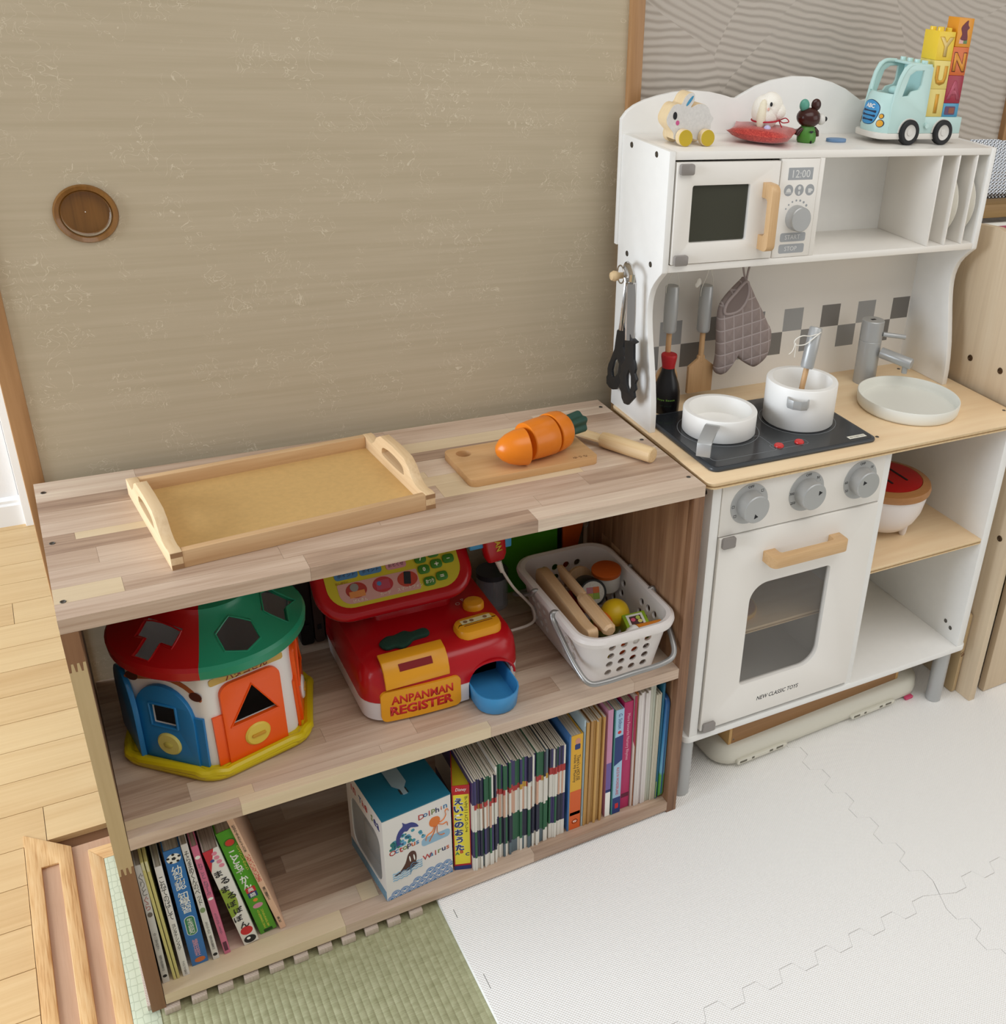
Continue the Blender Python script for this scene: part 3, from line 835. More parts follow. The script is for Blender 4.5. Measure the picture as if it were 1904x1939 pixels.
rectline(0.1385, 0.2010, 0.0495, 0.0665, 0.006, 0.0006)
for x in (0.1518, 0.1878):
    part('button', MB().lathe([(0.0001, 0.0034), (0.0058, 0.0030), (0.0070, 0.0016), (0.0072, 0.0)], 24), red_p, hob, loc=(x, 0.0580, 0.5786), label='round red hob button')
st_ = part('sticker', MB().box(-0.016, 0.016, -0.0042, 0.0042, 0, 0.0002), mat('sticker_cream', '#e5e1d2', 0.6), hob, loc=(0.2835, 0.0435, 0.5786), label='white sticker')
text('NEW CLASSIC TOYS', black, st_, (0, 0, 0.0002), (0, 0, 0), size=0.0026, width=0.027, depth=0.0001)

# tap
tap = part('tap', MB().lathe([(0.0001, 0.0), (0.0188, 0.0), (0.0188, 0.0745), (0.0182, 0.0752), (0.0188, 0.0760), (0.0188, 0.1085), (0.0178, 0.1098), (0.0001, 0.1098)], 36), silver, kit, loc=(0.4515, 0.233, 0.5728), label='silver painted wooden tap')
part('spout', MB().tube([(0.010, -0.020, 0.058), (0.0265 * 1.35, -0.0515 * 1.35, 0.052)], 0.0092, 20), silver, tap, 0.0008)
part('outlet', MB().tube([(0.031, -0.060, 0.053), (0.031, -0.060, 0.034)], 0.0048, 16), silver, tap)
part('lever', MB().tube([(0.012, -0.015, 0.088), (0.046, -0.0335, 0.0855)], 0.0040, 16), silver, tap, 0.0006)
part('cap_mark', MB().box(-0.005, 0.004, -0.0025, 0.0025, 0, 0.0003), black, tap, loc=(0, 0, 0.1098))

# upper part
side_prof = [(0.297, 0.5728), (0.1735, 0.5728), (0.1738, 0.60), (0.1760, 0.62), (0.1805, 0.6463), (0.1855, 0.667), (0.1908, 0.6883), (0.1955, 0.706), (0.1990, 0.722), (0.2012, 0.735), (0.2022, 0.7455), (0.2018, 0.757), (0.1998, 0.767), (0.1955, 0.779), (0.188, 0.7895), (0.178, 0.800), (0.1690, 0.8085), (0.1685, 0.812), (0.1685, 0.966), (0.297, 0.966)]
part('upper_side', MB().prism(side_prof, 0.004, 0.0135, axis='X'), kw, kit, 0.0009)
part('upper_side', MB().prism(side_prof, 0.5775, 0.5878, axis='X'), kw, kit, 0.0009)
part('top_shelf', MB().box(0.0135, 0.5775, 0.1690, 0.2965, 0.9553, 0.9658), kw2, kit, 0.0008)
part('upper_shelf', MB().box(0.0135, 0.5775, 0.1690, 0.2900, 0.8087, 0.8187), kw2, kit, 0.0008)
bs = part('splashback', MB().box(0.0135, 0.5775, 0.2870, 0.2935, 0.5728, 0.8100), kw2, kit)
arch = [(0.0015, 0.815), (0.0015, 0.9844), (0.0096, 0.9946), (0.0204, 1.0021), (0.0362, 1.009), (0.0563, 1.0147), (0.0808, 1.0198), (0.1102, 1.0224), (0.1405, 1.0208), (0.1629, 1.017), (0.1766, 1.0137), (0.1829, 1.0138), (0.1897, 1.0174), (0.2154, 1.0299), (0.2419, 1.0383), (0.2785, 1.0448)]
arch = arch + [(0.593 - x, z) for x, z in reversed(arch)]
part('back_board', MB().prism(arch, 0.2970, 0.3045, axis='Y'), kw, kit, 0.0008)
part('cubby_back', MB().box(0.0135, 0.5775, 0.2880, 0.2938, 0.8187, 0.9553), kw, kit)
for k in range(-1, 13):
    x0 = 0.0768 + 0.0384 * k
    row = 0 if k % 2 == 0 else 1
    z1 = 0.6958 if row == 0 else 0.6578
    mm = (g1, g3, g2, g1, g2, g3, g1, g2, g3, g2, g1, g3, g3, g2)[k]
    xa, xb = max(x0, 0.0137), min(x0 + 0.0384, 0.5773)
    part('splash_tile', MB().box(xa, xb, 0.28685, 0.2872, z1 - 0.0378, z1), mm, bs)
# microwave
md = part('microwave_door', MB().prism([(0.0160, 0.8200), (0.1785, 0.8200), (0.1785, 0.9525), (0.0160, 0.9525)], 0.1665, 0.1745, [rrect(0.0410, 0.1320, 0.8480, 0.9232, 0.003)], axis='Y'), kw2, kit, 0.0006)
part('pane', MB().box(0.037, 0.136, 0.1715, 0.1730, 0.844, 0.927), smoke2, md)
part('handle', MB().prism([(z, y) for y, z in [(q[1], q[0]) for q in u_handle(0.0905, 0, 0.024, 0.0105)]], 0, 0.0132), beech, md, 0.0012, loc=(0.1655, 0.1665, 0.8345), rot=(0, -PI / 2, 0), label='upright beech handle of the microwave door')
hinge(0.0185, 0.0395, 0.9375, 0.9515, 0.1667, md)
hinge(0.0185, 0.0395, 0.8190, 0.8330, 0.1667, md)
part('partition', MB().box(0.2468, 0.2552, 0.1685, 0.288, 0.8187, 0.9553), kw2, kit, 0.0006)
mp_ = part('microwave_panel', MB().box(0.1812, 0.2463, 0.1680, 0.1760, 0.8192, 0.9548), kw2, kit, 0.0006)
prt = mat('print_grey', '#a2a5a8', 0.5); prw = mat('print_white', '#dcdcda', 0.5)
def pr_face(poly, name, m, z=0.00015):
    return part(name, MB().prism(poly, 0.1680 - z, 0.1681, axis='Y'), m, mp_)
pr_face(rrect(0.1938, 0.2360, 0.9265, 0.9430, 0.0005), 'display', prt)
text('12:00', prw, mp_, (0.2162, 0.16785, 0.9347), size=0.0105, width=0.030, depth=0.0001)
for i, x in enumerate((0.1972, 0.2155, 0.2338)):
    pr_face(circ(x, 0.9125, 0.0078, 28), 'symbol_disc', prt)
    if i == 0: sh_ = [[(x - 0.0045, 0.9100), (x + 0.0045, 0.9100), (x + 0.0030, 0.9140), (x, 0.9155), (x - 0.0030, 0.9140)], [(x - 0.0055, 0.9085), (x + 0.0055, 0.9085), (x + 0.0055, 0.9092), (x - 0.0055, 0.9092)]]
    elif i == 1: sh_ = [circ(x, 0.9155, 0.0028, 6), circ(x, 0.9088, 0.0017, 10, 0.0027)]
    else: sh_ = [[(x - 0.0032, 0.9145), (x + 0.0030, 0.9145), (x + 0.0022, 0.9085), (x - 0.0024, 0.9085)], circ(x + 0.0038, 0.9120, 0.0014, 10)]
    for q in sh_: pr_face(q, 'symbol', prw, 0.0003)
for a in range(7):
    t = R(150 - a * 18)
    pr_face(circ(0.2150 + 0.0218 * math.cos(t), 0.8760 + 0.0225 * math.sin(t), 0.0012 + 0.0001 * a, 12), 'dot', prt)
part('knob', MB().lathe([(0.0001, 0.0145), (0.0160, 0.0145), (0.0172, 0.0134), (0.0178, 0.0005), (0.0178, 0.0)], 36), silver, mp_, loc=(0.2150, 0.1680, 0.8745), rot=(PI / 2, 0, 0), angle=40)
pr_face(rrect(0.1920, 0.2362, 0.8410, 0.8535, 0.003), 'start_key', prt); text('START', prw, mp_, (0.2135, 0.16785, 0.8473), size=0.0064, depth=0.0001)
pr_face(rrect(0.1915, 0.2360, 0.8245, 0.8375, 0.003), 'stop_key', prt); text('STOP', prw, mp_, (0.2125, 0.16785, 0.8310), size=0.0064, depth=0.0001)
# plate rack slats
for x in (0.4765, 0.5130, 0.5500):
    part('rack_slat', MB().box(x, x + 0.0028, 0.1690, 0.2880, 0.8187, 0.9553), kw2, kit, 0.0006)
# wooden peg on the outer side, under-shelf hooks
part('peg', MB().lathe([(0.0001, 0.0), (0.0042, 0.0), (0.0045, 0.018), (0.0068, 0.022), (0.0075, 0.026), (0.0055, 0.0305), (0.0001, 0.032)], 20), mat('peg_wood', '#d9bd92', 0.5), kit, loc=(0.004, 0.255, 0.783), rot=(0, -PI / 2, 0))
for x in (0.071, 0.129, 0.186):
    part('hook', MB().tube(spline([(x, 0.245, 0.8087), (x, 0.245, 0.802), (x, 0.242, 0.799), (x, 0.238, 0.801), (x, 0.237, 0.804)], 4), 0.0012, 8), silver, kit)
# ================================================================ things on and in the kitchen
pot_w = mat('pot_white', '#f1efea', 0.45)
stick_w = wood('stick_wood', [(0.0, '#b98f62'), (1.0, '#d0a87a')], 'Z', grain=2.0, fine=0.8, rnd=0.2, rough=0.5, world=False)
def kthing(name, label, cat, x, y, z, rz=0.0, group=None):
    return thing(name, label, cat, KP(x, y, z), KA + rz, group)

HZ = 0.5787
# frying pan
t = kthing('frying_pan', 'low white wooden frying pan with a flat grey handle on the hob', 'pan', 0.1000, 0.1397, HZ)
part('bowl', MB().lathe([(0.0001, 0.0), (0.0525, 0.0), (0.0540, 0.0015), (0.0542, 0.0325), (0.0530, 0.0340), (0.0462, 0.0340), (0.0450, 0.0325), (0.0440, 0.008), (0.042, 0.0065), (0.0001, 0.0065)], 56), pot_w, t, angle=50)
hp = [(0.050, 0.029), (0.064, 0.032), (0.107, 0.0285), (0.1135, 0.0245), (0.1150, 0.006), (0.1105, 0.006), (0.1090, 0.0215), (0.1050, 0.0240), (0.064, 0.0275), (0.050, 0.0245)]
part('handle', MB().prism(hp, -0.0100, 0.0100, axis='Y'), silver, t, 0.0006, rot=(0, 0, R(227)), label='flat grey handle bent down at its end')
# saucepan
t = kthing('saucepan', 'tall white wooden saucepan with two small grey loop handles on the hob', 'pot', 0.2367, 0.1305, HZ)
part('bowl', MB().lathe([(0.0001, 0.0), (0.0520, 0.0), (0.0540, 0.002), (0.0541, 0.0635), (0.0530, 0.0655), (0.0455, 0.0657), (0.0440, 0.064), (0.0435, 0.009), (0.0415, 0.007), (0.0001, 0.007)], 56), pot_w, t, angle=50)
lp = MB()
lo = [(-0.0165, 0.0), (-0.0145, 0.010), (-0.006, 0.0150), (0.006, 0.0150), (0.0145, 0.010), (0.0165, 0.0)]
li = [(0.0145, 0.0), (0.0125, 0.0085), (0.0055, 0.0128), (-0.0055, 0.0128), (-0.0125, 0.0085), (-0.0145, 0.0)]
lp.prism(lo + li, 0.0, 0.0135)
lpm = lp.mesh('loop_handle', bevel=0.0004)
for a in (229, 49):
    link('loop_handle', lpm, silver, t, (0.0535 * math.cos(R(a)), 0.0535 * math.sin(R(a)), 0.041), (0, 0, R(a - 90)))
part('screw', MB().lathe([(0.0001, 0.001), (0.003, 0.0006), (0.0034, 0.0)], 12), steel, t, loc=(0.0438 * math.cos(R(49)), 0.0438 * math.sin(R(49)), 0.043), rot=(0, -PI / 2, R(49)))
# ladle standing in the saucepan
def hung_tool(name, label, x, y, z0, stem, handle, tilt, blade=None, rot=None, mstick=None):
    t = kthing(name, label, 'kitchen tool', x, y, z0)
    if rot: t.rotation_euler = rot
    part('shaft', MB().tube([(0, 0, stem[0]), (0, 0, stem[1])], 0.0042, 14), stick_w, t)
    h = part('grip', MB().lathe([(0.0001, 0.0), (0.0085, 0.0), (0.0100, 0.003), (0.0103, handle * 0.5), (0.0098, handle - 0.002), (0.0085, handle), (0.0001, handle)], 24), silver, t, loc=(0, 0, stem[1] - 0.002), label='grey painted grip')
    return t, h
t, h = hung_tool('ladle', 'small wooden ladle with a silver grip leaning in the saucepan', 0.228, 0.125, HZ + 0.012, (0.0, 0.072), 0.062, 0, rot=(R(-8), R(14), KA))
part('bowl', MB().ball((0, 0, 0), (0.012, 0.012, 0.005), 16), stick_w, t)
cord_m = mat('white_cord', '#e8e4da', 0.8)
part('cord', MB().tube(spline([(0.010, 0.0, 0.122), (0.0, -0.009, 0.124), (-0.012, -0.006, 0.118), (-0.026, -0.004, 0.116), (-0.034, 0, 0.108), (-0.030, 0.002, 0.101), (-0.018, -0.004, 0.104), (-0.010, -0.008, 0.113), (0.0, -0.0115, 0.1255), (0.010, -0.002, 0.124)], 5), 0.0008, 6).tube(spline([(-0.032, 0, 0.104), (-0.036, -0.002, 0.092), (-0.040, 0, 0.086)], 4), 0.0006, 6).tube(spline([(-0.032, 0, 0.104), (-0.031, -0.002, 0.092), (-0.028, 0, 0.083)], 4), 0.0006, 6), cord_m, t)
# tools hanging from the under-shelf hooks
t, h = hung_tool('spoon', 'wooden spoon with a silver grip hung behind the soy sauce bottle', 0.0712, 0.250, 0.6035, (0.03, 0.0925), 0.070, 0)
part('bowl', MB().ball((0, 0, 0.016), (0.020, 0.005, 0.024), 20), stick_w, t)
part('loop', MB().tube(spline([(-0.0105, -0.001, 0.150), (-0.0105, -0.002, 0.162), (-0.004, -0.004, 0.182), (0.0, -0.008, 0.2005), (0.004, -0.004, 0.182), (0.0105, 0, 0.165), (0.0103, 0, 0.150)], 5), 0.0005, 6), cord_m, t)
t, h = hung_tool('spatula', 'flat wooden spatula with a silver grip hung beside the oven mitt', 0.1300, 0.250, 0.5915, (0.05, 0.0995), 0.071, 0)
part('blade', MB().prism([(-0.0215, 0.0), (0.0225, 0.0), (0.0225, 0.0425), (0.006, 0.0545), (0.006, 0.060), (-0.006, 0.060), (-0.006, 0.0545), (-0.0215, 0.0435)], -0.003, 0.003, axis='Y'), stick_w, t, 0.001)
part('loop', MB().tube(spline([(-0.0105, -0.002, 0.153), (-0.0105, -0.003, 0.166), (-0.004, -0.005, 0.186), (0.0, -0.0085, 0.2125), (0.004, -0.004, 0.19), (0.0105, 0, 0.175), (0.0103, 0, 0.155)], 5), 0.0005, 6), cord_m, t)
part('bow', MB().ball((-0.016, -0.003, 0.175), (0.004, 0.001, 0.006), 8).ball((-0.019, -0.003, 0.171), (0.0035, 0.001, 0.004), 8), cord_m, t)

# oven mitt
mitt_m, nt, b = newmat('mitt_cloth')
if True:
    Lk = nt.links.new
    tc = N(nt, 'ShaderNodeTexCoord')
    mp = N(nt, 'ShaderNodeMapping'); mp.inputs['Rotation'].default_value = (0, R(8), 0); mp.inputs['Scale'].default_value = (62, 1, 52); Lk(tc.outputs['Object'], mp.inputs['Vector'])
    sp = N(nt, 'ShaderNodeSeparateXYZ'); Lk(mp.outputs[0], sp.inputs[0])
    o = []
    for a in ('X', 'Z'):
        f = N(nt, 'ShaderNodeMath', operation='FRACT'); Lk(sp.outputs[a], f.inputs[0])
        g_ = N(nt, 'ShaderNodeMath', operation='PINGPONG'); g_.inputs[1].default_value = 0.5; Lk(f.outputs[0], g_.inputs[0]); o.append(g_)
    mn = N(nt, 'ShaderNodeMath', operation='MINIMUM'); Lk(o[0].outputs[0], mn.inputs[0]); Lk(o[1].outputs[0], mn.inputs[1])
    cr = N(nt, 'ShaderNodeValToRGB')
    cr.color_ramp.elements[0].position = 0.03; cr.color_ramp.elements[0].color = lin('#b9aca9')
    cr.color_ramp.elements[1].position = 0.06; cr.color_ramp.elements[1].color = lin('#93847f')
    Lk(mn.outputs[0], cr.inputs['Fac']); Lk(cr.outputs['Color'], b.inputs['Base Color']); b.inputs['Roughness'].default_value = 0.9
    pw = N(nt, 'ShaderNodeMath', operation='POWER'); pw.inputs[1].default_value = 0.5; Lk(mn.outputs[0], pw.inputs[0])
    bp = N(nt, 'ShaderNodeBump'); bp.inputs['Strength'].default_value = 0.8; bp.inputs['Distance'].default_value = 0.003
    Lk(pw.outputs[0], bp.inputs['Height']); Lk(bp.outputs[0], b.inputs['Normal'])
mitt_p = mat('mitt_plain', '#a1938f', 0.9)
mitt_i = mat('mitt_lining', '#7d6f6a', 0.95)
mo = [(0.1843, 0.7725), (0.1939, 0.7639), (0.2069, 0.7428), (0.2227, 0.7196), (0.2353, 0.6991), (0.2447, 0.6841), (0.2458, 0.6584), (0.2399, 0.6403), (0.2232, 0.6286), (0.2115, 0.63), (0.1885, 0.6448), (0.1776, 0.656), (0.1778, 0.6475), (0.1721, 0.634), (0.1621, 0.623), (0.1525, 0.6235), (0.1462, 0.6314), (0.1479, 0.6523), (0.1468, 0.6774), (0.1447, 0.705), (0.146, 0.7291), (0.1522, 0.7419), (0.166, 0.7567), (0.1815, 0.7701)]
OX, OZ = 0.186, 0.70
t = kthing('oven_mitt', 'quilted grey oven mitt hanging by its loop under the shelf', 'oven mitt', OX, 0.236, OZ)
mo2 = smooth_poly([(x - OX, z - OZ) for x, z in mo], 3)
def pillow(outline, d, cx, cz):
    """puffed flat shape: outline shrunk ring by ring towards both faces"""
    mb = MB(); k = len(outline); rings = []
    steps = [(1.0, 0.0), (0.985, 0.45), (0.93, 0.8), (0.80, 0.98), (0.55, 1.0)]
    lay = [(s, -d * h) for s, h in reversed(steps)] + [(s, d * h) for s, h in steps[1:]]
    vs = []
    for s, yy in lay:
        for (x, z) in outline:
            vs.append((cx + (x - cx) * s, yy, cz + (z - cz) * s))
    fs = []
    for r_ in range(len(lay) - 1):
        for i in range(k):
            j = (i + 1) % k
            fs.append((r_ * k + i, r_ * k + j, (r_ + 1) * k + j, (r_ + 1) * k + i))
    fs.append(tuple(reversed(range(k)))); fs.append(tuple(range((len(lay) - 1) * k, len(lay) * k)))
    return mb.add(vs, fs)
part('palm', pillow(mo2, 0.009, 0.005, -0.035), mitt_m, t, angle=60)
op = [(0.1514, 0.7219), (0.1521, 0.7366), (0.1664, 0.7527), (0.184, 0.7686), (0.1899, 0.7522), (0.1843, 0.7339), (0.1715, 0.7228)]
op2 = smooth_poly([(x - OX, z - OZ) for x, z in op], 4)
part('opening', MB().prism(op2, -0.0102, -0.0085, axis='Y'), mitt_i, t)
part('hem', MB().tube([(x, -0.0098, z) for x, z in op2], 0.0022, 8, closed=True), mitt_p, t)
part('loop', MB().tube(spline([(0.0, -0.004, 0.068), (-0.004, -0.003, 0.080), (-0.0062, -0.001, 0.095), (-0.004, 0.002, 0.1035), (0.004, 0.002, 0.1035), (0.007, -0.001, 0.093), (0.003, -0.003, 0.080), (0.001, -0.004, 0.066)], 5), 0.0016, 8), mitt_p, t)

# soy sauce bottle
t = kthing('sauce_bottle', 'black wooden soy sauce bottle with a red cap behind the frying pan', 'bottle', 0.0680, 0.2400, 0.5729)
part('body', MB().lathe([(0.0001, 0.0), (0.0185, 0.0), (0.0197, 0.002), (0.0205, 0.018), (0.0198, 0.032), (0.0172, 0.045), (0.0130, 0.056), (0.0100, 0.064), (0.0094, 0.070), (0.0001, 0.070)], 36), mat('soy_black', '#121012', 0.3), t)
part('cap', MB().lathe([(0.0001, 0.070), (0.0098, 0.070), (0.0100, 0.074), (0.0120, 0.086), (0.0120, 0.089), (0.0112, 0.0905), (0.0001, 0.0910)], 32), mat('soy_red', '#a9161c', 0.4), t)
soyg = mat('soy_print', '#7fb04a', 0.5)
def wrap_text(body, m, parent, r, z, ang, size, width):
    me = text_mesh(body, size, depth=0.00012, width=width).copy()
    me.materials.clear(); me.materials.append(m)
    for v in me.vertices:
        a = ang + v.co.x / r; q = r + v.co.z
        v.co = Vector((q * math.cos(a), q * math.sin(a), z + v.co.y))
    return link('lettering', me, m, parent)
wrap_text('Soya Sauce', soyg, t, 0.0203, 0.024, R(238), 0.0036, 0.028)
wrap_text('NET 10 FL.OZ', mat('soy_print_dim', '#2d4030', 0.5), t, 0.02045, 0.015, R(238), 0.0022, 0.018)

# round white basin
t = kthing('sink_basin', 'shallow round white basin standing on the worktop under the tap', 'basin', 0.4483, 0.1177, 0.5729)
part('dish', MB().lathe([(0.0001, 0.0), (0.0765, 0.0), (0.0795, 0.0012), (0.0818, 0.005), (0.0828, 0.012), (0.0830, 0.0205), (0.0824, 0.0217), (0.0812, 0.0217), (0.0805, 0.0207), (0.0800, 0.011), (0.0775, 0.0058), (0.0720, 0.0046), (0.0001, 0.0045)], 72), mat('basin_white', '#e6e6dd', 0.35), t, angle=50)

# tongs on the peg
chrome = mat('tong_steel', '#c9c6c3', 0.12, 1.0)
blk = mat('tong_black', '#16171a', 0.45)
t = thing('tongs', 'steel kitchen tongs with black slotted tips hung on the side peg', 'tongs', KP(-0.012, 0.255, 0.783), KA)
def yz(P): return [(y - 0.255, z - 0.783) for y, z in P]
LH = yz([(0.2666, 0.6989), (0.2602, 0.7036), (0.239, 0.708), (0.228, 0.7052), (0.2421, 0.6992), (0.2456, 0.6803), (0.2367, 0.6729), (0.2405, 0.668), (0.2341, 0.6606), (0.239, 0.655), (0.2367, 0.6463), (0.242, 0.640), (0.2420, 0.633), (0.2498, 0.6252), (0.2507, 0.6194), (0.261, 0.609), (0.2719, 0.6046), (0.283, 0.604), (0.2922, 0.607), (0.2933, 0.6172), (0.290, 0.622), (0.291, 0.631), (0.288, 0.6399), (0.283, 0.648), (0.2721, 0.6685)])
part('tip', MB().prism(LH, 0.0045, 0.0085, [yz([(0.2635, 0.6580), (0.2560, 0.651), (0.2580, 0.636), (0.2670, 0.6265), (0.2745, 0.6252), (0.2765, 0.634), (0.2710, 0.650)])], axis='X'), blk, t, 0.0008)
RH = yz([(0.2182, 0.7034), (0.1927, 0.7126), (0.181, 0.7109), (0.1917, 0.7041), (0.1893, 0.6825), (0.185, 0.677), (0.1828, 0.6707), (0.185, 0.664), (0.1774, 0.6571), (0.182, 0.650), (0.1785, 0.642), (0.184, 0.636), (0.1809, 0.6290), (0.188, 0.622), (0.1999, 0.6101), (0.211, 0.608), (0.2189, 0.614), (0.2215, 0.622), (0.2295, 0.628), (0.225, 0.636), (0.2295, 0.644), (0.2240, 0.652), (0.226, 0.660), (0.2145, 0.6736)])
part('tip', MB().prism(RH, -0.0085, -0.0045, [yz([(0.2010, 0.6640), (0.1950, 0.656), (0.1930, 0.642), (0.1970, 0.6300), (0.2045, 0.639), (0.2070, 0.653)])], axis='X'), blk, t, 0.0008)
part('arm', MB().tube([(0.0065, -0.012, 0.0), (0.0065, -0.015, -0.004), (0.0065, -0.0041, -0.078)], 0.0075, 12, flat=0.55), chrome, t)
part('arm', MB().tube([(-0.0065, -0.042, 0.0), (-0.0065, -0.0453, 0.002), (-0.0065, -0.0494, -0.0765)], 0.0080, 12, flat=0.55), chrome, t)
part('spring_band', MB().tube([(0.0065, -0.012, 0.0), (0.003, -0.006, 0.014), (0.0, -0.016, 0.022), (-0.004, -0.034, 0.022), (-0.0065, -0.046, 0.014), (-0.0065, -0.044, 0.0)], 0.0042, 10, flat=0.5), chrome, t)
part('hang_ring', MB().tube([(0.0, -0.001 + 0.0105 * math.cos(a * PI / 10), 0.002 + 0.0125 * math.sin(a * PI / 10)) for a in range(20)], 0.0011, 8, closed=True), chrome, t)

# plates in the rack
plm = mat('plate_white', '#e4e0d4', 0.4)
for i, x in enumerate((0.5205, 0.5575)):
    t = thing('play_plate', ('round white play plate in the middle slot of the rack', 'round white play plate in the rack slot next to the kitchen side')[i], 'plate', KP(x, 0.2295, 0.8187 + 0.0585), KA, group='plates in the rack')
    part('disc', MB().lathe([(0.0001, 0.0), (0.046, 0.0), (0.052, 0.004), (0.0585, 0.0085), (0.0575, 0.0105), (0.050, 0.0065), (0.045, 0.0035), (0.0001, 0.003)], 48, M=Matrix.Rotation(PI / 2, 4, 'Y')), plm, t, angle=60)

# toy plate in the oven
t = kthing('wooden_disc', 'round yellow and brown wooden disc on the oven shelf', 'toy food', 0.131, 0.095, 0.2807)
part('rim', MB().lathe([(0.0001, 0.0), (0.036, 0.0), (0.0375, 0.002), (0.0375, 0.007), (0.0365, 0.0085), (0.0001, 0.0085)], 40), mat('disc_yellow', '#dfae52', 0.5), t)
part('top_face', MB().lathe([(0.0001, 0.0092), (0.0345, 0.0092), (0.035, 0.0084)], 40), mat('disc_brown', '#b97b42', 0.5), t)

# bowl toy with red lid in the open compartment
t = kthing('toy_bowl', 'white three-legged bowl with a red slotted wooden lid in the open compartment', 'toy bowl', 0.434, 0.118, 0.3516)
part('bowl', MB().lathe([(0.0001, 0.010), (0.030, 0.0105), (0.046, 0.016), (0.058, 0.030), (0.066, 0.048), (0.0705, 0.072), (0.0715, 0.082), (0.0690, 0.082), (0.0001, 0.080)], 48), mat('bowl_white', '#eae2de', 0.3), t, angle=60)
part('lid_ring', MB().lathe([(0.0705, 0.082), (0.0745, 0.083), (0.0755, 0.088), (0.0735, 0.0945), (0.060, 0.0985), (0.0585, 0.0965), (0.0585, 0.082)], 48, closed=True), wood('lid_wood', [(0, '#9c6a3e'), (1, '#b8834f')], 'X', grain=1.5, rnd=0.1, rough=0.4, world=False), t, label='brown wooden rim of the lid')
part('lid_top', MB().lathe([(0.0001, 0.1000), (0.050, 0.0995), (0.0585, 0.0985), (0.0588, 0.094)], 48), mat('lid_red', '#b01015', 0.4), t, label='red lid centre')
for x in (-0.012, 0.020):
    part('lid_slot', MB().prism(rrect(x - 0.0022, x + 0.0022, -0.028, 0.020, 0.002), 0.0997, 0.1003), black, t)
ft = MB().lathe([(0.0001, 0.0), (0.0045, 0.0), (0.0062, 0.004), (0.0075, 0.016), (0.0085, 0.024)], 16).mesh('foot')
for a in (-55, 65, 185):
    link('foot', ft, MATS['bowl_white'], t, (0.042 * math.cos(R(a)), 0.042 * math.sin(R(a)), 0.0))

# plastic case and wooden box stowed below the kitchen
case_m = mat('case_cream', '#d9d5c6', 0.45)
def xf(P, ang, cx, cy):
    c, s_ = math.cos(ang), math.sin(ang)
    return [(cx + (x - cx) * c - (y - cy) * s_, cy + (x - cx) * s_ + (y - cy) * c) for x, y in P]
t = thing('plastic_case', 'cream plastic carrying case lying flat under the kitchen', 'case', (0.845, 0.036, 0.0), R(1.2))
def loft(rings, capa=True, capb=True):
    k = len(rings[0]); vs = [p for r_ in rings for p in r_]; fs = []
    for r_ in range(len(rings) - 1):
        for i in range(k):
            j = (i + 1) % k
            fs.append((r_ * k + i, r_ * k + j, (r_ + 1) * k + j, (r_ + 1) * k + i))
    if capa: fs.append(tuple(reversed(range(k))))
    if capb: fs.append(tuple(range((len(rings) - 1) * k, len(rings) * k)))
    return MB().add(vs, fs)
def rr3(x0, x1, y0, y1, r, z, n=6): return [(x, y, z) for x, y in rrect(x0, x1, y0, y1, r, n)]
part('shell', loft([rr3(0.006, 0.457, 0.006, 0.230, 0.035, 0.004), rr3(0.001, 0.462, 0.001, 0.235, 0.038, 0.008), rr3(0, 0.463, 0, 0.236, 0.038, 0.018), rr3(0.002, 0.461, 0.002, 0.234, 0.038, 0.036), rr3(0.010, 0.453, 0.010, 0.226, 0.032, 0.0415)]), case_m, t, angle=50)
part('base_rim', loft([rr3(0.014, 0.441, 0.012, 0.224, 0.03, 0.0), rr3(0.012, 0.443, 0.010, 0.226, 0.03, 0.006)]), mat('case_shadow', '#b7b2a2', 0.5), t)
for x in (0.085, 0.335):
    l = part('latch', MB().prism(rrect(x - 0.052, x + 0.052, 0.008, 0.0165, 0.004), -0.0055, 0.001, axis='Y'), case_m, t, 0.0008)
    for dx, w in ((-0.040, 0.007), (-0.020, 0.0025), (0.018, 0.0035), (0.036, 0.007)):
        part('latch_hole', MB().box(x + dx - w, x + dx + w, -0.0058, -0.0050, 0.0105, 0.0145), mat('latch_gap', '#6f6a5d', 0.8), l)
part('tab', MB().prism(rrect(0.418, 0.436, 0.001, 0.007, 0.002), -0.004, 0.002, axis='Y'), mat('tab_pink', '#d0496f', 0.5), t)
crate = wood('crate_wood', [(0.0, '#8a6238'), (1.0, '#a87b4b')], 'X', grain=0.7, fine=0.6, rnd=0.15, rough=0.5, world=False)
t = thing('wooden_box', 'flat brown wooden box lying on the cream case under the kitchen', 'box', (0.874, 0.050, 0.0416), R(1.8))
part('front', MB().box(0, 0.372, 0, 0.006, 0, 0.058), crate, t, 0.0006)
part('side', MB().box(-0.0062, 0, 0, 0.150, 0, 0.058), wood('crate_side', [(0, '#b48a52'), (1, '#cfa668')], 'Y', grain=0.8, rnd=0.1, rough=0.5, world=False), t, 0.0006)
part('side', MB().box(0.372, 0.3782, 0, 0.150, 0, 0.058), MATS['crate_side'], t, 0.0006)
part('back', MB().box(0, 0.372, 0.144, 0.150, 0, 0.058), crate, t)
part('bottom', MB().box(0, 0.372, 0.006, 0.144, 0, 0.004), crate, t)
for z in (0.008, 0.048):
    part('nail', MB().lathe([(0.0001, 0.0006), (0.0014, 0.0004), (0.0017, 0)], 10), steel, t, loc=(0.004, 0.0, z), rot=(PI / 2, 0, 0))

# ================================================================ toys on top of the kitchen
TZ = 0.9659
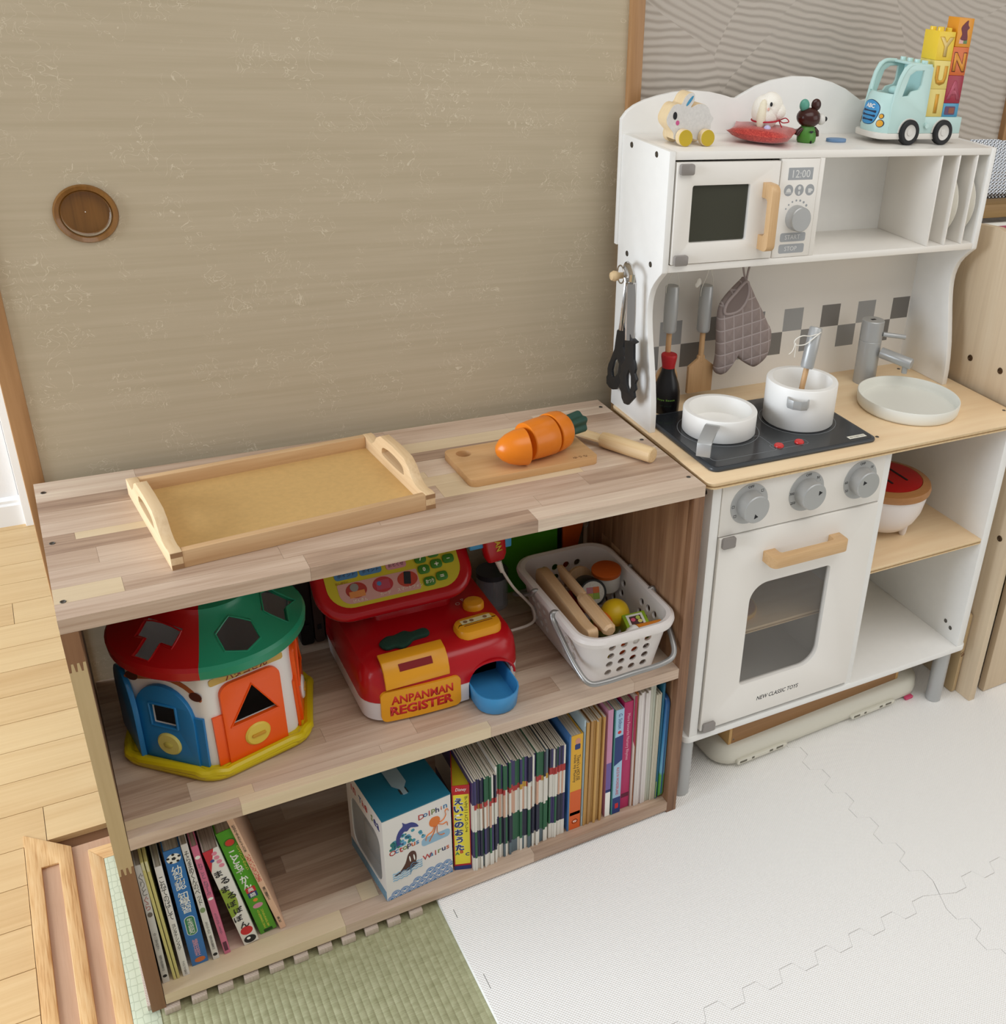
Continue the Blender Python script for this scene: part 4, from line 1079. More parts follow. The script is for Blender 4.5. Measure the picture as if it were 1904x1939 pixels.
# wooden rabbit on wheels
rw = wood('rabbit_wood', [(0, '#d9bd90'), (1, '#ecd8b2')], 'Z', grain=1.2, rnd=0.1, rough=0.45, world=False)
rabbit = [(0.0202, 0.9996), (0.0239, 1.0078), (0.0289, 1.0149), (0.0355, 1.0175), (0.0411, 1.0171), (0.046, 1.0258), (0.0524, 1.0309), (0.0593, 1.0305), (0.0601, 1.0224), (0.0553, 1.0132), (0.0656, 1.0174), (0.0752, 1.0175), (0.0827, 1.0129), (0.0867, 1.0052), (0.0915, 1.0), (0.0885, 0.9937), (0.0875, 0.9853), (0.0768, 0.9811), (0.0715, 0.9735), (0.0630, 0.9735), (0.0580, 0.9775), (0.0440, 0.9745), (0.0331, 0.9735), (0.0316, 0.9812), (0.0255, 0.9874), (0.0214, 0.9925)]
t = kthing('wooden_rabbit', 'white wooden rabbit on yellow wheels at the left end of the kitchen top', 'wooden toy', 0.0555, 0.221, TZ)
rp = smooth_poly([(x - 0.0555, z - TZ) for x, z in rabbit], 3)
part('body', MB().prism(rp, -0.0105, 0.012, axis='Y'), rw, t)
part('painted_side', MB().prism([(0.013 + (x - 0.013) * 0.99, 0.03 + (z - 0.03) * 0.99) for x, z in rp], -0.0112, -0.0104, axis='Y'), mat('rabbit_grey', '#d5d2ce', 0.7, var=0.06, vscale=300), t)
def ell(cx, cz, rx, rz, ang=0.0, n=20):
    return [(cx + rx * math.cos(q) * math.cos(ang) - rz * math.sin(q) * math.sin(ang), cz + rx * math.cos(q) * math.sin(ang) + rz * math.sin(q) * math.cos(ang)) for q in [2 * PI * i / n for i in range(n)]]
part('eye', MB().prism(ell(0.0325 - 0.0555, 1.0028 - TZ, 0.0030, 0.0048), -0.0116, -0.011, axis='Y'), black, t)
part('cheek', MB().prism(ell(0.0368 - 0.0555, 0.9941 - TZ, 0.0026, 0.0030), -0.0116, -0.011, axis='Y'), mat('cheek_pink', '#c8558a', 0.6), t)
part('ear_patch', MB().prism(ell(0.0533 - 0.0555, 1.0213 - TZ, 0.0018, 0.0080, R(-38)), -0.0116, -0.011, axis='Y'), mat('ear_blue', '#3f8fb5', 0.6), t)
wl = MB().lathe([(0.0001, -0.0045), (0.0102, -0.0045), (0.0108, -0.004), (0.0108, 0.004), (0.0102, 0.0045), (0.0001, 0.0045)], 28, M=Matrix.Rotation(PI / 2, 4, 'X')).mesh('wheel')
yw = mat('wheel_yellow', '#bfa321', 0.5)
for x in (-0.0105, 0.0235):
    for y in (-0.0165, 0.017):
        w = link('wheel', wl, rw, t, (x, y, 0.0108))
        part('wheel_face', MB().lathe([(0.0001, 0.0007), (0.0100, 0.0007), (0.0104, 0.0)], 28, M=Matrix.Rotation(PI / 2, 4, 'X') if y < 0 else Matrix.Rotation(-PI / 2, 4, 'X')), yw, w, loc=(0, -0.0045 if y < 0 else 0.0045, 0))
# red cushion and white dog charm
cu, nt, b = newmat('red_brocade')
if True:
    Lk = nt.links.new
    tc = N(nt, 'ShaderNodeTexCoord')
    n1 = N(nt, 'ShaderNodeTexNoise'); n1.inputs['Scale'].default_value = 260; n1.inputs['Detail'].default_value = 4; n1.inputs['Distortion'].default_value = 2.0; Lk(tc.outputs['Object'], n1.inputs['Vector'])
    cr = N(nt, 'ShaderNodeValToRGB')
    cr.color_ramp.elements[0].position = 0.42; cr.color_ramp.elements[0].color = lin('#a3140f')
    cr.color_ramp.elements[1].position = 0.66; cr.color_ramp.elements[1].color = lin('#cf4a3a')
    Lk(n1.outputs['Fac'], cr.inputs['Fac']); Lk(cr.outputs['Color'], b.inputs['Base Color']); b.inputs['Roughness'].default_value = 0.4; b.inputs['Sheen Weight'].default_value = 0.3
t = kthing('red_cushion', 'small red brocade cushion under the white toy dog', 'cushion', 0.188, 0.2320, TZ)
t.rotation_euler = (0, 0, KA + R(48))
mb = MB(); n = 14; vs = []; fs = []
for face in (0, 1):
    for i in range(n + 1):
        for j in range(n + 1):
            u, v = 2 * i / n - 1, 2 * j / n - 1
            puff = ((1 - u * u) * (1 - v * v)) ** 0.45
            pin = 1 - 0.13 * (1 - abs(u * v)) * (abs(u) ** 4 + abs(v) ** 4) * 0.5
            hz = 0.0130 + (0.0115 if face else -0.0130) * puff
            dip = -0.0030 * math.exp(-(u * u + v * v) * 4) if face else 0
            vs.append((0.0450 * u * pin, 0.0450 * v * pin, hz + dip + 0.004 * (abs(u * v) ** 3)))
m_ = (n + 1) ** 2
for i in range(n):
    for j in range(n):
        a = i * (n + 1) + j
        q = (a, a + n + 1, a + n + 2, a + 1)
        fs.append(tuple(reversed(q))); fs.append(tuple(x + m_ for x in q))
part('cover', mb.add(vs, fs), cu, t, angle=80)
fl_w = mat('felt_white', '#f2ede2', 0.95, bump=0.6, bscale=700)
t = kthing('felt_dog', 'round white felt dog with a red collar sitting on the red cushion', 'toy dog', 0.187, 0.229, TZ + 0.0175)
part('body', MB().ball((0, 0, 0.022), (0.0195, 0.0185, 0.0235), 28).ball((0.006, -0.004, 0.030), (0.017, 0.016, 0.0195), 24).ball((0.014, -0.011, 0.025), (0.011, 0.010, 0.011), 20), fl_w, t)
part('ear', MB().ball((-0.0135, -0.009, 0.019), (0.007, 0.0075, 0.020), 16), mat('felt_cream', '#e9e0c8', 0.95, bump=0.5, bscale=700), t, rot=(0, R(6), 0))
part('ear', MB().ball((0.021, 0.006, 0.020), (0.0055, 0.007, 0.015), 16), MATS['felt_cream'], t)
part('eye', MB().ball((-0.0045, -0.0190, 0.0350), (0.0021, 0.0016, 0.0030), 10), black, t)
part('eye', MB().ball((0.0185, -0.0120, 0.0330), (0.0016, 0.0016, 0.0022), 10), mat('felt_nose', '#b98f6e', 0.9), t)
part('cheek', MB().ball((-0.0075, -0.0178, 0.0285), (0.0022, 0.0010, 0.0022), 8), mat('felt_pink', '#e8b6a8', 0.9), t)
red_c = mat('red_string', '#b3142c', 0.7)
part('collar', MB().tube([(0.0195 * math.cos(a) + 0.001, 0.0188 * math.sin(a) - 0.001, 0.0125 + 0.002 * math.cos(a)) for a in [2 * PI * i / 40 for i in range(40)]], 0.0011, 8, closed=True), red_c, t)
part('bow', MB().tube(spline([(0.019, -0.008, 0.012), (0.026, -0.013, 0.0165), (0.031, -0.015, 0.012), (0.024, -0.0115, 0.010), (0.019, -0.009, 0.012), (0.021, -0.014, 0.004), (0.026, -0.018, -0.004)], 5), 0.0008, 6), red_c, t)
part('bell', MB().ball((-0.008, -0.0205, 0.0035), 0.0052, 16), mat('bell_lilac', '#bdb8dc', 0.2, coat=0.4), t)
# vinyl animal figure
brn = mat('figure_brown', '#3d1a14', 0.25); grn = mat('figure_green', '#4f8a35', 0.35); teal = mat('figure_teal', '#5a9f8c', 0.35)
t = kthing('vinyl_figure', 'small brown vinyl animal figure in green overalls with one teal ear', 'figurine', 0.2610, 0.2265, TZ, R(2))
t.scale = (1.28, 1.2, 1.03)
part('body', loft([[(0.011 * a_ * math.cos(q), 0.009 * a_ * math.sin(q), z) for q in [2 * PI * i / 20 for i in range(20)]] for a_, z in ((0.92, 0.0), (1.05, 0.002), (1.08, 0.008), (0.98, 0.014), (0.82, 0.0195), (0.70, 0.0220))]), grn, t, angle=60)
part('head', MB().ball((0, 0, 0.0325), (0.0145, 0.0130, 0.0130), 24), brn, t)
part('muzzle', MB().ball((0.0125, -0.0068, 0.0315), (0.0055, 0.0060, 0.0075), 16), mat('figure_white', '#dcdad4', 0.4), t)
part('nose', MB().ball((0.0160, -0.0105, 0.0325), (0.0022, 0.0025, 0.0032), 12), black, t)
part('ear', MB().ball((-0.0078, 0.0, 0.0480), (0.0066, 0.0035, 0.0085), 18), teal, t, label='teal ear')
part('ear', MB().ball((0.0085, 0.0, 0.0490), (0.0066, 0.0035, 0.0080), 18), brn, t)
part('arm', MB().tube([(-0.0085, -0.001, 0.0185), (-0.0125, -0.001, 0.0145), (-0.0150, -0.001, 0.0095)], [0.003, 0.0033, 0.0028], 12), brn, t)
part('arm', MB().tube([(0.0085, -0.001, 0.0185), (0.0125, -0.001, 0.0140), (0.0138, -0.001, 0.0080)], [0.003, 0.0033, 0.0028], 12), brn, t)
text('I♥U', black, t, (0.0005, -0.0094, 0.0150), (R(82), 0, 0), size=0.0032, width=0.0095, depth=0.0002)
part('leg_gap', MB().box(-0.0008, 0.0008, -0.0102, -0.0085, 0, 0.0035), black, t)
# blue stand
t = kthing('blue_stand', 'small flat blue oval plastic stand between the figure and the toy truck', 'stand', 0.3170, 0.2280, TZ, R(-6))
part('plinth', MB().prism(circ(0, 0, 0.0165, 36, 0.0085), 0, 0.0048), mat('stand_blue', '#6c8db3', 0.4), t, 0.001)
# ================================================================ toy truck with letter bricks
mint = mat('truck_mint', '#bcdad5', 0.25); mint_l = mat('truck_mint_inside', '#b4dcd8', 0.3)
offw = mat('truck_white', '#dedad2', 0.4); tyre = mat('tyre_black', '#141416', 0.55); hubm = mat('hub_white', '#d8d5cf', 0.4)
TX, TY = 0.4500, 0.2310
t = kthing('toy_truck', 'mint green toy truck carrying letter bricks at the right of the kitchen top', 'toy truck', TX, TY, TZ)
YN, YF = -0.031, 0.031      # near and far side
def tp(P): return [(x - TX, z - TZ) for x, z in P]
# chassis skirt, white: rounded nose
def plan(x0, x1, w, bul, n=8):
    pts = [(x1, -w), (x1, w)]
    for i in range(n + 1):
        a = PI / 2 + PI * i / n
        pts.append((x0 + bul + bul * math.cos(a) * (abs(math.cos(a)) ** 0.0), w * (abs(math.sin(a)) ** 0.55) * (1 if math.sin(a) >= 0 else -1)))
    return pts
part('bumper', MB().prism(plan(0.3700 - TX, 0.5330 - TX, 0.0315, 0.016), 0.0075, 0.0160), offw, t, 0.0012)
part('load_bed', MB().box(0.452 - TX, 0.5330 - TX, -0.0305, 0.0305, 0.0160, 0.0395), mint, t, 0.001)
# cab: side profile with a window, lofted as two side walls, nose, roof, back
cab_out = [(0.373, 0.9819), (0.4560, 0.9819), (0.4560, 1.0760), (0.4500, 1.0790), (0.4120, 1.0790), (0.4020, 1.0740), (0.3950, 1.0640), (0.3880, 1.0400), (0.3760, 1.0340)]
side_out = [(0.3890, 0.9819), (0.4580, 0.9819), (0.4580, 1.0060), (0.4580, 1.0735), (0.4520, 1.0775), (0.4160, 1.0775), (0.4050, 1.0725), (0.3980, 1.0600), (0.3925, 1.0400), (0.3890, 1.0200)]
win = [(0.4060, 1.0330), (0.4180, 1.0340), (0.4225, 1.0400), (0.4360, 1.0430), (0.4400, 1.0490), (0.4410, 1.0690), (0.4250, 1.0680), (0.4150, 1.0620)]
for y0, y1 in ((YN, YN + 0.004), (YF - 0.004, YF)):
    part('cab_side', MB().prism(tp(side_out), y0, y1, [tp(win)], axis='Y'), mint, t, 0.0008)
nose = [[(x0 - TX, y, z - TZ) for x0, y in [(xx + (0.018 * (abs(yy) / 0.031) ** 2.6), yy) for yy in [YN + 0.0005 + (YF - YN - 0.001) * i / 12 for i in range(13)]]] for xx, z in ((0.3720, 0.9819), (0.3715, 0.9900), (0.3735, 1.0050), (0.3765, 1.0200), (0.3795, 1.0300), (0.3840, 1.0352))]
vs = [p for r_ in nose for p in r_]; fs = []
for r_ in range(len(nose) - 1):
    for i in range(12):
        fs.append((r_ * 13 + i, r_ * 13 + i + 1, (r_ + 1) * 13 + i + 1, (r_ + 1) * 13 + i)[::-1])
# dashboard closing the nose towards the cab
k0 = len(vs)
for i in range(13):
    y = YN + 0.0005 + (YF - YN - 0.001) * i / 12
    vs.append((0.405 - TX, y, 1.0335 - TZ))
for i in range(12):
    fs.append(((len(nose) - 1) * 13 + i, (len(nose) - 1) * 13 + i + 1, k0 + i + 1, k0 + i)[::-1])
part('bonnet', MB().add(vs, fs), mint, t, angle=50)
part('cab_back', MB().box(0.4520 - TX, 0.4575 - TX, YN + 0.003, YF - 0.003, 0.016, 0.1090), mint_l, t)
part('roof', MB().box(0.4300 - TX, 0.4570 - TX, YN + 0.002, YF - 0.002, 0.1080, 0.1118), mint, t, 0.001)
for s_ in (-1, 1):   # windscreen pillars run over into the roof
    part('pillar', MB().tube(spline([(0.3955 - TX, s_ * 0.0280, 0.0690), (0.4000 - TX, s_ * 0.0285, 0.0900), (0.4080 - TX, s_ * 0.0285, 0.1040), (0.4180 - TX, s_ * 0.028, 0.1095), (0.4350 - TX, s_ * 0.0275, 0.1098)], 5), 0.0032, 10), mint, t)
part('seat_back', MB().ball((0.418 - TX, 0.0, 0.070), (0.008, 0.014, 0.008), 16), mint_l, t)
stud = MB().lathe([(0.0048, 0.0), (0.0048, 0.0042), (0.0044, 0.0047), (0.0001, 0.0047)], 18).mesh('stud')
for i, y in enumerate((-0.0235, -0.0080, 0.0080, 0.0235)):
    link('stud', stud, mint, t, (0.4450 - TX, y, 0.1116))
part('arch', MB().prism([(0.0205 * math.cos(R(a)), 0.0205 * math.sin(R(a))) for a in range(0, 181, 12)] + [(0.0185 * math.cos(R(a)), 0.0185 * math.sin(R(a))) for a in range(180, -1, -12)], YN - 0.0012, YN + 0.002, axis='Y'), offw, t, loc=(0.4275 - TX, 0, 0.017))
part('arch', MB().prism([(0.0205 * math.cos(R(a)), 0.0205 * math.sin(R(a))) for a in range(0, 181, 12)] + [(0.0185 * math.cos(R(a)), 0.0185 * math.sin(R(a))) for a in range(180, -1, -12)], YN - 0.0012, YN + 0.002, axis='Y'), offw, t, loc=(0.4945 - TX, 0, 0.017))
ty = MB().lathe([(0.0115, -0.0055), (0.0165, -0.0055), (0.0180, -0.0035), (0.0180, 0.0045), (0.0165, 0.0060), (0.0115, 0.0060)], 36, closed=True, M=Matrix.Rotation(PI / 2, 4, 'X')).mesh('tyre')
hb = MB().lathe([(0.0001, 0.0045), (0.0045, 0.0045), (0.0050, 0.0036), (0.0095, 0.0040), (0.0112, 0.0048), (0.0118, 0.0030), (0.0118, -0.004), (0.0001, -0.004)], 30, M=Matrix.Rotation(PI / 2, 4, 'X')).mesh('hub')
for x in (0.4275, 0.4945):
    for y, fl_ in ((YN - 0.0005, 0), (YF + 0.0005, PI)):
        w = link('tyre', ty, tyre, t, (x - TX, y, 0.0180), (0, 0, fl_))
        link('hub', hb, hubm, w)
part('tow_peg', MB().lathe([(0.0001, 0.003), (0.002, 0.003), (0.0035, 0.003), (0.0042, 0.0)], 16, M=Matrix.Rotation(PI / 2, 4, 'X')), mint, t, loc=(0.4610 - TX, YN, 0.0270))
# grille print and lamps follow the curved nose
def nose_pt(u, z):   # u across (-0.031..0.031), z height above the shelf
    zs_ = [(r_[0][2], 0.3720 if i == 0 else xx) for i, (r_, (xx, zz)) in enumerate(zip(nose, ((0.3720, 0), (0.3715, 0), (0.3735, 0), (0.3765, 0), (0.3795, 0), (0.3840, 0))))]
    for (za, xa), (zb, xb) in zip(zs_, zs_[1:]):
        if z <= zb or (zb, xb) == zs_[-1]:
            q = (z - za) / (zb - za); xx = xa + (xb - xa) * q
            break
    return Vector((xx - TX + 0.018 * (abs(u) / 0.031) ** 2.6, u, z))
def nose_print(poly, name, m, lift):
    vs = []
    for u, z in poly:
        p = nose_pt(u, z); p.x -= lift; vs.append(p)
    c = Vector((sum(v.x for v in vs) / len(vs), sum(v.y for v in vs) / len(vs), sum(v.z for v in vs) / len(vs)))
    cu_ = sum(u for u, z in poly) / len(poly); cz_ = sum(z for u, z in poly) / len(poly)
    cc = nose_pt(cu_, cz_); cc.x -= lift
    n_ = len(vs)
    mid_ = []
    for u, z in poly:
        p = nose_pt((u + cu_) / 2, (z + cz_) / 2); p.x -= lift; mid_.append(p)
    allv = vs + mid_ + [cc]
    fs = [(i, (i + 1) % n_, n_ + (i + 1) % n_, n_ + i) for i in range(n_)] + [(n_ + i, n_ + (i + 1) % n_, 2 * n_) for i in range(n_)]
    return part(name, MB().add(allv, fs), m, t)
navy = mat('print_navy', '#13294a', 0.4); gblue = mat('print_blue', '#3f93c9', 0.4); amber = mat('lamp_amber', '#e0a32d', 0.35)
gp = smooth_poly([(-0.011, 0.028), (-0.0165, 0.040), (-0.0150, 0.0525), (0, 0.0580), (0.0150, 0.0525), (0.0165, 0.040), (0.011, 0.028), (0, 0.0255)], 4)
nose_print([(u * 1.05, 0.0415 + (z - 0.0415) * 1.05) for u, z in gp], 'grille_edge', navy, 0.0003)
nose_print(gp, 'grille', gblue, 0.0006)
for zc, w in ((0.0435, 0.0135), (0.0375, 0.0135), (0.0315, 0.0110)):
    nose_print(rrect(-w, w, zc - 0.0017, zc + 0.0015, 0.001), 'grille_slot', navy, 0.0009)
for s_ in (-1, 1):
    nose_print(circ(s_ * 0.0215, 0.0285, 0.0048, 16, 0.0055), 'lamp_edge', navy, 0.0004); nose_print(circ(s_ * 0.0215, 0.0285, 0.0039, 16, 0.0046), 'lamp', amber, 0.0007)
    nose_print(circ(s_ * 0.0215, 0.0385, 0.0030, 14, 0.0036), 'lamp_edge', navy, 0.0004); nose_print(circ(s_ * 0.0215, 0.0385, 0.0023, 14, 0.0028), 'lamp', amber, 0.0007)
wht = mat('print_plain_white', '#f2f0ea', 0.5)
me = text_mesh('ABC', 0.0060, depth=0.0, width=0.0180, bold=0.03).copy(); me.materials.clear(); me.materials.append(wht)
for v in me.vertices:
    p = nose_pt(-v.co.x, 0.0505 + v.co.y); p.x -= 0.0010; v.co = p
link('lettering', me, wht, t)
# bricks
def brick(label, x, y, z, w, d, h, col, letter=None, lcol=None, edge=None, studs=True):
    b_ = kthing('toy_brick', label, 'toy brick', x + w / 2, y + d / 2, z, group='letter bricks on the truck')
    bm_ = mat('brick_' + col.strip('#'), col, 0.25)
    part('block', MB().box(-w / 2 + 0.0001, w / 2 - 0.0001, -d / 2 + 0.0001, d / 2 - 0.0001, 0.0, h), bm_, b_, 0.0005)
    if studs:
        for sy in ([0] if d < 0.02 else (-d / 4, d / 4)):
            for sx in (-w / 4, w / 4):
                so = link('stud', stud, bm_, b_, (sx, sy, h))
                so.material_slots[0].link = 'OBJECT'; so.material_slots[0].material = bm_
    if letter:
        lm = mat('letter_' + lcol.strip('#'), lcol, 0.4)
        em = mat('letteredge_' + edge.strip('#'), edge, 0.4)
        text(letter, em, b_, (0.0005, -d / 2 - 0.00005, h / 2 - 0.001), size=h * 0.70, bold=0.055, depth=0.00015)
        text(letter, lm, b_, (0.0005, -d / 2 - 0.0002, h / 2 - 0.001), size=h * 0.64, bold=0.03, depth=0.00015)
    return b_
BW, BH = 0.0318, 0.0388
stud2 = stud
x1 = 0.4590; x2 = x1 + BW + 0.0002; by = TY + YN + 0.0015; bz = TZ + 0.0397
# studs are only needed where a brick is uncovered
brick('pale yellow toy brick with the letter I, at the bottom of the front stack', x1, by, bz, BW, BW, BH, '#dcc873', 'I', '#d79b34', '#c9a23e', studs=False)
brick('pale yellow toy brick with the letter U, in the middle of the front stack', x1, by, bz + BH + 0.0002, BW, BW, BH, '#e3cf76', 'U', '#d79b34', '#c9a23e', studs=False)
brick('bright yellow toy brick with the letter Y, on top of the front stack', x1, by, bz + 2 * (BH + 0.0002), BW, BW, BH, '#e8c63c', 'Y', '#dcc07a', '#c99f34')
bb = brick('low blue toy brick with a truck print, at the bottom of the rear stack', x2, by, bz, BW, BW, 0.0192, '#4a94b8', studs=False)
part('print', MB().prism(rrect(-0.012, 0.009, 0.003, 0.0150, 0.002), -BW / 2 - 0.0002, -BW / 2 + 0.001, axis='Y'), mat('print_purple', '#5b3a5c', 0.4), bb)
part('print', MB().prism(rrect(-0.004, 0.007, 0.005, 0.0130, 0.001), -BW / 2 - 0.0004, -BW / 2 + 0.001, axis='Y'), mat('print_rust', '#8a4a35', 0.4), bb)
z_ = bz + 0.0194
brick('crimson toy brick with the letter A in the rear stack', x2, by, z_, BW, BW, BH, '#9c2b3e', 'A', '#b5586a', '#a84457', studs=False)
brick('orange toy brick with the letter N in the rear stack', x2, by, z_ + BH + 0.0002, BW, BW, BH, '#d2692f', 'N', '#dc9436', '#6a2c22', studs=False)
bt = brick('amber toy brick with a dark red print, topmost on the rear stack', x2 + 0.002, by, z_ + 2 * (BH + 0.0002), 0.0300, 0.024, BH, '#dd9428', studs=False)
part('print', MB().prism(smooth_poly([(-0.007, 0.010), (-0.005, 0.017), (-0.0085, 0.025), (-0.004, 0.031), (0.003, 0.036), (0.004, 0.030), (0.0075, 0.026), (0.004, 0.022), (0.0065, 0.013), (0.005, 0.009)], 3), -0.0123, -0.0115, axis='Y'), mat('print_maroon', '#6a2331', 0.4), bt)
part('print', MB().box(-0.0085, -0.0005, -0.0123, -0.0115, 0.0045, 0.0100), mat('print_rose', '#d9a9a0', 0.4), bt)
part('print', MB().box(-0.0005, 0.0070, -0.0123, -0.0115, 0.0045, 0.0100), mat('print_green', '#5f7d4a', 0.4), bt)
part('knob', MB().box(0.0150, 0.0185, -0.006, 0.004, 0.012, 0.026), MATS['brick_dd9428'], bt, 0.0012)

# ================================================================ tray, board, carrot and knife on the shelf top
ST = 0.5729
tray_w = wood('tray_wood', [(0.0, '#b58c60'), (0.5, '#c9a479'), (1.0, '#dcbd92')], 'X', grain=0.9, fine=0.7, rnd=0.25, rough=0.5, world=False)
tray_e = wood('tray_end_wood', [(0.0, '#c7a478'), (0.5, '#dec096'), (1.0, '#ead2ac')], 'Y', grain=0.9, fine=0.7, rnd=0.25, rough=0.5, world=False)
mdf = mat('tray_floor_board', '#c8a368', 0.6, var=0.05, vscale=160)
t = thing('wooden_tray', 'rectangular wooden tray with two cut-out handles on the shelf top', 'tray', (0.1086, 0.0505, ST), R(5.0))
TL, TD = 0.2930, 0.1960
part('floor_panel', MB().box(0.006, TL - 0.006, 0.004, TD - 0.004, 0.0, 0.0045), mdf, t)
part('long_side', MB().box(0.0118, TL - 0.0118, 0.0, 0.0095, 0.0, 0.0205), tray_w, t, 0.0008)
part('long_side', MB().box(0.0118, TL - 0.0118, TD - 0.0095, TD, 0.0, 0.0205), tray_w, t, 0.0008)
hump = [(0.0, 0.0), (TD, 0.0), (TD, 0.0205), (TD - 0.010, 0.0215), (TD - 0.020, 0.0195), (TD - 0.030, 0.0195), (TD - 0.040, 0.026), (TD - 0.049, 0.036), (TD - 0.062, 0.0430), (TD / 2, 0.0445),
        (0.062, 0.0430), (0.049, 0.036), (0.040, 0.026), (0.030, 0.0205), (0.018, 0.0195), (0.008, 0.0212), (0.0, 0.0205)]
hole_ = smooth_poly([(TD / 2 - 0.034, 0.022), (TD / 2 - 0.030, 0.0185), (TD / 2, 0.0175), (TD / 2 + 0.030, 0.0185), (TD / 2 + 0.034, 0.022), (TD / 2 + 0.028, 0.030), (TD / 2, 0.0335), (TD / 2 - 0.028, 0.030)], 4)
for x in (0.0, TL - 0.0118):
    part('end', MB().prism(hump, x, x + 0.0118, [hole_], axis='X'), tray_e, t, 0.0014, label='pale end piece with a cut-out handle')
for x in (0.0, TL - 0.0118):
    for z in (0.0005, 0.0145):
        part('joint', MB().box(x + 0.0003, x + 0.0120, -0.0003, 0.001, z, z + 0.0055), wood('joint_wood', [(0, '#8d6a48'), (1, '#a37d57')], 'X', rnd=0.1, world=False), t)
# cutting board
cb_w = wood('board_wood', [(0.0, '#b98a57'), (0.5, '#c99d6b'), (1.0, '#d5ad7d')], 'X', grain=0.8, fine=0.7, rnd=0.2, rough=0.45, world=False)
t = thing('cutting_board', 'small wooden cutting board with a round hole on the shelf top', 'cutting board', (0.458, 0.1085, ST), R(0.9))
part('board', MB().prism(rrect(0, 0.1815, 0, 0.0975, 0.010, 6), 0, 0.0102, [circ(0.0215, 0.0785, 0.0098, 24)]), cb_w, t, 0.0016)
text('ゆうな', mat('brand_burn', '#5a3a1e', 0.8), t, (0.158, 0.010, 0.01022), (0, 0, 0), size=0.0055, width=0.021, depth=0.0001)
# carrot of three cut pieces and a leaf top
car = mat('carrot_orange', '#dd7a17', 0.3, var=0.03, vscale=60); car_in = mat('carrot_cut', '#e8992f', 0.6); leaf = mat('carrot_leaf', '#23483c', 0.5)
t = thing('toy_carrot', 'orange wooden toy carrot cut into pieces on the cutting board', 'toy food', (0.503, 0.1330, ST + 0.0104), R(11))
RC = 0.0262
def along(prof, zc=RC):   # lathe about +X
    return MB().lathe(prof, 40, M=Matrix.Translation((0, 0, zc)) @ Matrix.Rotation(PI / 2, 4, 'Y'))
c1 = part('tip_piece', along([(0.0001, 0.0), (0.007, 0.002), (0.014, 0.008), (0.0195, 0.017), (0.0232, 0.028), (0.0246, 0.0395), (0.0240, 0.0405), (0.0001, 0.0405)], 0.0246), car, t, rot=(0, 0, R(-12)), loc=(-0.004, -0.002, 0))
c2 = part('middle_piece', along([(0.0001, 0.0), (0.0240, 0.0), (0.0252, 0.0012), (0.0265, 0.020), (0.0268, 0.0385), (0.0258, 0.040), (0.0001, 0.040)], 0.0268), car, t, rot=(0, 0, R(4)), loc=(0.0405, -0.0035, 0))
c3 = part('head_piece', along([(0.0001, 0.0), (0.0262, 0.0), (0.0272, 0.0012), (0.0272, 0.012), (0.0258, 0.021), (0.0215, 0.0265), (0.0001, 0.0275)], 0.0272), car, t, rot=(0, 0, R(10)), loc=(0.0815, 0.0005, 0))
lf = MB()
sec = []
for i in range(60):
    a = 2 * PI * i / 60
    sec.append((0.0128 * (1 + 0.16 * math.cos(5 * a)), a))
rings = []
for xx, k_ in ((0.0, 0.8), (0.002, 1.0), (0.032, 1.08), (0.0345, 1.02), (0.0352, 0.86)):
    rings.append([(xx, r_ * k_ * math.cos(a), 0.027 + r_ * k_ * math.sin(a)) for r_, a in sec])
part('leaves', loft(rings), leaf, t, rot=(0, 0, R(8)), loc=(0.1075, 0.0065, 0.0), label='dark green fluted leaf top')
for lo_, pa in (((0.0375, -0.0105, 0.0246), c1),):
    pass
# wooden knife
kn_w = wood('knife_wood', [(0.0, '#cda873'), (0.5, '#dcbf92'), (1.0, '#e8d1aa')], 'X', grain=1.2, fine=0.7, rnd=0.2, rough=0.5, world=False)
t = thing('toy_knife', 'wooden toy knife with a round handle behind the cutting board', 'toy knife', (0.7075, 0.0855, ST), R(118.5))
part('handle', MB().lathe([(0.0001, 0.0), (0.0098, 0.0), (0.0110, 0.0014), (0.0114, 0.03), (0.0112, 0.075), (0.0100, 0.083), (0.0001, 0.084)], 30, M=Matrix.Translation((0, 0, 0.0114)) @ Matrix.Rotation(PI / 2, 4, 'Y')), kn_w, t)
part('blade', MB().prism(smooth_poly([(0.080, -0.009), (0.130, -0.009), (0.160, -0.004), (0.172, 0.006), (0.150, 0.010), (0.080, 0.010)], 4), 0.0095, 0.0130), kn_w, t, 0.0008)
# ================================================================ toys on the middle board
MZ = 0.2786
def boolean_cut(me, cutter_mb, name):
    a = bpy.data.objects.new(name, me); C.objects.link(a)
    cm = cutter_mb.mesh('cutter', smooth=False)
    c = bpy.data.objects.new('cutter', cm); C.objects.link(c)
    md_ = a.modifiers.new('cut', 'BOOLEAN'); md_.operation = 'DIFFERENCE'; md_.object = c; md_.solver = 'EXACT'
    dg = bpy.context.evaluated_depsgraph_get()
    out = bpy.data.meshes.new_from_object(a.evaluated_get(dg))
    out.name = name
    C.objects.unlink(a); C.objects.unlink(c)
    bpy.data.objects.remove(a); bpy.data.objects.remove(c); bpy.data.meshes.remove(cm)
    out.materials.clear()
    bm = bmesh.new(); bm.from_mesh(out)
    for f in bm.faces: f.smooth = True
    for e in bm.edges:
        if len(e.link_faces) == 2 and e.calc_face_angle(0) > R(35): e.smooth = False
    bm.to_mesh(out); bm.free()
    return out

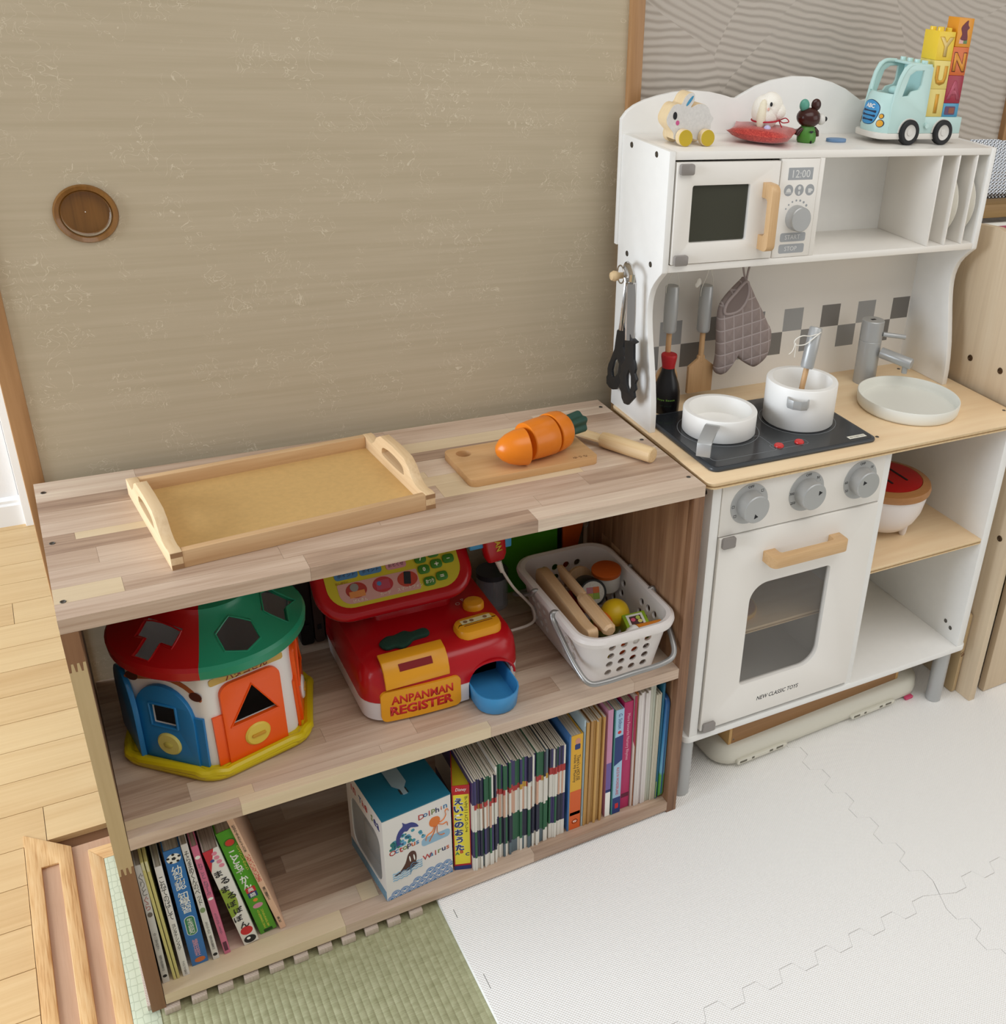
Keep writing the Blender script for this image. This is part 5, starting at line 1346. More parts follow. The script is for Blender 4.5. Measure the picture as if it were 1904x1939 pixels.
# ---- shape sorter house: six sides, coloured doors, domed roof of coloured sectors
pw = mat('sorter_white', '#e8e4e0', 0.3); pr_ = mat('sorter_red', '#b00d12', 0.25); pg = mat('sorter_green', '#1f8a66', 0.28); pb = mat('sorter_blue', '#2179b5', 0.28)
po = mat('sorter_orange', '#ef5a12', 0.28); py = mat('sorter_yellow', '#cdb60f', 0.35); pk = mat('sorter_knob', '#dcc04a', 0.35); pk2 = mat('sorter_knob_pale', '#d3c76e', 0.35)
house = thing('shape_sorter_house', 'plastic shape sorter house with red and green roof on the middle board', 'shape sorter', (0.145, 0.161, MZ))
def hexa(r, z, rc=0.010, n=3):
    pts = []
    for k in range(6):
        a = R(255 + 60 * k)
        c = Vector((math.cos(a), math.sin(a))) * r
        t1 = Vector((math.cos(a - R(120)), math.sin(a - R(120)))); t2 = Vector((math.cos(a + R(120)), math.sin(a + R(120))))
        p0 = c + t1 * rc; p2 = c + t2 * rc
        for i in range(n + 1):
            q = i / n
            p = p0 * (1 - q) ** 2 + c * 2 * q * (1 - q) + p2 * q * q
            pts.append((p.x, p.y, z))
    return pts
part('base', loft([hexa(0.114, 0.0, 0.03, 5), hexa(0.121, 0.003, 0.022, 5), hexa(0.1225, 0.009, 0.020, 5), hexa(0.118, 0.0135, 0.022, 5), hexa(0.106, 0.0150, 0.03, 5)]), py, house, angle=70, label='yellow scalloped rim at the foot')
part('inner_shade_sheet', MB().prism([(x, y) for x, y, z in hexa(0.099, 0)], 0.0150, 0.0165), mat('sorter_inside_shade', '#5d5a58', 0.6), house)  # dark sheet added so the inside looks shaded through the holes
rim_ = hexa(0.1165, 0.0110, 0.022, 6)
part('base_roll', MB().tube([(x * (1 + 0.012 * math.sin(i_ * 1.7)), y * (1 + 0.012 * math.sin(i_ * 1.7)), z + 0.0012 * math.cos(i_ * 1.7)) for i_, (x, y, z) in enumerate(rim_)], 0.0062, 10, closed=True), py, house)
wall = MB()
hole_walls = loft([hexa(0.1035, 0.012), hexa(0.1050, 0.020), hexa(0.1010, 0.146), hexa(0.0985, 0.146), hexa(0.1022, 0.020), hexa(0.1010, 0.013)], True, True)
# doors on the faces
AP = 0.1052 * math.cos(R(30))
def face_M(normal_deg, lean=1.6):
    a = R(normal_deg)
    # local X along the face (left to right seen from outside), local Y up, local Z outwards
    zx = Vector((math.cos(a), math.sin(a), 0)); xx = Vector((-math.sin(a), math.cos(a), 0)); up = Vector((0, 0, 1))
    M_ = Matrix((xx, up, zx)).transposed().to_4x4()
    return Matrix.Translation(zx * (AP - 0.0005) + Vector((0, 0, 0.014))) @ M_ @ Matrix.Rotation(R(-lean), 4, 'X')
def door(normal, m, knob_m, shape, hole_poly, name_l, knob_kind):
    Md = face_M(normal)
    d = link('door', None, [], house); bpy.data.objects.remove(d)
    mb = MB()
    mb.prism(shape, 0.0, 0.0055, [hole_poly], M=Md)
    d = part('door', mb, m, house, 0.0010, label=name_l)
    part('hinge_plate', MB().box(0.034, 0.0465, 0.001, 0.070, 0.0, 0.003, M=Md), m, d) if normal == 225 else part('hinge_plate', MB().box(-0.0475, -0.034, 0.001, 0.070, 0.0, 0.003, M=Md), m, d)
    # raised rim of the cut-out
    k_ = len(hole_poly)
    part('rim', MB().tube([Md @ Vector((x, y, 0.0056)) for x, y in hole_poly], 0.0016, 8, closed=True), m, d)
    kx, ky = 0.0, 0.026
    part('knob', MB().lathe([(0.0001, 0.0085), (0.0135, 0.0080), (0.0155, 0.0062), (0.0158, 0.0)], 32, M=Md @ Matrix.Translation((kx, ky, 0.0))), knob_m, d)
    if knob_kind == 'bar':
        part('knob_grip', MB().prism(rrect(kx - 0.0085, kx + 0.0085, ky - 0.0022, ky + 0.0022, 0.002), 0.0075, 0.0098, M=Md @ Matrix.Translation((0, 0, 0))), mat('sorter_knob_dark', '#c9932a', 0.4), d, 0.0006)
    else:
        part('knob_grip', MB().ball((0, 0, 0), (0.0060, 0.0042, 0.0022), 14, M=Md @ Matrix.Translation((kx, ky, 0.0085))), mat('sorter_knob_shadow', '#b7a94e', 0.4), d)
    return d
def wall_cut():
    cm = MB()
    for nd, hp_ in ((225, sq), (285, tri_h), (345, tri_h)):
        cm.prism(hp_, -0.02, 0.02, M=face_M(nd))
    return cm
arch_door = [(-0.040, 0.0), (0.036, 0.0), (0.036, 0.062)] + [(-0.002 + 0.038 * math.cos(R(a)), 0.062 + 0.046 * math.sin(R(a))) for a in range(12, 169, 12)] + [(-0.040, 0.062)]
sq = rrect(-0.0195, 0.0145, 0.050, 0.0815, 0.001, 2)
tri_h = [(-0.029, 0.050), (0.029, 0.050), (0.001, 0.0985)]
link('walls', boolean_cut(hole_walls.mesh('walls'), wall_cut(), 'walls'), pw, house)
door(225, pb, pk2, arch_door, [(x, y) for x, y in sq], 'blue arched door with a square hole', 'heart')
rdoor = rrect(-0.036, 0.036, 0.0, 0.110, 0.01, 5, rs=(0.001, 0.001, 0.014, 0.014))
tri_h = [(-0.029, 0.050), (0.029, 0.050), (0.001, 0.0985)]
door(285, po, pk, rdoor, tri_h, 'orange door with a triangular hole', 'bar')
door(345, po, pw, rdoor, tri_h, 'orange door on the right side', 'bar')
# swung-open blue door on the left with an orange arch behind it
Mo = Matrix.Translation((-0.0965, -0.012, 0.016)) @ Matrix.Rotation(R(-82), 4, 'Z') @ Matrix.Rotation(R(90), 4, 'X')
od_ = part('door', MB().prism(arch_door, 0.0, 0.006, M=Mo), pb, house, 0.001, label='blue door swung open on the left')
part('handle', MB().box(-0.01, 0.012, 0.004, 0.030, -0.010, 0.0, M=Mo), mat('sorter_orange2', '#d98a1c', 0.4), od_)
part('name_plate', MB().prism(rrect(-0.044, 0.044, 0.112, 0.1215, 0.003), -0.001, 0.0012, M=face_M(285)), mat('plate_gold', '#c9a552', 0.5), house, label='gold name strip with dark red lettering')
me = text_mesh('バタコさん', 0.0085, depth=0.0002, width=0.050, bold=0.02).copy(); me.materials.clear()
link('lettering', me, mat('plate_maroon', '#8c2f33', 0.5), house).matrix_local = face_M(285) @ Matrix.Translation((0, 0.1165, 0.0013))
part('name_plate', MB().prism(smooth_poly([(-0.045, 0.112), (0.0, 0.122), (0.030, 0.113), (0.046, 0.098), (0.043, 0.094), (0.026, 0.108), (0.0, 0.114), (-0.045, 0.106)], 3), -0.001, 0.0012, M=face_M(225)), mat('plate_rust', '#a3562a', 0.5), house, label='rust coloured strip above the blue door')
part('lintel_disc', MB().prism(circ(0.040, 0.100, 0.008, 20, 0.006), 0.001, 0.0018, M=face_M(225)), mat('plate_brown', '#4a1d10', 0.4), house)
part('lintel_disc', MB().prism(circ(-0.040, 0.111, 0.008, 20, 0.006), 0.001, 0.0018, M=face_M(225)), MATS['plate_brown'], house)
# roof sectors, each a solid shell with a shaped hole cut through
RO = [(r_, z + 0.006) for r_, z in [(0.1085, 0.1395), (0.1095, 0.150), (0.1065, 0.1545), (0.096, 0.1580), (0.078, 0.170), (0.0545, 0.1905), (0.0525, 0.1970), (0.0480, 0.1985), (0.0240, 0.2080), (0.0010, 0.2100)]]
RI = [(r_ - 0.0025 if r_ > 0.01 else 0.0010, z - 0.0028) for r_, z in reversed(RO)]
def sector(a0, a1, seg=18):
    prof = RO + RI
    mb = MB().lathe(prof, seg, closed=True, a0=R(a0), a1=R(a1))
    n_ = len(prof)
    mb.f.append(list(range(n_))); mb.m.append(0)
    mb.f.append(list(reversed([seg * n_ + i for i in range(n_)]))); mb.m.append(0)
    return mb
def cut_M(ang, rad=0.080, zc=0.177):
    a = R(ang)
    slope = math.atan2(0.1905 - 0.1580, 0.096 - 0.0545)
    out = Vector((math.cos(a), math.sin(a), 0)); xx = Vector((-math.sin(a), math.cos(a), 0))
    nz = (out * math.sin(slope) + Vector((0, 0, 1)) * math.cos(slope)).normalized()
    yy = nz.cross(xx)
    M_ = Matrix((xx, yy, nz)).transposed().to_4x4()
    return Matrix.Translation(out * rad + Vector((0, 0, zc))) @ M_
T_shape = [(-0.027, 0.021), (0.025, 0.021), (0.025, -0.001), (0.010, -0.001), (0.010, -0.026), (-0.013, -0.026), (-0.013, -0.001), (-0.027, -0.001)]
hex_shape = [(0.0245 * math.cos(R(a)), 0.0245 * math.sin(R(a))) for a in range(30, 390, 60)]
cross_shape = [(-0.024, -0.020), (0.0, -0.012), (0.024, -0.020), (0.024, 0.014), (0.0, 0.023), (-0.024, 0.014)]
for (a0, a1, m_, cuts, nm) in ((135, 255, pr_, ((218, T_shape),), 'red roof sector with a T-shaped hole'), (255, 375, pg, ((285, hex_shape), (338, cross_shape)), 'green roof sector with shaped holes'), (15, 135, pb, (), 'blue roof sector at the back')):
    base = sector(a0, a1)
    me = base.mesh('roof_sector')
    if cuts:
        cm = MB()
        for an, shp in cuts: cm.prism(shp, -0.03, 0.03, M=cut_M(an))
        me = boolean_cut(me, cm, 'roof_sector')
    ro = link('roof_sector', me, m_, house, label=nm)
    for an, shp in cuts:
        Mc = cut_M(an)
        loop = []
        for i in range(len(shp)):
            p, q = Vector(shp[i]), Vector(shp[(i + 1) % len(shp)])
            for s_ in range(4):
                w = p.lerp(q, s_ / 4)
                v = Mc @ Vector((w.x, w.y, 0))
                rad = math.hypot(v.x, v.y)
                for (ra, za), (rb, zb) in zip(RO, RO[1:]):
                    if rb <= rad <= ra:
                        v.z = za + (zb - za) * (ra - rad) / max(ra - rb, 1e-6)
                loop.append(v)
        part('rim', MB().tube(loop, 0.0012, 6, closed=True), m_, ro)

# ---- toy cash register
rr = mat('register_red', '#b3101a', 0.22); rwht = mat('register_white', '#dcd6d6', 0.3); ry = mat('register_yellow', '#e09a1c', 0.32); rb = mat('register_blue', '#3f93cc', 0.3)
reg = thing('toy_cash_register', 'red and white toy cash register with a blue coin tray on the middle board', 'toy register', (0.402, 0.07, MZ))
def rplan(x0, x1, y0, y1, r, bul, z, n=7):
    """rounded rectangle whose front edge bows out"""
    pts = []
    for x, y in rrect(x0, x1, y0, y1, r, 6):
        pts.append((x, y, z))
    out = []
    for (x, y, z_) in pts:
        u = (x - (x0 + x1) / 2) / ((x1 - x0) / 2)
        w = 1 - (y - y0) / (y1 - y0)
        out.append((x, y - bul * (1 - u * u) * max(w, 0) ** 2, z_))
    # extra points on the long front edge
    res = []
    for i in range(len(out)):
        res.append(out[i])
        a, b_ = pts[i], pts[(i + 1) % len(pts)]
        if abs(a[1] - y0) < 1e-6 and abs(b_[1] - y0) < 1e-6:
            for k_ in range(1, 12):
                x = a[0] + (b_[0] - a[0]) * k_ / 12
                u = (x - (x0 + x1) / 2) / ((x1 - x0) / 2)
                res.append((x, y0 - bul * (1 - u * u), z))
    return res
reg_cut = MB().prism([(0.0285, -0.01)] + [(0.060 + 0.0315 * math.cos(R(a)), 0.0285 + 0.0275 * math.sin(R(a))) for a in range(180, -1, -12)] + [(0.0915, -0.01)], -0.03, 0.040, axis='Y')
low_b = (loft([rplan(-0.096, 0.102, 0.008, 0.195, 0.026, 0.010, 0.0), rplan(-0.103, 0.107, 0.0, 0.200, 0.026, 0.010, 0.005), rplan(-0.105, 0.108, -0.001, 0.202, 0.026, 0.010, 0.033), rplan(-0.104, 0.107, 0.0, 0.200, 0.026, 0.010, 0.034)]))
link('lower_body', boolean_cut(low_b.mesh('lower_body', angle=60), reg_cut, 'lower_body'), rwht, reg)
up_b = (loft([rplan(-0.1055, 0.1085, -0.0015, 0.203, 0.027, 0.010, 0.034), rplan(-0.105, 0.108, 0.0, 0.203, 0.027, 0.010, 0.050), rplan(-0.103, 0.106, 0.003, 0.203, 0.026, 0.009, 0.068), rplan(-0.098, 0.101, 0.010, 0.203, 0.024, 0.008, 0.079), rplan(-0.088, 0.091, 0.022, 0.200, 0.020, 0.006, 0.0845), rplan(-0.070, 0.072, 0.040, 0.190, 0.016, 0.003, 0.0860)]))
link('upper_body', boolean_cut(up_b.mesh('upper_body', angle=60), reg_cut, 'upper_body'), rr, reg)
# neck and monitor
part('neck', loft([[(x, y, z) for x, y in rrect(-0.060, 0.050, 0.100 + dy, 0.200, 0.012)] for z, dy in ((0.080, 0.0), (0.125, 0.012), (0.160, 0.045))]), rr, reg)
Mm = Matrix.Translation((0.390 - 0.402, 0.155 - 0.07, 0.398 - MZ)) @ Matrix.Rotation(R(45), 4, 'X') @ Matrix.Translation((0, 0, 0.0))
X0, X1, V0, V1 = -0.1180, 0.0915, -0.0095, 0.118
def mrr(i_, r): return rrect(X0 + i_, X1 - i_, V0 + i_, V1 - i_, r, 8)
part('monitor_back', loft([[(x, y, z) for x, y in mrr(i_, r_)] for i_, r_, z in ((0.012, 0.034, -0.022), (0.002, 0.040, -0.014), (0.0, 0.042, -0.009))]), rwht, reg, angle=60, rot=(0, 0, 0)).matrix_local = Mm
mon = part('monitor', loft([[(x, y, z) for x, y in mrr(i_, r_)] for i_, r_, z in ((0.0, 0.042, -0.0088), (-0.0005, 0.0425, -0.004), (0.002, 0.040, 0.0), (0.008, 0.036, 0.0022), (0.0145, 0.030, 0.0))]), rr, reg, angle=60)
mon.matrix_local = Mm
ymat = mat('panel_yellow', '#c9b92e', 0.4)
part('key_panel', MB().prism(mrr(0.016, 0.030), -0.0005, 0.0004), ymat, mon)
kg = mat('key_green', '#3a7a22', 0.35)
keyw = mat('key_print', '#e8e6d0', 0.5); keyb = mat('key_dark', '#3a2a18', 0.5)
for (u, v, s) in ((0.0246, 0.0515, '7'), (0.0432, 0.0560, '8'), (0.0610, 0.0600, '9'), (0.0258, 0.0362, '0'), (0.0440, 0.0402, '+'), (0.0615, 0.0440, '−'), (0.0290, 0.0185, 'おつり'), (0.0470, 0.0222, '=')):
    kk = part('key', MB().prism(rrect(-0.0078, 0.0078, -0.0062, 0.0062, 0.0045), 0.0, 0.0022, M=Matrix.Translation((u, v, 0.0004))), kg, mon, 0.0006)
    text(s, keyw, kk, (u, v, 0.0026), (0, 0, 0), size=0.0058 if s not in '−=' else (0.0012 if s == '−' else 0.0036), depth=0.0001, bold=0.03, **({'width': 0.011} if s == 'おつり' else {}))
pkp = mat('panel_pink', '#cf9c94', 0.5)
part('print_field', MB().prism(rrect(-0.0885, 0.0160, 0.0115, 0.0400, 0.004, rs=(0.016, 0.002, 0.002, 0.002)), 0.0003, 0.0007), pkp, mon)
for (u, col, sh_) in ((-0.066, '#a8352b', 0), (-0.0315, '#b5363c', 1), (0.0015, '#b5402f', 2)):
    part('print_disc', MB().prism(circ(u, 0.0285, 0.0135, 28, 0.0105), 0.0006, 0.0009), mat('pd_' + col.strip('#'), col, 0.5), mon)
    if sh_ == 0:
        part('print_note', MB().box(u - 0.010, u + 0.010, 0.0190, 0.0275, 0.0008, 0.0012), mat('note_orange', '#d98a4a', 0.5), mon); part('print_coin', MB().prism(circ(u - 0.002, 0.0325, 0.0055, 18), 0.0008, 0.0013), mat('coin_grey', '#8d8680', 0.5), mon)
    elif sh_ == 1:
        part('print_card', MB().box(u - 0.009, u + 0.009, 0.0220, 0.0345, 0.0008, 0.0012), mat('card_rose', '#b5485a', 0.5), mon); part('print_spot', MB().prism(circ(u - 0.0045, 0.0305, 0.003, 14), 0.0012, 0.0014), mat('card_blue', '#4f7fb0', 0.5), mon)
    else:
        part('print_phone', MB().prism(rrect(-0.0045, 0.0045, -0.0085, 0.0085, 0.001), 0.0008, 0.0013, M=Matrix.Translation((u, 0.0300, 0)) @ Matrix.Rotation(R(-12), 4, 'Z')), mat('phone_dark', '#22262e', 0.4), mon)
for s, u, v in (('げんきん', -0.064, 0.0145), ('カード', -0.031, 0.0160), ('スマートフォン', 0.002, 0.0165)):
    text(s, keyw, mon, (u, v, 0.0010), (0, 0, 0), size=0.0042, depth=0.0001)
text('おしはらい', mat('pay_red', '#8d1b16', 0.5), mon, (-0.0815, 0.0415, 0.0010), (0, 0, 0), size=0.0034, width=0.016, depth=0.0001)
for (u, w, col, s) in ((-0.074, 0.015, '#4f84b4', 'ポイント'), (-0.0425, 0.0145, '#4f84b4', 'ポイント'), (-0.0085, 0.0135, '#cf8f9a', 'おとくせ'), (0.0, 0, '', '')):
    if w:
        ko = part('print_key', MB().prism(rrect(u - w, u + w, 0.0455, 0.0570, 0.004), 0.0003, 0.0012), mat('pk_' + col.strip('#'), col, 0.5), mon)
        text(s, keyb, ko, (u, 0.0510, 0.0013), (0, 0, 0), size=0.0048, width=w * 1.5, depth=0.0001)
# yellow handle wrapped over the front edge, sign, star, coin slot, open button
part('grip', loft([[(x, y, z) for x, y, z in ((-0.078, y_, z_), (0.004, y_, z_))] for y_, z_ in ()]) if False else MB().prism([(0.022, 0.0875), (0.010, 0.0845), (0.000, 0.0765), (-0.0055, 0.0640), (-0.0075, 0.0560), (-0.0110, 0.0565), (-0.0100, 0.0665), (-0.0045, 0.0795), (0.006, 0.0885), (0.022, 0.0910)], -0.080, 0.0035, axis='X'), ry, reg, 0.0012, label='yellow grip bar over the front edge')
part('grip_slot', MB().prism([(0.0000, 0.0850), (-0.0042, 0.0808), (-0.0062, 0.0772), (-0.0050, 0.0765), (-0.0030, 0.0800), (0.0010, 0.0840)], -0.060, -0.017, axis='X'), mat('slot_red', '#7d0a10', 0.7), reg)
def front_plate(x0, x1, z0, z1, r, th, name, m, y_of, parent, lab=None):
    P = rrect(x0, x1, z0, z1, r, 6); Q = []
    for i in range(len(P)):
        a, b_ = P[i], P[(i + 1) % len(P)]
        Q.append(a)
        if abs(a[1] - b_[1]) < 1e-6:
            for k_ in range(1, 10): Q.append((a[0] + (b_[0] - a[0]) * k_ / 10, a[1]))
    vs = [(x, y_of(x) - th, z) for x, z in Q] + [(x, y_of(x) + 0.004, z) for x, z in Q]
    n_ = len(Q)
    cols = sorted(set(round(x, 5) for x, z in Q))
    fs = [(i, (i + 1) % n_, n_ + (i + 1) % n_, n_ + i)[::-1] for i in range(n_)]
    mb = MB().add(vs, fs)
    # face strips between matching bottom and top points
    for xa, xb in zip(cols, cols[1:]):
        def ext(xv):
            zs_ = [z for x, z in Q if abs(x - xv) < 1e-4]
            return min(zs_), max(zs_)
        (la, ha), (lb, hb_) = ext(xa), ext(xb)
        mb.add([(xa, y_of(xa) - th, la), (xb, y_of(xb) - th, lb), (xb, y_of(xb) - th, hb_), (xa, y_of(xa) - th, ha)], [(0, 1, 2, 3)])
    return part(name, mb, m, parent, label=lab, angle=50)
yf = lambda x: -0.0015 - 0.010 * (1 - ((x - 0.0015) / 0.107) ** 2)
sg = front_plate(-0.0865, 0.0165, 0.0045, 0.0515, 0.008, 0.0016, 'sign', ry, yf, reg, 'yellow name sign with red letters')
def bend_text(body, size, width, cx, cz, bold):
    me = text_mesh(body, size, depth=0.00015, width=width, bold=bold).copy(); me.materials.clear()
    for v in me.vertices:
        x = cx + v.co.x; v.co = Vector((x, yf(x) - 0.0016 - v.co.z, cz + v.co.y))
    link('lettering', me, mat('sign_red', '#c4201c', 0.4), sg)
bend_text('ANPANMAN', 0.0130, 0.080, -0.0340, 0.0365, 0.03)
bend_text('REGISTER', 0.0150, 0.082, -0.0350, 0.0200, 0.045)
star = smooth_poly([(-0.034, 0.004), (-0.022, 0.014), (-0.012, 0.012), (0.004, 0.016), (0.012, 0.009), (0.030, 0.010), (0.033, 0.000), (0.028, -0.006), (0.010, -0.006), (0.002, -0.012), (-0.010, -0.017), (-0.018, -0.011), (-0.030, -0.010)], 3)
part('felt_bow', pillow([(x, z) for x, z in star], 0.0035, 0.0, 0.0), mat('felt_green', '#173a2c', 0.9, bump=0.5, bscale=500), reg, loc=(-0.036, 0.044, 0.0885), rot=(R(-90), 0, R(4)), label='dark green knitted bow shape')
cs = part('coin_bank', loft([[(x, y, z) for x, y in rrect(-0.031 + i_, 0.031 - i_, -0.020 + i_, 0.018 - i_, 0.014)] for i_, z in ((0.0, 0.080), (0.0, 0.089), (0.0015, 0.094), (0.006, 0.0965))]), ry, reg, loc=(0.058, 0.034, 0.0), rot=(0, 0, R(3)), label='yellow coin slot cover')
part('slot', MB().box(-0.020, 0.020, -0.006, -0.0045, 0.0963, 0.0968), mat('slot_brown', '#7a4a10', 0.6), cs)
part('label_strip', MB().box(-0.021, 0.021, -0.001, 0.008, 0.0964, 0.0968), mat('strip_cream', '#d9cfa0', 0.5), cs)
for x in (-0.015, -0.006, 0.013): part('label_dot', MB().prism(circ(x, 0.0035, 0.003, 14), 0.0967, 0.0970), mat('strip_brown', '#8a6a4a', 0.5), cs)
ob_ = part('open_button', MB().lathe([(0.0001, 0.0960), (0.0125, 0.0945), (0.0145, 0.0915), (0.0145, 0.084)], 32), ry, reg, loc=(0.072, 0.083, 0), label='round yellow button')
for i, ch in enumerate('OPEN'):
    a = R(140 - 33 * i)
    text(ch, mat('open_print', '#d8b8b0', 0.5), reg, (0.070 + 0.0200 * math.cos(a), 0.083 + 0.0215 * math.sin(a), 0.0864), (0, 0, a - PI / 2), size=0.0065, depth=0.0001)
# coin tray
tray_o = [(0.030, 0.038), (0.030, -0.020)] + [(0.060 + 0.030 * math.cos(R(a)), -0.026 + 0.031 * math.sin(R(a))) for a in range(190, 351, 16)] + [(0.090, -0.020), (0.090, 0.038)]
tray_i = [(0.060 + (x - 0.060) * 0.93, y + (0.0012 if y < 0 else 0.0)) for x, y in tray_o]
def lift(P, z): return [(x, y, z) for x, y in P]
def shr(P, k_): return [(0.060 + (x - 0.060) * k_, (y + 0.022) * (k_ if y < -0.02 else 1) - 0.022) for x, y in P]
part('coin_tray', loft([lift(shr(tray_o, 0.86), 0.0008), lift(shr(tray_o, 0.92), 0.0025), lift(tray_o, 0.0270), lift(shr(tray_o, 0.995), 0.0285), lift(shr(tray_o, 0.94), 0.0283), lift(shr(tray_o, 0.86), 0.0055)]), rb, reg, angle=60, label='light blue coin tray sticking out at the front')
part('arch_lip', MB().tube([(0.060 + 0.0345 * math.cos(R(a)), yf(0.060) - 0.0005 + 0.002 * abs(math.cos(R(a))), 0.0285 + 0.0285 * math.sin(R(a))) for a in range(0, 181, 10)], 0.0018, 8), rr, reg)
# scanner on its holder and cord
sh0 = Matrix.Translation((0.5125 - 0.402, 0.172 - 0.07, 0.440 - MZ))
part('scanner', loft([[(x * k_, y * k_, z) for x, y in rrect(-0.0165, 0.0165, -0.010, 0.010, 0.007)] for k_, z in ((0.45, -0.0215), (0.75, -0.019), (0.95, -0.010), (1.0, 0.004), (1.0, 0.055))]), rr, reg, label='red scanner hung at the side').matrix_local = sh0 @ Matrix.Rotation(R(-6), 4, 'Y')
part('scanner_holder', MB().box(-0.036, -0.012, -0.004, 0.008, 0.004, 0.020), mat('holder_blue', '#3b8fc0', 0.35), reg, 0.002).matrix_local = sh0
part('scanner_holder', MB().box(0.0135, 0.0235, -0.008, 0.008, 0.000, 0.024), MATS['holder_blue'], reg, 0.002).matrix_local = sh0
text('MAN', mat('scan_yellow', '#d3b23a', 0.5), reg, (0.1125, 0.0915, 0.4515 - MZ), (R(90), R(80), 0), size=0.0085, width=0.026, depth=0.0002, bold=0.03)
rg_ = MB()
for i in range(6): rg_.lathe([(0.0046 - 0.0003 * i, -0.0018), (0.0050 - 0.0003 * i, 0), (0.0046 - 0.0003 * i, 0.0018)], 14, closed=False, M=Matrix.Translation((0.1160 + 0.0011 * i, 0.100, 0.1385 - 0.0034 * i)))
cordp = [(0.5190, 0.170, 0.419), (0.5245, 0.170, 0.400), (0.5420, 0.172, 0.366), (0.5620, 0.176, 0.338), (0.5755, 0.178, 0.316), (0.5730, 0.168, 0.304), (0.5600, 0.160, 0.3035), (0.5400, 0.157, 0.3040), (0.5080, 0.155, 0.3055)]
part('cord', MB().tube(spline([(x - 0.402, y - 0.07, z - MZ) for x, y, z in cordp], 6), 0.0021, 10), mat('cord_white', '#d8cfc4', 0.5), reg)
part('cord_sleeve', rg_, MATS['cord_white'], reg)

# ---- laundry style basket with toy food
bk_m = mat('basket_white', '#e2dcd8', 0.35, sss=0.15)
bask = thing('play_basket', 'white plastic basket with round holes and grey carry handles on the middle board', 'basket', (0.640, 0.115, MZ))
def brr(x0, x1, y0, y1, r, z): return rr3(x0 - 0.640, x1 - 0.640, y0 - 0.115, y1 - 0.115, r, z, 8)
sh_l = loft([brr(0.590, 0.692, 0.022, 0.212, 0.018, 0.0), brr(0.585, 0.697, 0.017, 0.217, 0.022, 0.003), brr(0.5725, 0.7120, 0.0020, 0.2320, 0.030, 0.080), brr(0.5655, 0.7185, -0.0060, 0.2400, 0.036, 0.0790), brr(0.5635, 0.7200, -0.0080, 0.2420, 0.037, 0.0860), brr(0.5650, 0.7190, -0.0065, 0.2405, 0.036, 0.0905), brr(0.5690, 0.7150, -0.0025, 0.2365, 0.034, 0.0925), brr(0.5745, 0.7095, 0.0035, 0.2305, 0.030, 0.0905), brr(0.5760, 0.7080, 0.0060, 0.2280, 0.028, 0.080), brr(0.5875, 0.6945, 0.0195, 0.2145, 0.020, 0.0055), brr(0.592, 0.690, 0.024, 0.210, 0.018, 0.0035)])
cm = MB()
for r_ in range(4):
    for k_ in range(4):
        cm.prism(circ(0.640 - 0.640 + (k_ - 1.4) * 0.0185, 0.020 + 0.0160 * r_, 0.0055, 14), -0.13, 0.13, axis='Y')
    for k_ in range(8):
        if k_ in (3, 4): continue
        cm.prism(circ((k_ - 3.5) * 0.0185, 0.020 + 0.0160 * r_, 0.0055, 14), -0.09, 0.09, axis='X')
link('shell', boolean_cut(sh_l.mesh('shell', angle=60), cm, 'shell'), bk_m, bask)
alum = mat('handle_grey', '#9b9a98', 0.3, 0.6)
hpth = [(0.5725, 0.086, 0.3655), (0.5630, 0.0860, 0.3690), (0.5610, 0.0800, 0.3600), (0.5625, 0.0550, 0.3450), (0.5660, 0.0180, 0.3220), (0.5740, -0.0060, 0.3080), (0.5950, -0.0105, 0.3050), (0.6400, -0.0110, 0.3060), (0.6850, -0.0100, 0.3060), (0.7080, -0.0050, 0.3110), (0.7170, 0.0150, 0.3240), (0.7205, 0.0500, 0.3450), (0.7210, 0.0760, 0.3600), (0.7205, 0.0830, 0.3690), (0.7120, 0.0830, 0.3655)]
part('handle', MB().tube(spline([(x - 0.640, y - 0.115, z - MZ) for x, y, z in hpth], 6), 0.0040, 12), alum, bask, label='grey wire handle folded to the front')
part('handle', MB().tube(spline([(x - 0.640, 0.234 - y - 0.115, z - MZ) for x, y, z in hpth], 6), 0.0033, 12), alum, bask, label='grey wire handle folded to the back')
# toy food inside
fw = wood('food_wood', [(0.0, '#c39c70'), (0.5, '#d2af86'), (1.0, '#dfc29e')], 'Y', grain=1.0, fine=0.6, rnd=0.2, rough=0.5, world=False)
GF = 'toy food in the basket'
t = thing('wooden_bread', 'long curved piece of pale wood leaning inside the left of the basket', 'toy food', (0.595, 0.110, 0.2850), group=GF)
crescent = smooth_poly([(-0.083, 0.028), (-0.040, 0.004), (0.0, 0.0), (0.040, 0.004), (0.085, 0.060), (0.088, 0.080), (0.075, 0.0905), (0.0, 0.0860), (-0.060, 0.080), (-0.083, 0.0815), (-0.0845, 0.060)], 4)
part('slice', MB().prism(crescent, -0.0075, 0.0085, axis='X'), fw, t, 0.002)
t = thing('toy_bread_knife', 'wooden toy knife lying across the middle of the basket', 'toy knife', (0.6175, 0.018, 0.3645), 0, GF, rot=(R(3), R(14), R(1)))
part('handle', MB().lathe([(0.0001, 0.0), (0.0070, 0.0), (0.0098, 0.004), (0.0100, 0.078), (0.0085, 0.0865), (0.0001, 0.088)], 8, M=Matrix.Rotation(-PI / 2, 4, 'X')), fw, t, smooth=False)
part('blade', MB().prism([(0.083, -0.006), (0.150, -0.007), (0.168, 0.003), (0.160, 0.0095), (0.083, 0.0105)], -0.0022, 0.0022, axis='X'), fw, t, 0.0006)
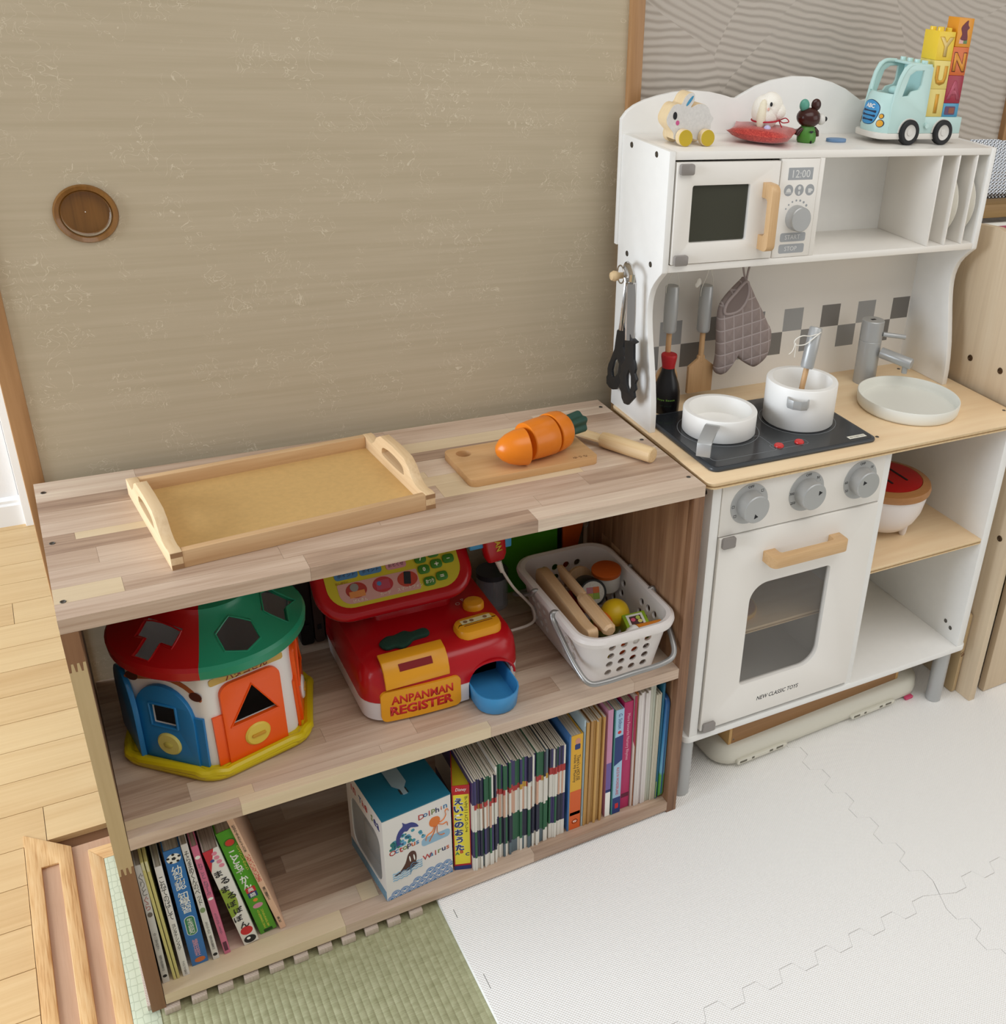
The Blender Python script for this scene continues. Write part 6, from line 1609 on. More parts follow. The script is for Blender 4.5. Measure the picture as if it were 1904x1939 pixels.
# hidden lower layer that carries the visible pieces, seen through the holes
for lab, col, p, rad in (('yellow round toy food low in the basket, seen through the front holes', '#cdb433', (0.618, 0.058, 0.3025), 0.020), ('orange round toy food low in the basket, seen through the front holes', '#d5581f', (0.668, 0.055, 0.3035), 0.021), ('red round toy food low at the back of the basket', '#a81c22', (0.655, 0.185, 0.3055), 0.022), ('yellow green round toy food low in the middle of the basket', '#8f9a2e', (0.664, 0.115, 0.3065), 0.024), ('red round toy food low at the back left of the basket', '#8f1a20', (0.612, 0.165, 0.2995), 0.017)):
    t = thing('toy_fruit', lab, 'toy food', p, 0, GF)
    part('fruit', MB().ball((0, 0, 0), (rad, rad, rad * 0.95), 24), mat('fruit_' + col.strip('#'), col, 0.35), t)
    part('stem', MB().tube([(0, 0, rad * 0.9), (0, 0, rad * 1.02)], 0.0018, 8), MATS['carrot_leaf'], t)
t = thing('toy_sushi_roll', 'black toy sushi roll with a pink, orange and green centre in the basket', 'toy food', (0.6480, 0.1430, 0.3490), 0, GF, rot=(R(66), 0, R(-12)))
part('nori', MB().lathe([(0.0001, -0.024), (0.0195, -0.024), (0.0205, -0.0225), (0.0205, 0.0225), (0.0195, 0.024), (0.0172, 0.024), (0.0172, 0.0235), (0.0001, 0.0235)], 36), mat('nori_black', '#121413', 0.5), t)
part('rice', MB().lathe([(0.0001, 0.0242), (0.0160, 0.0242), (0.0172, 0.0236)], 36), mat('rice_white', '#b9b7ae', 0.8, var=0.1, vscale=500), t)
for x, y, c_ in ((-0.0048, 0.0042, '#a9707a'), (0.0048, 0.0042, '#c2622f'), (-0.0048, -0.0050, '#9fa03a'), (0.0048, -0.0050, '#7f9a3a')):
    part('filling', MB().box(x - 0.0046, x + 0.0046, y - 0.0045, y + 0.0045, 0.0240, 0.0247), mat('fill_' + c_.strip('#'), c_, 0.6), t)
t = thing('toy_can', 'white toy tin with an orange lid lying at the back of the basket', 'toy food', (0.684, 0.158, 0.3395), 0, GF, rot=(R(4), R(-3), 0))
part('tin', MB().lathe([(0.0001, 0.0), (0.0205, 0.0), (0.0210, 0.001), (0.0210, 0.0255), (0.0001, 0.0255)], 36), mat('tin_white', '#d9d6d0', 0.35), t)
part('lid', MB().lathe([(0.0210, 0.0255), (0.0222, 0.0258), (0.0222, 0.0310), (0.0210, 0.0318), (0.0001, 0.0318)], 36), mat('tin_orange', '#c05a1e', 0.4), t)
t = thing('toy_log', 'round slice of wood standing behind the toy sushi roll', 'toy food', (0.654, 0.186, 0.342), 0, GF, rot=(R(75), 0, 0))
part('slice', MB().lathe([(0.0001, -0.004), (0.0200, -0.004), (0.0210, -0.003), (0.0210, 0.003), (0.0200, 0.004), (0.0001, 0.004)], 32), fw, t)
t = thing('toy_lemon', 'half a yellow toy lemon in the middle of the basket', 'toy food', (0.661, 0.088, 0.3360), 0, GF, rot=(R(25), 0, R(10)))
part('half', MB().lathe([(0.0001, 0.0), (0.0200, 0.0), (0.0215, 0.003), (0.0205, 0.011), (0.0160, 0.019), (0.0085, 0.024), (0.0001, 0.0255)], 32), mat('lemon_yellow', '#dcb81c', 0.4), t)
t = thing('toy_orange_piece', 'round orange toy fruit piece beside the wooden knife in the basket', 'toy food', (0.6385, 0.079, 0.3370), 0, GF)
part('piece', MB().ball((0, 0, 0), (0.014, 0.016, 0.014), 20), mat('piece_orange', '#cf661c', 0.4), t)
t = thing('toy_cube', 'green toy cube with a printed picture in the basket', 'toy food', (0.672, 0.046, 0.3270), 0, GF, rot=(R(16), R(-4), R(-8)))
part('cube', MB().box(-0.0170, 0.0170, -0.0140, 0.0140, 0.0, 0.0300), mat('cube_green', '#7f9c22', 0.4), t, 0.001)
part('print_border', MB().box(-0.0120, 0.0120, -0.0100, 0.0110, 0.0300, 0.0303), mat('cube_white', '#c9c9c0', 0.6), t)
part('print_picture', MB().box(-0.0085, 0.0085, -0.0080, 0.0075, 0.0302, 0.0305), mat('cube_dark', '#4a2a2a', 0.6), t)
for x, y, c_ in ((-0.004, 0.001, '#c2506a'), (0.004, 0.0035, '#9fb04a'), (0.005, -0.003, '#c9c36a')): part('print_spot', MB().prism(circ(x, y, 0.0032, 14), 0.0304, 0.0307), mat('spot_' + c_.strip('#'), c_, 0.6), t)
t = thing('toy_ice_cone', 'orange toy ice cream cone with white cream at the front of the basket', 'toy food', (0.6650, 0.0215, 0.3460), 0, GF, rot=(0, R(82), R(8)))
part('cone', MB().lathe([(0.0030, 0.038), (0.0125, 0.000), (0.0135, -0.002), (0.0001, -0.002)], 24), mat('cone_orange', '#cf7d1f', 0.5), t)
part('cream', MB().lathe([(0.0135, -0.0025), (0.0145, -0.006), (0.0125, -0.010), (0.0130, -0.013), (0.0105, -0.017), (0.0108, -0.020), (0.0070, -0.025), (0.0001, -0.029)], 24), mat('cream_white', '#e6e2dc', 0.6), t)

# ---- things stored behind the toys
t = thing('folder', 'green plastic folder standing behind the basket', 'folder', (0.5690, 0.287, MZ), 0, rot=(R(-2), 0, 0))
gfm = mat('folder_green', '#4a9a1c', 0.45)
part('cover', MB().prism(rrect(0, 0.099, 0, 0.205, 0.004), 0.0, 0.0035, axis='Y'), gfm, t, 0.0008)
part('spine', MB().box(0.097, 0.104, -0.001, 0.010, 0.0, 0.205), mat('folder_edge', '#10160f', 0.5), t)
t = thing('folder', 'orange plastic folder leaning beside the green one behind the basket', 'folder', (0.6760, 0.289, MZ), 0, rot=(R(-2), 0, 0))
part('cover', MB().prism([(0.0, 0.0), (0.012, 0.0), (0.047, 0.130), (0.047, 0.215), (0.0, 0.215)], 0.0, 0.008, axis='Y'), mat('folder_orange', '#e0621c', 0.45), t, 0.0012)
part('clip', MB().tube([(0.040 + 0.004 * math.cos(a * PI / 8), -0.001, 0.092 + 0.006 * math.sin(a * PI / 8)) for a in range(16)], 0.0005, 6, closed=True), alum, t)
t = thing('storage_jar', 'clear plastic jar with small printed packets between register and basket', 'jar', (0.5480, 0.268, MZ))
part('jar', MB().lathe([(0.0001, 0.0), (0.0225, 0.0), (0.0240, 0.002), (0.0240, 0.050), (0.0220, 0.054), (0.0205, 0.052), (0.0215, 0.003), (0.0001, 0.003)], 32), mat('jar_clear', '#c8ccd2', 0.1, alpha=0.35), t)
part('lid', MB().lathe([(0.0225, 0.053), (0.0240, 0.054), (0.0240, 0.062), (0.0001, 0.063)], 32), mat('jar_lid', '#3f4248', 0.4), t)
for i, (x, y, c_) in enumerate(((-0.009, -0.008, '#20406a'), (0.006, -0.010, '#8d8f98'), (0.0, 0.006, '#7a2a2a'))):
    part('packet', MB().box(x - 0.006, x + 0.006, y - 0.004, y + 0.004, 0.0032, 0.044), mat('packet_' + c_.strip('#'), c_, 0.5), t)
for i, (x, w, h) in enumerate(((0.2690, 0.0175, 0.170), (0.2880, 0.0135, 0.150), (0.3030, 0.0170, 0.160))):
    t = thing('storage_case', ('black slim case standing at the back, nearest the shape sorter', 'dark brown slim case in the middle at the back of the middle board', 'dark brown slim case standing behind the cash register')[i], 'case', (x, 0.279, MZ), 0, 'slim cases at the back of the middle board')
    part('shell', MB().prism(rrect(0, w, 0, h, 0.004), 0.0, 0.026, axis='Y'), mat(('case_black', 'case_brown', 'case_brown')[i], ('#121212', '#4a3a34', '#4a3a34')[i], 0.5), t, 0.001)
    part('catch', MB().box(w * 0.3, w * 0.7, -0.0012, 0.0, h * 0.15, h * 0.2), black, t)
# ================================================================ books and boxes on the bottom board
BZ = 0.0212
page_m, nt, b = newmat('book_pages')
if True:
    Lk = nt.links.new
    tc = N(nt, 'ShaderNodeTexCoord')
    mp = N(nt, 'ShaderNodeMapping'); mp.inputs['Scale'].default_value = (2600, 3, 3); Lk(tc.outputs['Object'], mp.inputs['Vector'])
    n1 = N(nt, 'ShaderNodeTexNoise'); n1.inputs['Scale'].default_value = 1; n1.inputs['Detail'].default_value = 1; Lk(mp.outputs[0], n1.inputs['Vector'])
    cr = N(nt, 'ShaderNodeValToRGB')
    cr.color_ramp.elements[0].position = 0.35; cr.color_ramp.elements[0].color = lin('#a39a8a')
    cr.color_ramp.elements[1].position = 0.6; cr.color_ramp.elements[1].color = lin('#d6cfc0')
    Lk(n1.outputs['Fac'], cr.inputs['Fac']); Lk(cr.outputs['Color'], b.inputs['Base Color']); b.inputs['Roughness'].default_value = 0.8

ypage = mat('song_pages', '#b8a61e', 0.6)
def book(label, x0, w, y0, h, depth, lean, cover, name='picture_book', cat='book', group=None, rz=0.0, board=0.0012, pages=True, rough=0.35):
    th = math.atan2(lean, h)
    t = thing(name, label, cat, (x0, y0, BZ), 0, group, rot=(0, th, rz))
    mb = MB()
    cm = mat('cover_' + cover.strip('#'), cover, rough)
    if pages and w > 2.5 * board:
        o = [(0, 0), (w, 0), (w, depth), (w - board, depth), (w - board, board), (board, board), (board, depth), (0, depth)]
        part('cover', MB().prism(o, 0, h), cm, t, 0.0003)
        part('pages', MB().box(board * 1.02, w - board * 1.02, board * 1.1, depth - 0.003, 0.0025, h - 0.0025), page_m, t)
    else:
        part('cover', MB().box(0, w, 0, depth, 0, h), cm, t, 0.0003)
    t['w'] = w; t['h'] = h
    return t
def spine(t, body, m, z, size, x=None, vertical=True, width=None, **kw):
    w = t['w']; x = w / 2 if x is None else x
    if vertical:
        return text(body, m, t, (x, -0.00005, z), size=size, vertical=True, width=width, depth=0.0001, **kw)
    return text(body, m, t, (x, -0.00005, z), rot=(PI / 2, PI / 2, 0), size=size, width=width, depth=0.0001, **kw)
def patch(t, poly, m, name='print', d=0.0002):
    return part(name, MB().prism(poly, -d, 0.001, axis='Y'), m, t)
ink = mat('ink_black', '#1d1c1e', 0.6); inkg = mat('ink_grey', '#77736f', 0.6); inkr = mat('ink_rose', '#b0605c', 0.6); inkw = mat('ink_white', '#efefe8', 0.5); inkb = mat('ink_navy', '#22366f', 0.5)
inky = mat('ink_yellow', '#e3d35a', 0.5); inkred = mat('ink_red', '#c3272c', 0.5); inkp = mat('ink_pink', '#df8aa0', 0.5)

GL = 'picture books at the left of the bottom board'
t = book('slim pale grey picture book, first from the left side panel', 0.0174, 0.0076, 0.0180, 0.1995, 0.20, -0.0016, '#cfccc6', group=GL)
spine(t, 'ぐりと', inkg, 0.169, 0.036, width=0.0048); spine(t, 'ぐら', inkr, 0.138, 0.023, width=0.0048); patch(t, ell(0.0038, 0.119, 0.0026, 0.0040), mat('acorn', '#6e655c', 0.6)); spine(t, '中川李枝子', inkg, 0.073, 0.030, width=0.0032); spine(t, '福音館書店', inkg, 0.035, 0.028, width=0.0030); patch(t, circ(0.0038, 0.012, 0.0024, 14), ink)
t = book('thin yellow card folder, second from the left', 0.0292, 0.0032, 0.0175, 0.203, 0.19, -0.007, '#cfc67e', name='card_folder', cat='folder', pages=False)
patch(t, rrect(0.0003, 0.0029, 0.19, 0.202, 0.0006), mat('tab_pale', '#dcd7ac', 0.6))
t = book('thin yellow card folder, third from the left, beside the other yellow one', 0.0332, 0.0032, 0.0173, 0.203, 0.19, -0.007, '#c9c07a', name='card_folder', cat='folder', pages=False)
patch(t, rrect(0.0003, 0.0029, 0.186, 0.202, 0.0006), mat('tab_pale', '#dcd7ac', 0.6))
t = book('slim white picture book with black lettering, left of the thick blue book', 0.0398, 0.0077, 0.0172, 0.1885, 0.20, -0.0052, '#dedcd8', group=GL)
spine(t, 'こねてのばして', ink, 0.136, 0.072, width=0.0060); spine(t, 'ヨシタケシンスケ', ink, 0.069, 0.046, width=0.0042); spine(t, 'ブロンズ新社', inkg, 0.014, 0.024, width=0.0028)
t = book('thick blue book with white Chinese title and a football', 0.0518, 0.0186, 0.0270, 0.1985, 0.20, -0.0058, '#2c6fb0', group=GL)
patch(t, circ(0.0093, 0.184, 0.0076, 24), inkw); patch(t, circ(0.0093, 0.184, 0.0026, 5), ink, d=0.0003)
for a in range(5): patch(t, circ(0.0093 + 0.0062 * math.sin(R(72 * a)), 0.184 + 0.0062 * math.cos(R(72 * a)), 0.0018, 6), ink, d=0.0003)
spine(t, '幼兒認', inkw, 0.152, 0.040, width=0.0115, bold=0.01); spine(t, '知學習', inkw, 0.110, 0.036, width=0.0115, bold=0.01)
patch(t, rrect(0.0035, 0.0150, 0.053, 0.0860, 0.0055), inkw); patch(t, rrect(0.0041, 0.0144, 0.0536, 0.0854, 0.0051), mat('badge_green', '#3b7f55', 0.5), d=0.0003)
spine(t, '生活認知', inkw, 0.0695, 0.027, width=0.0062).location.y = -0.0004
spine(t, '楨英出版社', mat('ink_salmon', '#dc9aa0', 0.5), 0.030, 0.030, width=0.0065); patch(t, ell(0.0100, 0.008, 0.0060, 0.0042), mat('pizza', '#c46a33', 0.5))
t = book('slim white picture book with a small green drawing, right of the thick blue book', 0.0757, 0.0073, 0.0250, 0.2025, 0.20, -0.0107, '#d9d7d2', group=GL)
spine(t, 'そらまめくんのベッド', ink, 0.145, 0.092, width=0.0056); patch(t, ell(0.0036, 0.090, 0.0030, 0.0044), mat('bean_green', '#7f9468', 0.6)); spine(t, 'なかやみわ', inkg, 0.058, 0.022, width=0.0032); spine(t, '福音館書店', inkg, 0.031, 0.026, width=0.0030); patch(t, circ(0.0036, 0.009, 0.0026, 14), ink)
t = book('slim pink picture book in the left row', 0.0892, 0.0073, 0.0270, 0.1930, 0.19, -0.0142, '#cf6f8e', group=GL)
patch(t, circ(0.0036, 0.174, 0.0028, 12), inkw); spine(t, 'ねこと', mat('ink_plum', '#7b5a72', 0.6), 0.151, 0.027, width=0.0048); spine(t, 'ねずみ', mat('ink_plum', '#7b5a72', 0.6), 0.121, 0.026, width=0.0048); patch(t, ell(0.0036, 0.102, 0.0030, 0.0022), inkw); spine(t, 'たかはしあや', mat('ink_plum', '#7b5a72', 0.6), 0.056, 0.040, width=0.0030); patch(t, rrect(0.0014, 0.0058, 0.006, 0.022, 0.0003), mat('plum_dark', '#5a2c40', 0.5))
t = book('thick white picture book with black rounded lettering and a red face dot', 0.1131, 0.0176, 0.0290, 0.1780, 0.19, -0.0275, '#e4e1da', group=GL)
patch(t, [(0.0, 0.142), (0.0120, 0.178), (0.0, 0.178)], mat('corner_red', '#c42a3c', 0.5)); patch(t, circ(0.0060, 0.160, 0.0024, 14), mat('dot_indigo', '#3b4a8a', 0.5), d=0.0003)
for i in range(4): patch(t, circ(0.0110 + 0.0008 * i, 0.170 - 0.0075 * i, 0.0030, 14), inkp, d=0.0004)
patch(t, [(0.0, 0.056)] + [(0.0135 * math.sin(R(a)), 0.083 + 0.027 * -math.cos(R(a))) for a in range(0, 181, 15)], mat('blob_green', '#8ba23a', 0.5))
for i, ch in enumerate('まるまるぽぽぽん'):
    text(ch, ink, t, (0.0080 + 0.0018 * (1 if i % 2 else -1), -0.0005, 0.136 - 0.0142 * i), size=0.0105, depth=0.0001, bold=0.015)
patch(t, ell(0.0092, 0.0245, 0.0072, 0.0074), inkred); patch(t, ell(0.0090, 0.0080, 0.0072, 0.0066), ink); patch(t, circ(0.0078, 0.0100, 0.0022, 14), inkw, d=0.0003)
t = book('thick green picture dictionary with white title', 0.1346, 0.0203, 0.0370, 0.1930, 0.19, -0.0318, '#4d9a1e', group=GL)
patch(t, circ(0.0105, 0.172, 0.0068, 18), mat('sun_ring', '#3c6f1a', 0.6)); patch(t, circ(0.0105, 0.172, 0.0052, 18), mat('sun_red', '#c9392b', 0.5), d=0.0003)
spine(t, 'こどもずかん', inkw, 0.122, 0.072, x=0.0085, width=0.0100, bold=0.03); spine(t, '０さいから', inky, 0.140, 0.046, x=0.0165, width=0.0035)
patch(t, rrect(0.0045, 0.0160, 0.0785, 0.0880, 0.001), inkred); patch(t, rrect(0.0048, 0.0157, 0.0690, 0.0785, 0.001), inkb); text('英', inkw, t, (0.0102, -0.0003, 0.0832), size=0.0070, depth=0.0001, bold=0.02); text('語', inkw, t, (0.0102, -0.0003, 0.0737), size=0.0070, depth=0.0001, bold=0.02)
patch(t, circ(0.0105, 0.0630, 0.0028, 14), mat('dot_orange', '#dd8a3a', 0.5)); patch(t, ell(0.0105, 0.0520, 0.0060, 0.0042), mat('dot_rose', '#d08ca0', 0.5)); spine(t, 'えいごもはなせるたのしいずかん', inky, 0.026, 0.036, x=0.0080, width=0.0030); spine(t, 'いつでもどこでもたのしめる', inky, 0.026, 0.034, x=0.0125, width=0.0030); patch(t, rrect(0.005, 0.0155, 0.001, 0.0060, 0.0004), mat('publisher_green', '#173a12', 0.5))
t = book('slim peach picture book with red lettering, rightmost of the left row', 0.1582, 0.0072, 0.0340, 0.2250, 0.20, -0.0440, '#e0b79a', group=GL)
spine(t, '松谷みよ子あかちゃんの本', ink, 0.178, 0.050, width=0.0036); spine(t, 'いないいないばあ', inkred, 0.122, 0.052, width=0.0056); spine(t, '瀬川康男え', ink, 0.072, 0.026, width=0.0036); spine(t, '童心社', ink, 0.018, 0.012, width=0.0032)

# ---- sea animal block box with a clear side window
sea = thing('sea_block_box', 'white and teal cardboard box with dolphin, octopus and walrus pictures', 'toy box', (0.2915, 0.0125, BZ), R(5.6))
SW, SD, SH = 0.0955, 0.1250, 0.1450
cw = mat('box_white', '#dfdbd6', 0.45); ct = mat('box_teal', '#1d6a82', 0.45)
part('front', MB().box(0, SW, 0, 0.0015, 0, SH), cw, sea); part('back', MB().box(0, SW, SD - 0.0015, SD, 0, SH), cw, sea); part('right_side', MB().box(SW - 0.0015, SW, 0.0015, SD - 0.0015, 0, SH), cw, sea); part('bottom', MB().box(0, SW, 0, SD, 0, 0.0012), cw, sea)
tp_ = part('lid', MB().prism([(0, -0.0004), (SW + 0.0004, -0.0004), (SW + 0.0004, SD), (0, SD)], SH, SH + 0.0016, [[(0.0405, 0.0320), (0.0515, 0.0320), (0.0515, 0.0440), (0.0405, 0.0440)]]), ct, sea, label='teal lid with a carrying strap')
part('strap', MB().prism([(0.0430, 0.0300), (0.0490, 0.0300), (0.0490, 0.0420), (0.0560, 0.0520), (0.0560, 0.1000), (0.0360, 0.1000), (0.0360, 0.0520), (0.0430, 0.0420)], SH + 0.0018, SH + 0.0030), mat('strap_grey', '#8fa5ac', 0.3), tp_)
sd = part('window_side', MB().prism([(0.0015, 0), (SD - 0.0015, 0), (SD - 0.0015, SH), (0.0015, SH)], 0, 0.0015, [rrect(0.0130, 0.1130, 0.0200, 0.1080, 0.02, 6)], axis='X'), cw, sea)
part('film', MB().box(0.0016, 0.0019, 0.008, 0.118, 0.015, 0.112), mat('clear_film', '#cfd4d6', 0.05, alpha=0.25), sd)
part('side_band', MB().box(-0.0002, 0.0004, 0.0015, SD - 0.0015, 0.0, 0.0170), mat('band_blue', '#6a90a6', 0.5, var=0.2, vscale=180), sd)
for i, (ch, c_) in enumerate(zip('In The Sea', ('#b53a34', '#b53a34', '', '#3b5fa0', '#b53a34', '#b53a34', '', '#7a8a4a', '#3a3f7a', '#3a3f7a'))):
    if ch != ' ': text(ch, mat('seal_' + c_.strip('#'), c_, 0.5), sd, (-0.0002, 0.104 - 0.0100 * i, 0.1255), (PI / 2, 0, -PI / 2), size=0.0105, depth=0.0001, bold=0.02)
gr_ = mat('cube_in_box', '#b9b2a6', 0.6)
for i, (y, z) in enumerate(((0.014, 0.0014), (0.066, 0.0014), (0.030, 0.0512))):
    part('block_inside', MB().box(0.016, 0.066, y, y + 0.048, z, z + 0.048), gr_, sea, 0.001)
def sp(poly, m, d=0.0002, name='print'): return part(name, MB().prism(poly, -d, 0.0006, axis='Y'), m, sea)
def word(body, x0, z0, size, cols, dx, dz):
    for i, ch in enumerate(body):
        text(ch, mat('sea_' + cols[i % len(cols)].strip('#'), cols[i % len(cols)], 0.5), sea, (x0 + dx * i, -0.0002, z0 + dz * i), size=size * (1.0 if ch.isupper() or ch in 'lhtdp' else 0.72), depth=0.0001, bold=0.015)
SC = ['#b5403c', '#3a79a8', '#b5403c', '#7a8a4a', '#2a2f5a', '#c0603a', '#3a79a8']
word('Dolphin', 0.0535, 0.1265, 0.0090, SC, 0.0057, 0.0002); word('Octopus', 0.0115, 0.0840, 0.0090, SC, 0.0058, 0.0001); word('Walrus', 0.0590, 0.0510, 0.0090, SC, 0.0060, 0.0002)
dol = smooth_poly([(0.015, 0.088), (0.018, 0.094), (0.0175, 0.106), (0.0215, 0.117), (0.0275, 0.1235), (0.0270, 0.1300), (0.0315, 0.1255), (0.0390, 0.1245), (0.0455, 0.1195), (0.0490, 0.1125), (0.0430, 0.1140), (0.0375, 0.1160), (0.0330, 0.1120), (0.0285, 0.1130), (0.0230, 0.1050), (0.0225, 0.0960), (0.0280, 0.0935), (0.0200, 0.0930)], 3)
for i in range(34):
    rg2 = random.Random(i * 3 + 1)
    x = 0.009 + 0.047 * rg2.random(); z = 0.089 + 0.033 * rg2.random() * (0.35 + 0.65 * (x - 0.009) / 0.047)
    if 0.02 < x < 0.05 and z > 0.113: z -= 0.012
    sp(circ(x, z, 0.0014 + 0.0024 * rg2.random(), 10), mat(('drop_teal', 'drop_green', 'drop_blue')[i % 3], ('#3d8fa0', '#2f7d6a', '#5a9cbc')[i % 3], 0.5))
sp(dol, mat('dolphin_indigo', '#33397d', 0.5), 0.0004)
oc = mat('octopus_orange', '#d9762c', 0.5)
sp(rrect(0.0520, 0.0930, 0.0720, 0.0860, 0.005), mat('sea_pale', '#8fb4cc', 0.5)); sp(smooth_poly([(0.0655, 0.1030), (0.0640, 0.1100), (0.0680, 0.1165), (0.0760, 0.1160), (0.0795, 0.1100), (0.0775, 0.1020), (0.0720, 0.0990)], 3), oc, 0.0004)
for pts in (((0.071, 0.101), (0.068, 0.093), (0.060, 0.089), (0.058, 0.081)), ((0.073, 0.100), (0.070, 0.090), (0.066, 0.083), (0.063, 0.077)), ((0.075, 0.100), (0.075, 0.088), (0.079, 0.081), (0.085, 0.080)), ((0.077, 0.102), (0.083, 0.098), (0.089, 0.099), (0.090, 0.092)), ((0.078, 0.104), (0.084, 0.106), (0.088, 0.113), (0.087, 0.120), (0.0905, 0.122), (0.092, 0.118))):
    part('print', MB().tube([(p.x, -0.0002, p.y) for p in spline(pts, 5)], 0.0014, 6, flat=0.25), oc, sea)
sp(smooth_poly([(0.0120, 0.0420), (0.0200, 0.0450), (0.0280, 0.0560), (0.0320, 0.0690), (0.0370, 0.0735), (0.0425, 0.0700), (0.0440, 0.0600), (0.0430, 0.0500), (0.0470, 0.0470), (0.0380, 0.0440), (0.0300, 0.0420), (0.0250, 0.0440), (0.0180, 0.0410)], 3), mat('walrus_brown', '#4f2c1e', 0.5), 0.0004)
for x in (0.0345, 0.0405): sp(ell(x, 0.0610, 0.0009, 0.0055, R(6)), inkw, 0.0006)
for k_ in range(4):
    zz_ = 0.0330 + 0.0040 * k_
    part('print', MB().tube([(0.0095 + 0.042 * i / 24, -0.0001, zz_ + 0.0010 * math.sin(i * 1.6) + (0.006 if i > 14 else 0.0)) for i in range(25)], 0.0009, 6, flat=0.25), mat('wave_blue', '#5f9dbd', 0.5), sea)
wvb = mat('wave_fan', '#3f7db4', 0.5)
for row in range(4):
    for k_ in range(9):
        cx = 0.006 + 0.0125 * k_ + (0.00625 if row % 2 else 0); cz = 0.0012 + 0.0070 * row
        if cz > 0.003 + 0.030 * ((cx / SW) ** 1.6) + 0.006 or cx > SW - 0.001: continue
        for rr_ in (0.0064, 0.0046, 0.0026):
            o = [(min(max(cx + rr_ * math.cos(R(a)), 0.0003), SW - 0.0003), cz + rr_ * math.sin(R(a))) for a in range(0, 181, 15)]
            i_ = [(min(max(cx + (rr_ - 0.0009) * math.cos(R(a)), 0.0003), SW - 0.0003), cz + (rr_ - 0.0009) * math.sin(R(a))) for a in range(180, -1, -15)]
            sp(o + i_ if rr_ > 0.003 else o, wvb, 0.0002 + 0.00002 * row)

# ---- sing-along book box, turned so that its red side shows
t = book('red boxed song book with a yellow spine, right of the sea animal box', 0.3890, 0.0238, 0.0235, 0.1560, 0.150, 0.0, '#b5222a', name='song_book', rz=R(-19))
[o for o in t.children if o.name.startswith('pages')][0].data.materials[0] = ypage
patch(t, rrect(0.0016, 0.0224, 0.0110, 0.1400, 0.0004), mat('spine_yellow', '#e3d23a', 0.45)); patch(t, rrect(0.0002, 0.0236, 0.0002, 0.0075, 0.0003), inkb)
text('Disney', inkw, t, (0.0122, -0.0003, 0.1485), size=0.0072, width=0.0145, depth=0.0001, shear=0.25)
for i, ch in enumerate('えいごのおうた'):
    text(ch, inkw, t, (0.0085, -0.0004, 0.1285 - 0.0142 * i), size=0.0128, depth=0.0001, bold=0.09)
    text(ch, inkb, t, (0.0085, -0.0006, 0.1285 - 0.0142 * i), size=0.0118, depth=0.0001, bold=0.04)
spine(t, 'ディズニーといっしょ', ink, 0.104, 0.066, x=0.0185, width=0.0048).location.y = -0.0004
text('A', mat('abc_green', '#3f8a5a', 0.5), t, (0.0050, -0.0004, 0.0320), size=0.0060, depth=0.0001, bold=0.03); text('B', inkred, t, (0.0110, -0.0004, 0.0345), size=0.0060, depth=0.0001, bold=0.03); text('C', inkb, t, (0.0185, -0.0004, 0.0290), size=0.0060, depth=0.0001, bold=0.03)
bc = part('barcode', MB().box(-0.0003, 0.0005, 0.015, 0.060, 0.105, 0.135), inkw, t)
for i in range(11): part('bar', MB().box(-0.0005, 0.0, 0.019 + 0.0034 * i, 0.0202 + 0.0034 * i + 0.0006 * (i % 3), 0.110, 0.133), ink, bc)

# ---- the long row of thin booklets, spines printed in bands
bands_m = {'p': mat('band_purple', '#37305f', 0.45), 'g': mat('band_green', '#1f5a3a', 0.45), 'n': mat('band_night', '#1f2238', 0.45), 'r': mat('band_red', '#a8302c', 0.45), 'w': mat('band_white', '#d8d4ca', 0.5), 'o': mat('band_peach', '#c9a088', 0.5), 'y': mat('band_ochre', '#b98f2f', 0.5), 't': mat('band_slate', '#5a6a72', 0.5)}
BK = list(bands_m); BM = [bands_m[k_] for k_ in BK]
def booklet(x0, w, y0, h, depth, bands, label, group, lean=0.0):
    t = thing('booklet', label, 'booklet', (x0, y0, BZ), 0, group, rot=(0, math.atan2(lean, h), 0))
    mb = MB(); z = 0.0
    for key, fr_ in reversed(bands):
        z1 = z + fr_ * h
        mb.mi = BK.index(key)
        mb.box(0.0, w, 0.0, depth, z, z1)
        z = z1
    me = mb.mesh('cover', smooth=False)
    c = link('cover', me, BM, t)
    part('pages', MB().box(0.00025, w - 0.00025, 0.0006, depth - 0.001, h - 0.0004, h + 0.0006), page_m, t)
    return t
rb_ = random.Random(4)
x = 0.4125
GB = 'thin booklets in the long row'
i = 0
seq = 'ppnpnpggggwn' + 'nwggpggpgppggpgppnpwpggggnt'
while x < 0.5265 and i < len(seq):
    w = rb_.uniform(0.0024, 0.0031) if x < 0.448 else rb_.uniform(0.0026, 0.0036)
    first = x < 0.4455
    h = (0.1640 if first else 0.1715 + 0.002 * math.sin(i)) + rb_.uniform(-0.0015, 0.0015)
    y0 = (0.0095 if first else 0.0150) + rb_.uniform(-0.002, 0.0028)
    k1 = seq[i]
    d1 = 0.255 + rb_.uniform(-0.012, 0.012)
    k3 = rb_.choice('wwwwoow'); k4 = rb_.choice(('p', 'g', 'n', 'n', k1 if k1 in 'png' else 'n'))
    booklet(x, w - 0.0001, y0, h, 0.150, [(k1, d1), (rb_.choice('rrrwyr'), 0.055), (k3, 0.245), (k4, 0.30), (rb_.choice('wwwt'), 1 - d1 - 0.6)], 'thin booklet with dark, red and white spine bands in the long row', GB)
    x += w; i += 1
x = 0.5300
